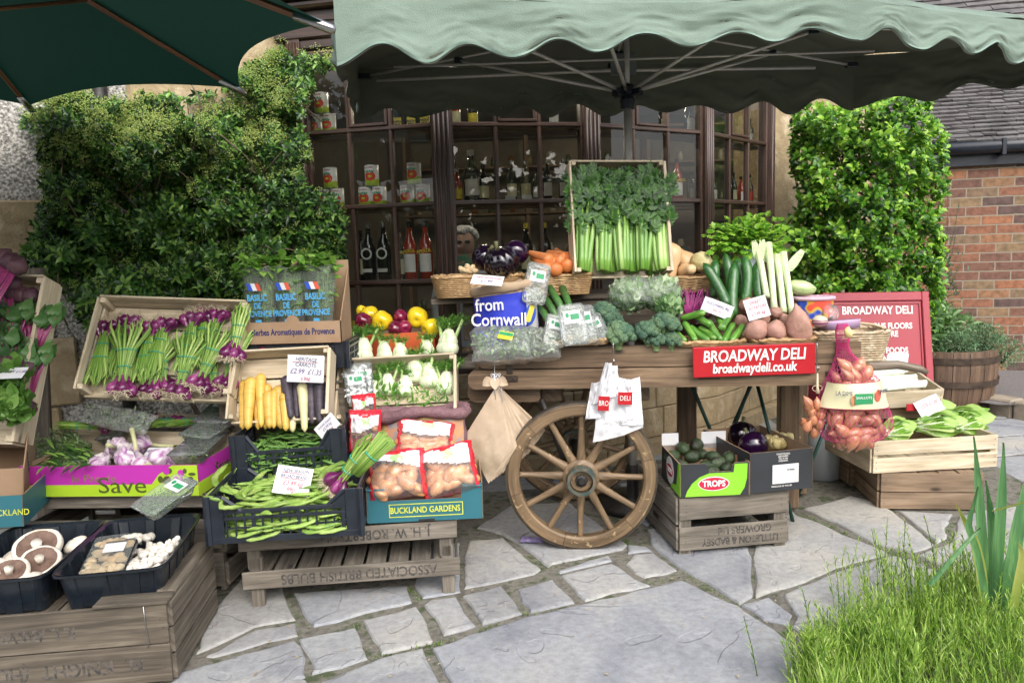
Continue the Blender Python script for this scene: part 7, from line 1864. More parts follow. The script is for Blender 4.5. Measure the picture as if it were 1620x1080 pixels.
# potato sack "from Cornwall"
CS = at(P(802,525,3.27) ,rz=-3); CS.translation.z = bed.z + .0
cs = thing('potato_sack','blue and white paper potato sack lettered from Cornwall with rolled brown top','sack',CS)
M_sblue = mat('blue_printed_paper',(.015,.03,.42),(.025,.045,.5),rough=.45,scale=3,bump=.5,bscale=9,coat=.1); M_kraft = mat('kraft_paper',(.36,.26,.17),(.44,.33,.22),rough=.85,scale=6,bump=.3)
mb = MB()
def csf(a,b):
    an = 2*math.pi*a; c,s = math.cos(an),math.sin(an); k = 1 + .05*noise.noise(V((c*3,s*3,b*3))) + .03*noise.noise(V((c*9,s*9,b*9)))
    x = .142*abs(c) ** .7*(1 if c > 0 else -1); y = .105*abs(s) ** .7*(1 if s > 0 else -1); return (x*k*(1.0 - .05*b),y*k,.315*b + .02*c*b)
mb.grid(csf,72,24)
for q in range(len(mb.f)):
    a,b_ = (q % 72)/72,(q // 72)/24
    mb.mi[q] = 0
    if .84 < a < .95: mb.mi[q] = 1
    if b_ > .88: mb.mi[q] = 2
    if b_ < .12: mb.mi[q] = 1
part('sack',mb,[M_sblue,M_white,M_kraft],cs)
mb = MB(); rp = []
for q in range(49): p = V(csf(q/48,1.0)); rp.append(p + V((0,0,.0)))
mb.tube(rp,[.017*(1 + .3*noise.noise(V((q*.6,0,0)))) for q in range(49)],9,cap=False,flat=1.25); part('rolled_top',mb,M_kraft,cs)
text('from',.072,M_whiteink,cs,Matrix.Translation((-.062,-.118,.245)) @ FRONT @ Matrix.Rotation(rad(2),4,'Z'),sx=.85,bold=.001); text('Cornwall',.074,M_whiteink,cs,Matrix.Translation((-.025,-.12,.182)) @ FRONT,sx=.85,bold=.001)
patch('printed_oval',M_fb,cs,ell(.048,.09,24,0,0),Matrix.Translation((.106,-.1,.2)) @ Matrix.Rotation(rad(22),4,'Z') @ FRONT @ Matrix.Rotation(rad(-12),4,'Z')); patch('printed_band',mat('yellow_print2',(.7,.6,.08)),cs,rr(.024,.075,.01),Matrix.Translation((.106,-.102,.205)) @ Matrix.Rotation(rad(22),4,'Z') @ FRONT @ Matrix.Rotation(rad(-20),4,'Z'))
for i in range(14): ypot[i % 3].put(at(CS.translation + V((R.uniform(-.1,.1),R.uniform(-.07,.07),.285 + R.uniform(-.01,.01))),rz=i*40,s=1.3),'brown potato inside the blue sack','potatoes in the blue sack')
card('price card lying on the rolled top of the blue potato sack',at(P(771,443,3.1),rx=-62,ry=6,rz=-8),.13,.075,[('NEW POTATOES',.22,M_pink,.2,0),('£1.99',.34,M_purpleink,-.15,0)])
def pn2(lb,u,v,y,W,L_,rx,ry=0,rz=0,content=((.01,.02),.006),n=110,cm=None,la=(0,.18),Hh=.028,lw=.66):
    return punnet(lb,at(P(u,v,y),rx=rx,ry=ry,rz=rz),W,L_,Hh,content,n,la,lw,cm=cm)
pn2('clear punnet of sprouts standing behind the blue sack, left of the carrots',848,450,3.2,.095,.17,78,12,content=((.006,.012),.005),n=260,cm=M_sprout)
pn2('clear punnet tilted at the left of the group in front of the broccoli',876,528,3.05,.085,.14,58,14,content=((.006,.012),.005),n=160,cm=M_sprout)
pn2('largest clear punnet with green label, centre of the group in front of the broccoli',906,515,3.0,.1,.16,74,-6,content=((.006,.012),.005),n=200,cm=M_sprout)
pn2('clear punnet behind the largest one, its edge showing at the right',925,515,3.04,.09,.15,78,-10,content=((.006,.012),.005),n=100,cm=M_sprout)
pn2('clear punnet at the right end of the group in front of the broccoli',944,522,3.06,.075,.12,74,-24,content=((.006,.012),.005),n=100,cm=M_sprout)
bk,_ = frame(P(870,549,3.0),P(960,545,3.0)); basket('flat wicker tray whose edge shows under the clear punnets',bk @ TRS((.11,.09,-.004)),.26,.16,.022,.05,rows=4)
def saladbag(label,M,W,Hh,T,m,n,seed,lab=True):
    t = thing('salad_bag',label,'bag',M,'crinkled salad bags at the front of the cart'); mb = MB(); it = []
    for k in range(n): it.append((V((R.uniform(-.42,.42)*W,R.uniform(-.4,.4)*Hh,R.uniform(0,.36)*T)),rdir(),V((0,0,1)) + rdir(),R.uniform(.016,.032),.013))
    quick_leaves(mb,it); part('leaves',mb,m,t)
    mb = MB(); mb.grid(pillowfn(W,Hh,T,.012,seed),40,26); mb.grid(pillowfn(W,Hh,T,.008,seed,-1),30,16); part('film',mb,M_film,t)
    if lab: patch('label',mat('yellow_label',(.7,.65,.05)),t,rr(.06,.045,.002,0,0),TRS((.01,0,T*.5 + .003),rz=-18)); patch('label_print',M_green_lab,t,rr(.056,.018,.002,0,.008),TRS((.01,0,T*.5 + .0042),rz=-18))
    return t
z0 = bed.z + .11
saladbag('crinkled film bag of watercress with yellow and green label in front of the blue sack',at(V((P(795,535,3.02).x,3.05,z0 - .02)),rx=38,rz=6),.26,.17,.1,M_herb,420,3)
saladbag('crinkled film bag of sprouts right of the labelled one',at(V((P(850,535,3.02).x,3.05,z0 - .022)),rx=36,rz=-14),.21,.15,.09,M_sprout,340,9,False)
# leeks' dark tops behind the punnets
M_leekd = mat('leek_dark_leaf',(.04,.12,.03),(.08,.2,.05),rough=.4,scale=8,stretch=(8,8,1),rnd=.15)
dl = simple('leek','leek',lambda mb: mb.tube([(0,0,0),(.12,0,.004),(.24,.005,.0)],[.017,.018,.02],14),M_leekd)
for i,(u0,v0,u1,v1) in enumerate(((872,515,856,488),(884,508,862,470),(895,500,872,458),(905,500,893,462))): dl.put(along(P(u0,v0,3.12),P(u1,v1,3.24),at=0) @ Matrix.Diagonal((.75,.85,.85,1)),'dark green leek end between the blue sack and the punnets, ' + ordn(i,4),'dark leek ends beside the blue sack')
# broccoli
for i,(u,v,y,s,rx,ry) in enumerate(((954,494,3.16,1.1,8,-8),(978,527,3.06,1.28,6,-8),(1021,525,3.06,1.1,-14,8),(1050,513,3.08,1.2,5,0),(1038,538,3.04,.85,0,0),(1062,538,3.04,.85,0,10),(968,506,3.13,.95,0,20),(1060,490,3.14,.85,-10,30))):
    broc.put(at(P(u,v,y),rx=rx,ry=ry,rz=i*50,s=s),['blue-green broccoli head, leftmost and highest','big blue-green broccoli head at the front left of the heap','blue-green broccoli head with its pale stalk showing, front middle','blue-green broccoli head at the right of the heap below the cauliflower leaves','small broccoli head low at the front','small broccoli head at the front right next to the courgettes','broccoli head tucked behind the front left one','broccoli head tucked under the purple beetroot stalks'][i],'broccoli heads')
# film wrapped cauliflowers
M_caul = leafmat('pale_kale_leaf',[(.2,(.26,.42,.18)),(.5,(.46,.58,.34)),(.85,(.7,.78,.6))],thin=.3,scale=14)
def wrapped(lb,p,r_,seed):
    t = leafball(lb,p,r_*1.0,150,M_caul,.06,.036,'cabbage','wrapped_cabbage',(1.2,.9,.8)); st = MB()
    for k in range(8): a = k*.8; st.tube([(0,0,-r_*.3),(r_*.6*math.cos(a),r_*.6*math.sin(a),r_*.1)],[.008,.005],6)
    part('stalks',st,M_bstem,t)
    mb = MB(); mb.blob((0,0,.01),(r_*1.2,r_*1.05,r_*.85),40,24,amp=.22,fr=4,seed=seed); part('film',mb,M_film,t)
wrapped('pale green cabbage in crinkled clear film, left of the two above the broccoli',P(1000,468,3.22),.085,2); wrapped('pale green cabbage in crinkled clear film, right of the two above the broccoli',P(1042,466,3.2),.08,6)
leafball('loose blue-green kale leaves between the broccoli and the beetroot stalks',P(1058,485,3.12),.055,50,M_sage,.05,.03,'kale','kale')
# beetroot with purple stalks
M_bst2 = mat('magenta_stalks',(.16,.01,.09),(.3,.03,.16),rough=.4,scale=10)
for i,(u,v,y) in enumerate(((1086,500,3.16),(1108,492,3.22))):
    t = thing('beetroot_bunch',['beetroot bunch with magenta stalks fanned beside the broccoli','beetroot bunch with dark stalks behind the price card'][i],'beetroot',P(u,v,y),'beetroot bunches on the cart')
    for q in range(3): mb = MB(); mb.blob((.03*(q - 1) - .005,-.01 - .012*(q % 2),-.01),(.024,.024,.023),16,12,amp=.06,seed=q); part('root',mb,M_beet,t)
    mb = MB()
    for q in range(26): a = R.uniform(-1.0,1.0); mb.tube([(0.02*a,0,.005),(.04*a,.01,.04),(.075*a - .01,R.uniform(-.01,.03),R.uniform(.07,.11))],[.003,.0026,.0016],5)
    part('stalks',mb,M_bst2,t)
# courgettes
cg = [(1076,504,1115,494),(1100,497,1123,514),(1080,510,1102,540),(1093,516,1120,540),(1104,518,1132,536),(1122,507,1140,539),(1155,494,1141,520),(1163,512,1144,540),(1173,514,1158,540),(1071,524,1082,540),(1133,502,1146,520)]
for i,(u0,v0,u1,v1) in enumerate(cg):
    yb = 3.08 if i in (0,1,6,10) else 3.05; a,b_ = P(u0,v0,yb + .05),P(u1,v1,yb - .03); cou[i % 2].put(along(a,b_) @ Matrix.Diagonal(((b_ - a).length/.115*1.08,1.12,1.12,1)),'small glossy green courgette in the heap right of the broccoli, ' + ordn(rank(cg,i),12),'courgettes in the heap')
# cucumbers
cu_ = [(1114,418,1150,484,3.2,3.12),(1126,412,1138,470,3.26,3.2),(1147,403,1152,490,3.26,3.18),(1156,418,1166,500,3.22,3.14),(1178,407,1176,480,3.24,3.18),(1193,416,1208,474,3.22,3.16),(1165,410,1172,470,3.3,3.24)]
for i,(u0,v0,u1,v1,y0,y1) in enumerate(cu_):
    a,b_ = P(u0,v0,y0),P(u1,v1,y1); cuc[i % 2].put(along(a,b_) @ Matrix.Diagonal(((b_ - a).length/.27*1.06,1.2,1.2,1)),'dark green cucumber standing among the others, ' + ordn(rank(cu_,i),8),'standing cucumbers')
card('price card tucked between the cucumbers and the courgettes',along(P(1113,479,3.1),P(1158,496,3.08)) @ TRS((0,0,0),rx=-15),.125,.06,[('CUCUMBERS 99p',.26,M_purpleink,.15,0),('EACH',.26,M_pink,-.2,0)],bend=.008)
card('price card with pink lines standing among the sweet potatoes',along(P(1180,492,3.02),P(1215,482,3.02)) @ TRS((0,0,0),rx=-12),.09,.085,[('SWEET',.22,M_pink,.28,0),('POTATOES',.2,M_pink,.02,0),('£2.49 kg',.22,M_pink,-.26,0)])
# sweet potatoes
for i,(k,u,v,y,s,rx,ry,lb) in enumerate(((0,1196,522,3.03,1.22,0,0,'round sweet potato at the front left behind the red sign'),(0,1226,523,3.03,1.18,0,40,'round sweet potato at the front middle'),(1,1264,515,3.03,1.22,-8,5,'largest sweet potato standing with its pointed tip up'),(0,1181,483,3.16,.9,0,80,'sweet potato behind the price card'),(0,1226,494,3.12,.72,0,20,'small sweet potato below the leeks'),(1,1241,506,3.12,.62,30,20,'slim sweet potato between the two rows'),(0,1172,508,3.12,.75,0,0,'sweet potato half hidden beside the courgettes'),(1,1208,505,3.1,.6,0,30,'small knobbly sweet potato on top of the front ones'))):
    swp[k].put(at(P(u,v,y),rx=rx,ry=ry,rz=i*40,s=s),lb,'sweet potatoes')
bq,_ = frame(P(1075,549,3.0),P(1190,545,2.99)); basket('flat wicker tray under the courgettes',bq @ TRS((.13,.1,-.006)),.28,.18,.02,.04,rows=4); basket('flat wicker tray under the sweet potatoes',bq @ TRS((.42,.1,-.006)),.26,.18,.02,.04,rows=4)
# leeks
M_leek = mat('leek_shaft',(.5,.62,.3),(.68,.74,.5),rough=.35,scale=14,stretch=(1,12,12),col3=(.3,.46,.14),coat=.1)
lkp = simple('leek','leek',lambda mb: mb.tube([(0,0,0),(.03,0,0),(.14,0,.003),(.24,.002,0)],[.0135,.0125,.013,.0165],16),M_leek)
for i,(u0,v0,u1,v1,lb) in enumerate(((1225,488,1216,385,'tallest pale leek in the standing group'),(1213,470,1199,395,'leftmost leek with green top in the standing group'),(1240,494,1229,404,'third leek, with cut green top, in the standing group'),(1253,494,1239,400,'rightmost straight leek in the standing group'))):
    a,b_ = P(u0,v0,3.12),P(u1,v1,3.24); lkp.put(along(a,b_,at=0) @ Matrix.Diagonal(((b_ - a).length/.24,1.05,1.05,1)),lb,'standing leeks')
lf = MB()
for k in range(6): lf.leaf((0,0,0),V((.6,-.1,1)) + V((k*.05,0,0)),(-.4,-1,.2),.12,.03,fold=.3,bend=.1,n=5,pt=.6)
single('leek_leaf',lf,M_leek,'cut green leek leaves sticking up to the right of the leeks','leek',at(P(1243,432,3.2)))
lf = MB()
for k in range(7): lf.leaf((R.uniform(-.02,.02),0,0),V((R.uniform(-.5,.1),-.1,1)),(0,-1,.2),.1,.03,fold=.3,bend=.1,n=5,pt=.6)
single('leek_leaf',lf,M_leek,'cut green leek leaves fanned at the left of the leeks','leek',at(P(1206,415,3.23)))
M_wcab = mat('pale_marrow_skin',(.38,.52,.2),(.52,.62,.32),rough=.4,scale=9,stretch=(1,6,6),coat=.2,col3=(.3,.44,.14))
simple('marrow','marrow',lambda mb: mb.blob((0,0,0),(.062,.033,.032),26,16,amp=.1,seed=2),M_wcab).put(at(P(1267,455,3.22),ry=12,rz=-10),'pale green marrow lying on the colourful foil bag')
# foil bag under it
M_foil = mat('colourful_foil_print',(.02,.06,.4),(.55,.42,.03),rough=.2,scale=16,coat=.8,col3=(.65,.08,.05),p0=.42,p1=.58,detail=1); M_pnk = mat('pinkish_paper',(.5,.3,.38),(.58,.4,.46),rough=.7)
fbm = P(1286,498,3.2); fbm.z = P(1284,516,3.2).z; fb_ = thing('foil_bag','shiny blue, yellow and red foil bag with a rolled pink rim','bag',fbm); mb = MB()
def ff(a,b): an = 2*math.pi*a; return (.082*math.cos(an)*(1 + .04*math.sin(an*9)),.06*math.sin(an),.0 + .12*b)
mb.grid(ff,48,8); part('bag',mb,M_foil,fb_); mb = MB(); mb.tube([V(ff(q/30,1)) for q in range(31)],.009,8,cap=False); part('rim',mb,M_pnk,fb_); mb = MB(); mb.lathe([(.001,.1),(.075,.1)],20,M=Matrix.Diagonal((1,.75,1,1))); part('filling',mb,M_card,fb_)
M_ron = mat('red_onion_half',(.2,.03,.12),(.62,.58,.4),rough=.3,scale=4,stretch=(.3,.3,8),coat=.2,p0=.45,p1=.52)
simple('turnip','turnip',lambda mb: mb.blob((0,0,0),(.032,.03,.026),20,14),M_ron).put(at(P(1297,509,3.06)),'purple topped turnip in front of the foil bag')
# pot of flat parsley in a printed tin
tb = P(1187,430,3.44); tn = thing('olive_tin','pale blue printed tin lettered ACEITUNAS holding parsley','tin',Matrix.Translation((tb.x,tb.y,1.03)))
mb = MB(); mb.lathe([(.001,0),(.042,0),(.042,.004),(.0405,.008),(.049,.18),(.051,.184),(.046,.184),(.044,.02)],28); part('body',mb,mat('pale_blue_tin',(.5,.62,.72),(.6,.7,.78),rough=.3,scale=3,coat=.3),tn)
text('ACEITUNAS',.016,M_blueink,tn,Matrix.Translation((-.002,-.0485,.15)) @ FRONT,sx=.8)
M_par = leafmat('parsley_leaf',[(.2,(.08,.24,.02)),(.45,(.2,.44,.04)),(.8,(.45,.64,.1))],thin=.3,scale=14)
pt_ = thing('parsley_plant','big bushy flat parsley bursting out of the pale blue tin','herbs',Matrix.Translation((tb.x,tb.y,1.2))); mb = MB(); st = MB(); c0 = V((tb.x,tb.y,1.2))
for k in range(430):
    u,v = 1190 + R.gauss(0,26),372 + R.gauss(0,15)
    if R.random() < .25: u,v = 1150 + R.gauss(0,12),385 + R.gauss(0,12)
    if R.random() < .12: u,v = 1228 + R.gauss(0,5),400 + R.gauss(0,16)
    e = P(u,v,tb.y + R.uniform(-.1,.07)) - c0
    if k % 3 == 0: st.tube([(R.uniform(-.02,.02),R.uniform(-.02,.02),-.03),e*.6 + V((0,0,.02)),e],[.002,.0015,.001],4)
    up = V((R.uniform(-.3,.3),-.5,1)); d = (e.normalized() + rdir()*.7).normalized(); sd = d.cross(up).normalized(); s = R.uniform(.02,.033)
    for q in (-1,-.5,0,.5,1): mb.leaf(e,d*(1.2 - abs(q)*.4) + sd*q,up,s*(1.2 - abs(q)*.3),s*.6,fold=.2,bend=.3,n=3)
part('leaves',mb,M_par,pt_); part('stems',st,M_stalk,pt_)
# white wicker basket at the right end with tub and card
wb = P(1350,570,3.1); WB = at(V((P(1337,550,3.12).x,3.13,bed.z - .075)),rz=-4)
WB.translation.z = P(1330,572,3.05).z
basket('pale wicker basket with arched handle hooked over the right end of the cart',WB,.31,.2,.12,.16,M_wickw,12)
mb = MB(); mb.tube([V((-.15*math.cos(a),-.02,.12 + .03*math.sin(a))) for a in [math.pi*q/16 for q in range(17)]],.007,6); single('basket_band',mb,M_wickw,'bent pale cane band arching along the wicker basket rim','cane',WB)
mb = MB(); mb.lathe([(.001,0),(.06,0),(.062,.03),(.063,.034),(.001,.034)],20,M=Matrix.Diagonal((1.25,.5,1,1))); tub = single('lilac_tub',mb,mat('lilac_plastic',(.45,.3,.48),(.52,.38,.55),rough=.4),'shallow lilac plastic lid lying across the pale wicker basket','lid',at(WB.translation + V((-.02,-.02,.128)),ry=-3))
mb = MB(); mb.lathe([(.001,0),(.036,0),(.038,.02),(.03,.034),(.001,.036)],24); tt2 = single('round_pack',mb,M_clear,'round clear plastic pot tilted on the lilac lid','pot',at(WB.translation + V((-.055,.03,.185)),rx=60,ry=10));
mb = MB(); mb.grid(lambda a,b: ((a - .5)*.1,(b - .5)*.13,.006*math.sin(a*3)),6,6); single('receipt_pad',mb,M_white,'folded white paper lying on the cart handle by the basket','paper',at(P(1420,568,3.16),rx=20,rz=-30,s=.8))
# ================================================================== hanging from the cart
def hook(label,u,v0,v1,y):
    a,b_ = P(u,v0,y),P(u + .5,v1,y); t = thing('wire_hook',label,'hook',a); mb = MB(); d = b_ - a
    mb.tube([(0,.03,-.004),(0,.028,.006),(0,0,.008),(0,-.004,0),d*.5,d*.9,d + V((0,-.008,-.008)),d + V((0,-.018,0)),d + V((0,-.018,.012))],.0022,6); part('wire',mb,M_metal,t); return b_
h1 = hook('steel wire hook holding the brown paper bags',782,550,590,3.06)
PB = at(P(787,600,3.03),rz=0)
bgs = thing('paper_bag_bundle','bundle of flat brown paper carrier bags hanging corner up on white string','paper bags',PB)
M_bag = mat('brown_bag_paper',(.42,.32,.22),(.5,.39,.28),rough=.8,scale=5,bump=.3,bscale=14,col3=(.36,.27,.18),rnd=.12)
iv = PB.inverted()
for k in range(15):
    f = k/14; y = 3.0 + .008*k
    q = [(782 + 6*f,603 - 3*f),(735 + 85*f*.62,692 + 12*f),(774 + 72*f*.55,766 - 60*f*.45),(824 + 40*f,705 - 35*f*.5)]
    q = [(788 - 4*f,606),(735 + 50*f,690 + 10*f),(773 + 62*f,765 - 46*f),(806 + 57*f,712 - 32*f)]
    c = [iv @ P(u,v,y) for u,v in q]
    def fn(a,b,c=c,k=k):
        p = c[0].lerp(c[3],a).lerp(c[1].lerp(c[2],a),b); return p + V((0,-.014*math.sin(math.pi*a)*math.sin(math.pi*b) + .008*noise.noise(V((a*3 + k,b*4,k*.7))),0))
    mb = MB(); mb.grid(fn,12,12); mb.grid(lambda a,b,fn=fn: fn(1 - a,b) + V((0,.0035,0)),12,12); part('bag',mb,M_bag,bgs)
mb = MB();
for k in range(3): s_ = iv @ P(778 + k*5,598,3.0); mb.leaf(s_,V((-.8 + k*.8,-.3,-.6)),(0,-1,0),.05,.04,fold=.5,bend=.3,n=4,pt=.7)
part('torn_corner',mb,M_bag,bgs)
mb = MB(); s0 = iv @ P(784,592,3.01)
for k in range(7): mb.tube([s0 + V((R.uniform(-.012,.012),-.006,R.uniform(-.01,.006))),s0 + V((R.uniform(-.022,.022),-.014,R.uniform(-.03,.02))),s0 + V((R.uniform(-.01,.03),-.012,-.05 - k*.01))],.0013,5)
mb.tube([s0 + V((.02*math.sin(a*2),-.01,.012*math.cos(a*3) - .006)) for a in [q*.35 for q in range(19)]],.0013,5); part('string',mb,M_white,bgs)
h2 = hook('steel wire hook holding the white carrier bags',970,545,572,2.99)
WBg = at(P(972,575,2.97)); iv = WBg.inverted()
cb = thing('carrier_bag_bundle','bundle of white plastic carrier bags with red shop squares hanging from the cart','carrier bags',WBg)
M_plw = mat('white_plastic_bag',(.8,.8,.82),(.85,.85,.87),rough=.35,scale=6,bump=.5,bscale=18,thin=.2)
def bagsheet(q,y,seed,nm='bag'):
    c = [iv @ P(u,v,y) for u,v in q]
    def fn(a,b):
        p = c[0].lerp(c[1],a).lerp(c[3].lerp(c[2],a),b); return p + V((0,-.022*math.sin(math.pi*a) + .022*noise.noise(V((a*3 + seed,b*2.2,seed))) + .01*noise.noise(V((a*9,b*5,seed))),0))
    mb = MB(); mb.grid(fn,24,20); mb.grid(lambda a,b: fn(1 - a,b) + V((0,.003,0)),24,20); part(nm,mb,M_plw,cb); return fn
bagsheet(((950,600),(985,610),(1012,655),(926,662)),2.985,1); bagsheet(((936,605),(960,600),(960,655),(926,662)),2.98,5)
f1 = bagsheet(((948,622),(998,615),(1018,676),(938,700)),2.965,3); f2 = bagsheet(((962,605),(1012,596),(1018,672),(960,668)),2.955,8)
for q in (((958,573),(968,573),(966,620),(938,640)),((966,577),(977,578),(982,625),(950,628)),((978,596),(1000,600),(1006,640),(975,630))): bagsheet(q,2.95,q[0][0],'handle')
m_ = Matrix.Translation(iv @ P(955,638,2.925)) @ Matrix.Rotation(rad(5),4,'Y') @ FRONT
patch('red_square',M_red,cb,rr(.044,.058,.001),m_); text('BRO',.029,M_whiteink,cb,Matrix.Translation((0,-.001,0)) @ m_,sx=.7)
m_ = Matrix.Translation(iv @ P(989,630,2.915)) @ Matrix.Rotation(rad(2),4,'Y') @ FRONT
patch('red_square',M_red,cb,rr(.056,.05,.001),m_); text('DELI',.027,M_whiteink,cb,Matrix.Translation((0,-.001,0)) @ m_,sx=.8)
text('for enquiries visit our shop in the high street\ntelephone or order online',.0068,M_ink,cb,Matrix.Translation(iv @ P(978,668,2.925)) @ FRONT @ Matrix.Rotation(rad(7),4,'Z'))
# purple scrap on the ground under the wheel
mb = MB(); mb.grid(lambda a,b: ((a - .5)*.1,(b - .5)*.06,.012*noise.noise(V((a*3,b*3,1))) + .012),10,8); sw = single('sweet_wrapper',mb,mat('purple_wrapper',(.3,.2,.55),(.55,.5,.7),rough=.4,scale=30),'small purple wrapper lying on the paving under the wheel','litter',at(G(843,857,.004),rz=-12))
# pink net of shallots
h3 = hook('steel wire hook at the right end of the cart',1292,545,583,2.96)
NM = at(P(1352,620,2.95)); iv = NM.inverted()
ns = thing('shallot_net','large pink net bag of shallots with cream label at the cart right end','net bag',NM)
M_net = mat('pink_net',(.5,.03,.14),(.68,.04,.24),rough=.4)
prof = []
for u_,v0,hw in ((1332,512,8),(1334,525,13),(1333,545,9),(1336,560,13),(1342,580,27),(1346,600,42),(1350,625,52),(1351,650,56),(1350,675,60),(1350,692,50),(1345,699,25)):
    c = iv @ P(u_,v0,2.95); prof.append((c.x,c.z,hw/F*2.95))
def netr(a,t_):
    i = min(len(prof) - 2,int(t_*(len(prof) - 1))); f = t_*(len(prof) - 1) - i; x = prof[i][0]*(1 - f) + prof[i + 1][0]*f; z = prof[i][1]*(1 - f) + prof[i + 1][1]*f; r_ = prof[i][2]*(1 - f) + prof[i + 1][2]*f
    r_ *= 1 + .05*math.sin(3*a + z*30); return V((x + r_*math.cos(a),r_*.62*math.sin(a),z))
mb = MB()
for k in range(34):
    for sgn in (1,-1): mb.tube([netr(2*math.pi*k/34 + sgn*t_*2.6,t_) for t_ in [q/34 for q in range(35)]],.0007,3,cap=False)
part('net',mb,M_net,ns)
rg = random.Random(4); kk = 0; M_shal2 = mat('net_shallot_skin',(.42,.15,.085),(.52,.24,.14),rough=.3,scale=10,stretch=(1,8,8),coat=.25,rnd=.25,col3=(.3,.08,.07))
sm_ = shalm(.019,.029).mesh('shallot',M_shal2)
for layer in range(9):
    t_ = .40 + .56*layer/8; n = 3 if layer == 0 else (4 if layer == 1 else 6)
    for q in range(n):
        a = -math.pi*(q + .5*(layer % 2) + .2)/n; p = netr(a,t_); c = netr(a + math.pi,t_); p = p.lerp((p + c)/2,.38 + rg.uniform(-.06,.08)) + V((rg.uniform(-.012,.012),0,rg.uniform(-.01,.01)))
        part('shallot',sm_,None,ns,TRS(p,rg.uniform(-30,30),rg.uniform(-75,75),rg.uniform(-25,25),rg.uniform(1.15,1.5)))
M_cream = mat('cream_label',(.66,.6,.34),(.72,.68,.45),rough=.4,coat=.3)
mb = MB(); mb.grid(lambda a,b: netr(-math.pi*(.02 + .96*a),.505 + .155*b) + V((0,-.006,0)),30,8); part('label',mb,M_cream,ns)
mb = MB()
for b0 in (.503,.662): mb.tube([netr(-math.pi*(.02 + .96*q/30),b0) + V((0,-.008,0)) for q in range(31)],.0012,5)
part('label_edge',mb,M_pink,ns)
lp = netr(-math.pi/2,.58) + V((0,-.0092,0)); patch('label_print',M_green_lab,ns,rr(.07,.042,.002),Matrix.Translation(lp + V((.003,0,-.01))) @ FRONT)
patch('label_picture',mat('label_red',(.55,.12,.08)),ns,ell(.03,.05,16),Matrix.Translation(lp + V((.06,.006,.0))) @ Matrix.Rotation(rad(25),4,'Z') @ FRONT); patch('label_picture',M_shal,ns,ell(.022,.04,16),Matrix.Translation(lp + V((-.035,.003,-.016))) @ FRONT)
text('SHALLOTS',.013,M_whiteink,ns,Matrix.Translation(lp + V((.003,-.0012,-.006))) @ FRONT); text('LA DIME',.024,M_blueink,ns,Matrix.Translation(lp + V((-.07,.007,.012))) @ Matrix.Rotation(rad(-20),4,'Z') @ FRONT,sx=.7); text('Primo',.03,M_blueink,ns,Matrix.Translation(lp + V((.085,.012,.018))) @ Matrix.Rotation(rad(35),4,'Z') @ FRONT @ Matrix.Rotation(rad(12),4,'Z'),sx=.7)
ypot[1].put(at(P(1342,526,2.90),ry=80,s=.85),'single yellow potato balanced at the neck of the pink net')
# rope of shallots
sp_ = P(1293,610,2.95); sr = thing('shallot_string','small plaited string of coppery shallots hanging from the hook beside the pink net','shallots',sp_); mb = MB()
mb.tube([(0,0,.05),(0,0,.0),(.002,0,-.03)],[.003,.0045,.008],7); mb.tube([V((.02*math.cos(a),0,-.01 + .012*math.sin(a))) for a in [q*.5 for q in range(14)]],.0012,5); part('twine',mb,M_root,sr)
sm2 = shalm(.0185,.026).mesh('shallot',M_shal)
for i,(u,v,ry) in enumerate(((1278,637,60),(1293,640,85),(1304,641,110),(1284,652,50),(1298,655,100),(1272,668,40),(1286,664,70),(1296,670,100),(1288,684,80),(1280,645,30),(1300,648,60),(1292,676,60),(1277,675,60))):
    q = P(u,v,2.94 + .012*(i % 3)) - sp_; part('shallot',sm2,None,sr,TRS(q,0,ry,10*i,1.05))
# ================================================================== RIGHT of the wheel: old crate with avocado and aubergine boxes
OM,OWd = frame(G(1076,874),G(1246,858)); OM,OWd = frame(V((.645,2.925,0)),V((1.095,2.985,0)))
ob2 = slat_crate('wooden_crate','old grey bushel crate on small feet with upside-down stencilled lettering',OM,OWd,.5,.245,M_weather2,fb=[(.022,.118),(.15,.24)],sb=[(.022,.12),(.128,.24)],post=.05,th=.011,floor_z=.235,nfl=6,fl_y=False)
for x in (.0,OWd - .05):
    mb = MB(); mb.box((x,.01,-.0),(x + .045,.06,.02),.002); part('foot',mb,M_weather,ob2)
flip_text('GROWERS Ltd',.042,ob2,OWd*.6,-.0118,.095,.85); flip_text('LITTLETON & BADSEY',.042,ob2,OWd*.56,-.0118,.052,.78)
patch('hand_hole',M_black,ob2,rr(.075,.02,.009),Matrix.Translation((-.0125,.25,.085)) @ Matrix.Rotation(rad(-90),4,'Z') @ FRONT)
zt2 = .247
TM,TW = frame(on(OM,1076,787,zt2) ,on(OM,1184,780,zt2)); TH = .135; TD = .30
M_tblk = mat('charcoal_card',(.025,.027,.032),(.035,.038,.045),rough=.45,scale=4); M_tgr = mat('bright_green_print',(.22,.55,.03),(.25,.58,.04),rough=.45); M_tred = mat('red_oval_print',(.55,.02,.06),rough=.45)
TM = TM @ Matrix.Rotation(rad(-3),4,'Z')
tb_ = carton('produce_box','charcoal and green printed avocado box with red oval reading TROPS',TM,TW,TD,TH,(M_tblk,M_card),notch=(TW*.4,TW - .07,.035),group='cardboard produce boxes')
Fm = FRONT @ Matrix.Translation((0,0,.0006))
arc = [(.02,.002),(TW - .035,.002)] + [(TW - .035 + .025*math.sin(t*.26),.002 + (TH - .006)*t/6) for t in range(1,7)] + [(TW*.95,TH - .045),(TW*.45,TH - .045)] + [(TW*.45 - (TW*.45 - .02)*math.sin(t*math.pi/12),.002 + (TH - .047)*math.cos(t*math.pi/12)) for t in range(1,6)]
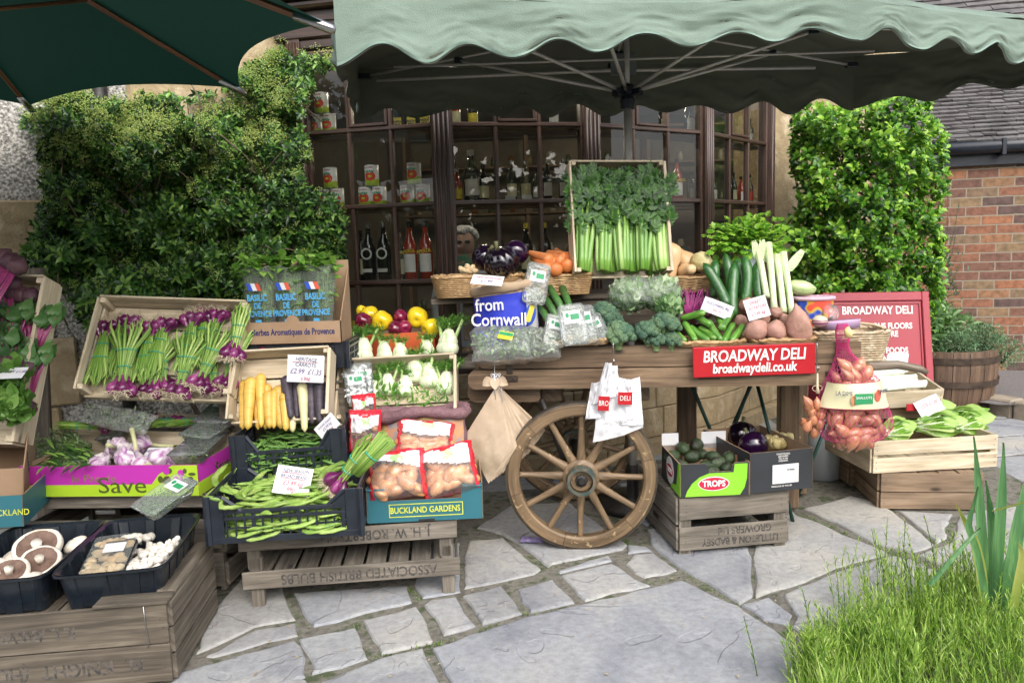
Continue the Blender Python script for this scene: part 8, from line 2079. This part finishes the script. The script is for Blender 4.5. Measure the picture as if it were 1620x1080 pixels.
arc = [(.02,.002),(TW - .04,.002),(TW - .022,.03),(TW - .012,.07),(TW - .01,TH - .006),(TW - .062,TH - .006),(TW - .066,TH - .04),(TW*.42,TH - .04),(TW*.28,TH - .055),(TW*.17,TH - .08),(TW*.1,TH - .11)]
patch('green_print',M_tgr,tb_,arc,Fm)
patch('oval',M_whiteink,tb_,ell(.125,.058,30,TW*.48,.052),FRONT @ Matrix.Translation((0,0,.0016))); patch('oval',M_tred,tb_,ell(.118,.051,30,TW*.48,.052),FRONT @ Matrix.Translation((0,0,.0026)))
text('TROPS',.034,M_whiteink,tb_,Matrix.Translation((TW*.48,-.0042,.052)) @ FRONT,sx=.9,bold=.0012)
ms = Matrix.Rotation(rad(-90),4,'Z') @ FRONT     # left side of the box
patch('white_disc',M_whiteink,tb_,ell(.12,.115,30),Matrix.Translation((-.0008,TD*.52,TH*.5)) @ ms); patch('oval',M_tred,tb_,ell(.1,.05,30),Matrix.Translation((-.0018,TD*.52,TH*.5)) @ ms @ Matrix.Rotation(rad(-0),4,'Z')); text('TROPS',.03,M_whiteink,tb_,Matrix.Translation((-.0032,TD*.52,TH*.5)) @ ms,sx=.85,bold=.001)
patch('green_print',M_tgr,tb_,[(-.075,-.066),(.075,-.066),(.075,.066),(.045,.066),(.02,-.03),(-.075,-.05)],Matrix.Translation((-.0006,.07,TH*.5)) @ ms)
for x0,x1 in ((0,TW*.26),(TW*.62,TW)): mb = MB(); mb.box((x0,TD - .004,TH - .02),(x1,TD - .0,TH + .052)); part('corner_flap',mb,M_white,tb_)
for i,(u,v,h,s,rz,rx) in enumerate(((1063,722,.1,1.0,30,0),(1080,709,.125,1.0,100,60),(1102,704,.13,1.05,60,70),(1096,722,.1,.95,10,0),(1112,718,.11,.8,90,0),(1128,722,.12,.85,130,20),(1136,732,.1,1.0,20,20),(1153,724,.115,.95,70,50),(1120,738,.085,1.0,-30,0),(1126,746,.08,.9,20,10),(1150,740,.09,.9,60,0),(1075,736,.075,.9,0,0),(1095,742,.07,.9,60,0))):
    avo.put(at(on(TM,u,v,h),rx=rx,rz=rz,s=s*.8),'dark bumpy avocado in the green and black box','avocados in the box')
AM,AW = frame(on(OM,1186,781,zt2),on(OM,1288,772,zt2)); AM = AM @ Matrix.Rotation(rad(2),4,'Z'); AH = .165; AD = .42
ab = carton('produce_box','charcoal card box with white label holding two aubergines and small potatoes',AM,AW,AD,AH,(M_tblk,M_card),group='cardboard produce boxes')
patch('label',M_white,ab,rr(.115,.078,.001,AW*.56,.07),Fm); text('M PIPER',.01,M_ink,ab,Matrix.Translation((AW*.64,-.0022,.085)) @ FRONT); text('TRADITIONAL\nGROWERS\nTEL 01386\nEVESHAM',.0095,M_whiteink,ab,Matrix.Translation((AW*.52,-.0012,.138)) @ FRONT); text('PRODUCE OF THE UK',.009,M_whiteink,ab,Matrix.Translation((AW*.5,-.0012,.02)) @ FRONT)
M_orp = mat('orange_print',(.6,.26,.14),rough=.5)
for k in range(3): patch('printed_carrot',M_orp,ab,[(-.014,-.045),(.004,-.05),(.016,.02),(.008,.045),(-.006,.04)],Matrix.Translation((-.0008 - .0004*k,.17 - k*.026,.09)) @ ms @ Matrix.Rotation(rad(-8*k + 8),4,'Z'))
aub1.put(at(on(AM,1174,688,.13),rx=-25,ry=10,s=1.0),'glossy dark ribbed aubergine at the back left of the charcoal box'); aub2.put(at(on(AM,1192,704,.13),rx=-30,ry=-25,s=.95),'glossy round aubergine at the front left of the charcoal box')
for i in range(34):
    u,v = R.uniform(1206,1256),R.uniform(686,706); ypot[i % 3].put(at(on(AM,u,v,R.uniform(.09,.145)),rx=R.uniform(0,90),ry=R.uniform(-60,60),rz=i*33,s=R.uniform(.9,1.2)),'small yellow potato in the charcoal box','small potatoes in the charcoal box')
# white plastic bin behind
wm = G(1315,764); mb = MB(); mb.lathe([(.001,0),(.075,0),(.088,.26),(.092,.265),(.088,.27),(.08,.262),(.072,.02)],28,M=Matrix.Diagonal((1.15,.9,1,1))); single('white_bin',mb,mat('white_plastic',(.6,.64,.7),(.66,.7,.75),rough=.35,scale=2),'pale grey-white plastic tub behind the charcoal box','tub',at((wm.x,wm.y + .1,0)))
# ================================================================== FAR RIGHT: lettuce crate on brown crate, leek crate
HM,HW = frame(G(1392,804),G(1546,803)); M_brownc = woodmat('brown_crate_wood',(.13,.085,.05),(.24,.165,.105),(.34,.25,.17),rough=.8,bump=.4)
HM = HM @ Matrix.Rotation(rad(-3),4,'Z')
slat_crate('wooden_crate','plain brown two-board crate standing under the lettuce crate',HM,HW,.44,.17,M_brownc,fb=[(.003,.08),(.084,.17)],post=.03,th=.012,floor_z=.165,nfl=5)
YM,YW = frame(on(HM,1380,748,.172),on(HM,1566,734,.172)); YH = .15; YM = YM @ Matrix.Rotation(rad(-3),4,'Z')
slat_crate('pale_wooden_crate','pale wood crate of lettuces on top of the brown crate',YM,YW,.56,YH,M_pale,fb=[(0,.07),(.085,.15)],sb=[(0,.15)],nfl=6,post=.024,th=.01,backh=[(0,.15)])
M_cos = leafmat('cos_lettuce_leaf',[(.2,(.12,.28,.03)),(.45,(.25,.45,.07)),(.7,(.48,.64,.2)),(.9,(.66,.76,.42))],rough=.35,thin=.35,scale=10)
def cos_(t):
    mb = MB(); rib = MB()
    for k in range(85):
        a = R.uniform(-2.2,2.2); f = k/85; d = V((1,.5*math.sin(a)*f,.5*math.cos(a)*f + .05)); o = V((-.08 + .05*f,.02*math.sin(a),.02 + .02*math.cos(a)))
        mb.leaf(o,d,V((0,math.sin(a),math.cos(a) + .3)),.2*(.6 + .4*f)*R.uniform(.85,1.1),.07*(.5 + .5*f),fold=-.35 if k % 2 else .3,bend=.12 + .35*f,n=10,wave=.17,pt=1.3)
        if k % 3 == 0: rib.tube([o,o + d*.1],[.007,.002],6)
    part('leaves',mb,M_cos,t); part('ribs',rib,M_fen,t)
cosl = multi('cos_lettuce','lettuce',cos_)
for i,(u,v,rz,s,lb) in enumerate(((1438,662,10,1.15,'cos lettuce lying across the middle of the pale crate, largest'),(1500,672,-18,1.0,'cos lettuce lying at the right of the pale crate'),(1410,668,80,.95,'cos lettuce at the left end of the pale crate'),(1465,680,0,.9,'cos lettuce along the front board of the pale crate'),(1520,680,30,.8,'small cos lettuce in the front right corner'),(1405,690,30,.8,'small cos lettuce in the front left corner'))):
    cosl.put(at(on(YM,u,v,.135),rz=rz,s=s*1.12),lb,'cos lettuces in the pale crate')
card('price card tilted at the back of the lettuce crate',along(P(1452,650,3.62),P(1488,634,3.62)) @ TRS((0,0,0),rx=-25),.12,.085,[('COS £1.20',.26,M_pink,.1,0)])
mb = MB(); mb.box((0,0,0),(.06,.004,.035),.001); t = single('red_tag',mb,M_red,'small red tag beside the price card at the back of the lettuce crate','tag',at(P(1434,650,3.64)));
EM,EW = frame(P(1340,648,3.68),P(1487,640,3.68),tilt=12)
slat_crate('pale_wooden_crate','pale crate of white leeks behind the lettuce crate',EM,EW,.42,.085,M_pale,fb=[(0,.085)],sb=[(0,.085)],nfl=5,post=.02)
M_wleek = mat('white_leek',(.72,.76,.6),(.8,.82,.72),rough=.3,scale=12,stretch=(.5,12,12),col3=(.56,.68,.38),coat=.1)
wl = simple('leek','leek',lambda mb: mb.tube([(-.17,0,0),(-.16,0,0),(-.05,0,0),(.08,0,.002),(.17,0,.0)],[.006,.016,.013,.012,.014],14),M_wleek)
for i in range(11): wl.put(EM @ TRS((EW*.5 + R.uniform(-.02,.02),.05 + .032*i,.08 + .004*(i % 2)),rz=R.uniform(-7,7),ry=R.uniform(-3,3)),'white leek lying in the crate behind the lettuces, ' + ordn(i,12).replace('left','front'),'white leeks in the back crate')
mt_,_ = frame(P(1345,700,3.72),P(1480,700,3.72)); mt_.translation.z = 0
slat_crate('wooden_crate','brown crate holding up the leek crate behind',mt_,.42,.38,EM.translation.z - .01,M_brownc,fb=[(0.01,.15),(.18,.32),(.35,.45)],floor_z=EM.translation.z - .02,nfl=5)
# ================================================================== IN THE SHOP WINDOW
def bay(i, f, depth=.1):      # point inside bay i, fraction f along it
    m,L_ = seg(i); return m @ V((L_*f,depth,0)),math.degrees(math.atan2(m[1][0],m[0][0]))
M_tinw = mat('white_tin_paint',(.88,.9,.9),rough=.35); M_tinb = mat('lime_tin_band',(.5,.72,.06),rough=.35); M_tom = mat('tomato_print',(.65,.04,.015),(.72,.07,.02),rough=.35); M_rim = mat('tin_rim',(.55,.55,.55),rough=.25,met=1)
def can(t):
    mb = MB(); mb.lathe([(.001,.003),(.0355,.003),(.0355,.036)],32,smooth=True,mi=1); mb.lathe([(.0355,.036),(.0355,.106),(.001,.106)],32,mi=0); part('body',mb,[M_tinw,M_tinb],t)
    mb = MB()
    for z in (.002,.107): mb.tube([(.036*math.cos(a),.036*math.sin(a),z) for a in [2*math.pi*q/28 for q in range(29)]],.0014,5,cap=False)
    part('rims',mb,M_rim,t)
    def onc(u_,z,r_=.0362): return V((r_*math.sin(u_/.0355),-r_*math.cos(u_/.0355),z))
    for cx_,cz_,w_,h_ in ((-.011,.05,.017,.02),(.011,.05,.017,.02),(0,.044,.014,.017)):
        mb = MB(); vs = [onc(cx_,cz_,.0366)] + [onc(cx_ + w_*math.cos(a),cz_ + h_*math.sin(a),.0366 + (.0004 if cx_ else 0)) for a in [2*math.pi*q/16 for q in range(16)]]; mb.add(vs,[(0,1 + q,1 + (q + 1) % 16) for q in range(16)]); part('printed_tomato',mb,M_tom,t)
    mb = MB(); vs = [onc(0,.05,.0375)] + [onc(.01*math.cos(a),.05 + .006*math.sin(a),.0375) for a in [2*math.pi*q/16 for q in range(16)]]; mb.add(vs,[(0,1 + q,1 + (q + 1) % 16) for q in range(16)]); part('printed_oval',mb,M_yprint,t)
    mb = MB()
    for a in (-1.2,-.5,0,.5,1.2): mb.leaf(onc(a*.008,.068,.037),V((a,0,.8)),(0,-1,0),.018,.007,fold=0,bend=0,n=2)
    part('printed_leaves',mb,M_green_lab,t)
    text('SAN MARZANO',.0085,M_tred,t,Matrix.Translation((0,-.0368,.094)) @ FRONT,sx=.7)
canp = multi('tomato_tin','tin',can)
CS_ = 1.1
def put_can(u,v,zb,i,lb):
    m,L_ = seg(i); a = BW[i]; x = (BW[i + 1] - a).normalized(); o = V((0,0,CH)); d = ray(u,v); n = V((x.y,-x.x,0)); pl0 = a - n*.075
    p = o + d*((pl0 - o).dot(n)/d.dot(n)); p.z = zb
    canp.put(at(p,rz=math.degrees(math.atan2(x.y,x.x)) + R.uniform(-6,6),s=CS_),lb,'tomato tins in the shop window')
zl = [.67,1.08,1.5,1.915]
row = [('upper left pane',505,527,515,0,zl[3]),('pane half hidden by the shrub',515,533,522,0,zl[2]),('middle left pane',578,600,588,0,zl[2]),('pane left of the main post',644,669,655,0,zl[2])]
for nm,u1,u2,u3,i,z in row:
    put_can(u1,300,z,i,'tomato tin, left of the bottom pair in the ' + nm); put_can(u2,300,z,i,'tomato tin, right of the bottom pair in the ' + nm); put_can(u3,270,z + .119,i,'tomato tin on top of the pair in the ' + nm)
def bottle(name,label,u,v,zb,i,H_,r_,glass,lab,cap,depth=.11,text_=None,tc=None,neck=.33):
    a = BW[i]; x = (BW[i + 1] - a).normalized(); o = V((0,0,CH)); d = ray(u,v); n = V((x.y,-x.x,0)); p = o + d*((a - n*depth - o).dot(n)/d.dot(n)); p.z = zb
    t = thing(name,label,'bottle',at(p,rz=math.degrees(math.atan2(x.y,x.x)))); mb = MB(); s = H_
    mb.lathe([(.001,0),(r_,.002),(r_,s*(1 - neck)*.85),(r_*.8,s*(1 - neck)),(r_*.42,s*(1 - neck*.72)),(r_*.34,s*.93),(.001,s*.93)],24); part('glass',mb,glass,t)
    mb = MB(); mb.lathe([(r_*.4,s*.9),(r_*.4,s*1.0),(.001,s*1.0)],16,smooth=False); part('cap',mb,cap,t)
    mb = MB(); mb.grid(lambda a_,b_: ((r_ + .0008)*math.sin((a_ - .5)*2.2),-(r_ + .0008)*math.cos((a_ - .5)*2.2),s*(.16 + .3*b_)),12,2); part('label',mb,lab,t)
    if text_: text(text_,r_*.75,tc,t,Matrix.Translation((0,-r_ - .0025,s*.5)) @ FRONT @ Matrix.Rotation(rad(8),4,'Z'),sx=.85,bold=.0006)
    return t
G_dark = mat('dark_bottle_glass',(.006,.008,.006),rough=.08,coat=.5); G_clear = glassmat('bottle_glass',(.75,.85,.78),rough=.03,alpha=.04,boost=1.4); G_red = mat('red_aperitif',(.4,.04,.015),(.35,.03,.01),rough=.08,coat=.6)
M_ylab = mat('yellow_box_print',(.7,.55,.03),(.74,.6,.06),rough=.4)
for u in (584,608):
    b = bottle('amaro_bottle','dark bottle with round white label and silver cap, ' + ('left' if u < 600 else 'right') + ' of the pair behind the glass',u,400,zl[1],0,.345,.04,G_dark,G_dark,M_metal)
    patch('round_label',M_whiteink,b,ell(.066,.066,24,0,.165),FRONT @ Matrix.Translation((0,0,.0418))); patch('round_label',G_dark,b,ell(.046,.046,24,0,.165),FRONT @ Matrix.Translation((0,0,.0428))); patch('base_label',M_whiteink,b,rr(.06,.02,.001,0,.07),FRONT @ Matrix.Translation((0,0,.0418)))
for u in (649,674): bottle('aperitif_bottle','orange-red aperitif bottle with white label, ' + ('left' if u < 660 else 'right') + ' one beside the main post',u,400,zl[1],0,.34,.038,G_red,M_whiteink,G_dark,text_='APEROL',tc=M_ylab)
bottle('aperitif_bottle','orange-red aperitif bottle standing in the right-hand bay',1071,290,zl[2],2,.27,.034,G_red,M_whiteink,G_dark,text_='APEROL',tc=M_ylab)
bottle('aperitif_bottle','aperitif bottle left of the yellow box above the celery crate',958,290,zl[2],2,.25,.034,G_red,M_ylab,G_dark); bottle('aperitif_bottle','aperitif bottle right of the yellow box behind the canopy pole',1016,290,zl[2],2,.25,.034,G_red,M_whiteink,G_dark)
bottle('gin_bottle','tall clear glass bottle with white label high in the middle bay',746,290,zl[2],1,.3,.045,G_clear,M_whiteink,M_whiteink); bottle('slim_bottle','slim clear bottle with speckled label, left of the middle pair',809,290,zl[2],1,.24,.03,G_clear,M_cream,M_metal); bottle('slim_bottle','slim clear bottle with speckled label, right of the middle pair',831,290,zl[2],1,.24,.03,G_clear,M_cream,M_metal)
bottle('slim_bottle','slim dark bottle with tall white label at the right of the middle bay',866,290,zl[2],1,.25,.026,G_dark,M_whiteink,M_metal); bottle('slim_bottle','slim dark bottle half behind the celery crate',891,290,zl[2],1,.25,.026,G_dark,M_whiteink,M_metal)
bottle('wine_bottle','dark wine bottle with gold capsule above the purple aubergine',833,400,zl[1],1,.31,.037,G_dark,M_cream,M_ylab); bottle('wine_bottle','dark wine bottle with gold capsule beside the film-wrapped hamper',862,400,zl[1],1,.31,.037,G_dark,M_cream,M_ylab)
for i,(u,lb) in enumerate(((1128,'leftmost'),(1160,'second'),(1172,'third'),(1186,'rightmost'))): bottle('spirit_bottle','small spirit bottle in the far right bay of the window, ' + lb,u,290,zl[2],3,.2 + .02*(i % 2),.026,[G_dark,G_dark,G_red,G_clear][i],[M_whiteink,M_cream,M_whiteink,M_tom][i],G_dark)
def wbox(name,label,u,v,zb,i,w_,h_,d_,m,tx=None,sz=.02,tcol=None,depth=.1):
    a = BW[i]; x = (BW[i + 1] - a).normalized(); o = V((0,0,CH)); d = ray(u,v); n = V((x.y,-x.x,0)); p = o + d*((a - n*depth - o).dot(n)/d.dot(n)); p.z = zb
    t = thing(name,label,'box',at(p,rz=math.degrees(math.atan2(x.y,x.x)))); mb = MB(); mb.box((-w_/2,0,0),(w_/2,d_,h_),.002); part('body',mb,m,t)
    if tx: text(tx,sz,tcol or M_blueink,t,Matrix.Translation((0,-.001,h_*.5)) @ FRONT,bold=.0006)
    return t
for i,(u,bi,z,H_,g,lb_,nm) in enumerate(((723,1,2,.2,G_red,M_ylab,'amber bottle beside the main post, middle row'),(765,1,2,.22,G_dark,M_cream,'dark bottle right of the tall gin bottle'),(788,1,1,.3,G_dark,M_whiteink,'dark bottle with white label behind the aubergines'),(850,1,2,.2,G_clear,M_whiteink,'short clear bottle in the middle row'),(725,1,3,.2,G_red,M_cream,'amber bottle high beside the main post'),(752,1,3,.18,G_dark,M_ylab,'dark bottle high in the middle bay'),(878,1,3,.2,G_dark,M_whiteink,'dark bottle high at the right of the middle bay'),(1090,2,3,.24,G_dark,M_whiteink,'dark bottle high in the right-hand bay'),(1050,2,3,.2,G_dark,M_cream,'short dark bottle high in the right-hand bay'),(1185,3,3,.2,G_clear,M_whiteink,'pale bottle high in the far right bay'),(628,0,1,.28,G_clear,M_cream,'clear bottle between the two pairs by the main post'),(566,0,1,.3,G_dark,M_cream,'dark bottle nearest the basil'),(1042,2,2,.16,G_clear,M_ylab,'squat jar right of the cereal box'),(1094,2,2,.2,G_clear,M_whiteink,'clear bottle beside the right-hand post'))):
    bottle('spirit_bottle',nm,u,300,zl[z],bi,H_,.03,g,lb_,[M_metal,G_dark][i % 2],depth=.12)
for i,u in enumerate((628,650,671)):
    b = wbox('pasta_box','small black and yellow box in the upper pane, ' + ['left','middle','right'][i] + ' of three',u,185,zl[3],0,.062,.13,.04,G_dark); patch('yellow_panel',M_ylab,b,rr(.05,.062,.001,0,.045),Fm); text('PASTA\nFINA',.016,M_blueink,b,Matrix.Translation((0,-.0022,.045)) @ FRONT,bold=.0005)
wbox('yellow_box','bright yellow box lettered ORZO above the celery crate',988,270,zl[2],2,.16,.115,.05,M_ylab,'ORZO',.045,M_tom); wbox('cereal_box','white and yellow box standing right of the yellow one',1030,270,zl[2],2,.07,.17,.05,M_white)
for i,(u,lb) in enumerate(((735,'in front of the shopper'),(1085,'right of the butternut squashes'),(1058,'above the butternut squashes'))):
    wbox('oil_tin','green printed tin standing ' + lb,u,400,zl[1],1 if u < 900 else 2,.085,.15,.06,mat('green_tin',(.02,.16,.08),(.5,.06,.04),rough=.3,scale=22,p0=.5,p1=.62),depth=.12)
for i,(u,bi,z,lb) in enumerate(((806,1,zl[2],'left'),(832,1,zl[2],'right'))): wbox('gift_box','small cream box in front of the slim bottles, ' + lb,u + 2,310,z,bi,.055,.045,.02,M_white,depth=.05)
# fruit nets low behind the fennel
M_frt = [mat('fruit_a',(.5,.12,.02),(.6,.2,.03),rough=.4),mat('fruit_b',(.35,.02,.02),rough=.3),mat('fruit_c',(.5,.42,.04),rough=.4)]
fr_ = [simple('fruit','fruit',(lambda mb: mb.blob((0,0,0),.032,14,10,amp=.05)),m) for m in M_frt]
for i in range(30):
    f = (i % 10)/9; p,_ = bay(0,.25 + .7*f,.1 + .06*((i // 10) % 2)); p.z = .71 + .06*(i // 10); fr_[i % 3].put(at(p),['orange','red','yellow'][i % 3] + ' fruit stacked low behind the glass above the pepper box','fruit low in the shop window')
# a few jars along the back wall of the shop
M_jar = [mat('jar_a',(.2,.09,.03),rough=.3),mat('jar_b',(.25,.2,.08),rough=.3),mat('jar_c',(.08,.1,.05),rough=.3),mat('jar_d',(.35,.33,.28),rough=.5)]
bs = thing('back_shelving','dim wooden shelving along the back wall inside the shop','shelves',V((1.2,7.9,.3)))
for z in (.35,.85,1.3,1.75,2.1): mb = MB(); mb.box((-2.2,-.3,z - .02),(2.6,.1,z),.004); part('shelf',mb,M_shelf,bs)
for x in (-2.2,-1.0,.2,1.4,2.6): mb = MB(); mb.box((x - .02,-.28,0),(x + .02,.1,2.1),.004); part('upright',mb,M_shelf,bs)
jp = [simple('jar','jar',(lambda mb: mb.lathe([(.001,0),(.05,0),(.05,.13),(.035,.15),(.035,.18),(.001,.18)],14)),m) for m in M_jar]
for i in range(96):
    x = -2.1 + (i % 24)*.19 + R.uniform(-.03,.03); z = [.65,1.15,1.6,2.05][i // 24]; jp[R.randrange(4)].put(at((1.2 + x,7.75 + R.uniform(-.05,.05),z),s=R.uniform(.5,.85)),'small jar on the dim shelving at the back of the shop','jars on the back shelves')
for i,(x,y) in enumerate(((-.95,5.0),(-.2,5.6),(1.0,5.9),(2.2,6.8))):
    t = thing('ceiling_spotlight','small lit ceiling spotlight inside the shop, ' + ordn(i,4),'light',V((x,y,2.46)),'ceiling spotlights'); mb = MB(); mb.lathe([(.045,.03),(.045,-.03),(.04,-.035)],20); part('housing',mb,M_bplast,t)
    m,t_,b_,N,L = nmat('lamp_glow%d' % i) if i == 0 else (bpy.data.materials['lamp_glow0'],0,0,0,0)
    if i == 0: b_.inputs['Emission Color'].default_value = (1,.88,.65,1); b_.inputs['Emission Strength'].default_value = 14
    mb = MB(); mb.lathe([(.001,-.03),(.038,-.03)],16); part('bulb',mb,m,t)
    ld = bpy.data.lights.new('spot_glow','POINT'); ld.energy = 6; ld.color = (1,.84,.62); ld.shadow_soft_size = .04; lo = bpy.data.objects.new('bulb_light',ld); COL.objects.link(lo); lo.parent = t; lo.location = (0,0,-.07)
# shopper inside, seen through the middle bay
pp = P(735,400,5.35); person = thing('person','grey curly haired person with dark glasses and pale top inside the shop','person',V((pp.x,pp.y,.3)))
hz = pp.z - .3 + .07      # head centre height above the shop floor
M_skin = mat('skin',(.28,.16,.12),(.32,.19,.14),rough=.5,sss=.1)
mb = MB()
bodyp = [(.005,-.02,.135,.12),(.16,-.02,.165,.125),(.32,0,.15,.11),(.45,0,.125,.1),(.6,0,.15,.11),(.75,-.005,.18,.115),(.86,0,.19,.1),(.93,0,.12,.075),(.97,0,.055,.055),(1.02,-.005,.05,.052),(1.05,-.015,.055,.07),(1.09,-.02,.068,.085),(1.14,-.015,.073,.092),(1.19,-.01,.07,.088),(1.23,-.005,.05,.065),(1.25,0,.008,.01)]
sc_ = hz/1.145
vs = []; n = 28
for z,y,rx,ry in bodyp:
    for k in range(n): a = 2*math.pi*k/n; nose = .014 if (1.10 < z < 1.16 and abs(a - 1.5*math.pi) < .2) else 0; vs.append((rx*math.cos(a),y + ry*math.sin(a) - nose,z*sc_))
mb.add(vs,[(i*n + k,i*n + (k + 1) % n,(i + 1)*n + (k + 1) % n,(i + 1)*n + k) for i in range(len(bodyp) - 1) for k in range(n)],0,True)
for q in range(len(mb.f)): mb.mi[q] = 0 if q // n >= 7 else 1
for s in (-1,1): mb.tube([(s*.16,0,.87*sc_),(s*.21,-.02,.68*sc_),(s*.2,-.1,.5*sc_),(s*.12,-.2,.52*sc_)],[.05,.042,.034,.028],12,mi=1)
part('body',mb,[M_skin,mat('pale_blue_top',(.4,.45,.55),rough=.8)],person)
mb = MB();
for k in range(150):
    a = R.uniform(0,2*math.pi); e = R.uniform(.1,1.3)
    if math.sin(a) < -.3 and e < .75: continue
    c = V((.085*math.cos(a)*math.cos(e),.1*math.sin(a)*math.cos(e) - .005,(1.16 + .085*math.sin(e))*sc_)); mb.blob(c*1.0 + V((0,0,.012)),.024,8,6,amp=.5,seed=k)
part('hair',mb,mat('grey_hair',(.3,.29,.28),(.45,.44,.42),rough=.8,scale=60),person)
mb = MB(); zc = 1.15*sc_
for s in (-1,1): mb.prism(ell(.04,.022,16,s*.028,zc),0,.004,M=FRONT @ Matrix.Translation((0,0,.107)))
mb.box((-.01,-.109,zc),(.01,-.106,zc + .004)); part('glasses',mb,M_bplast,person)
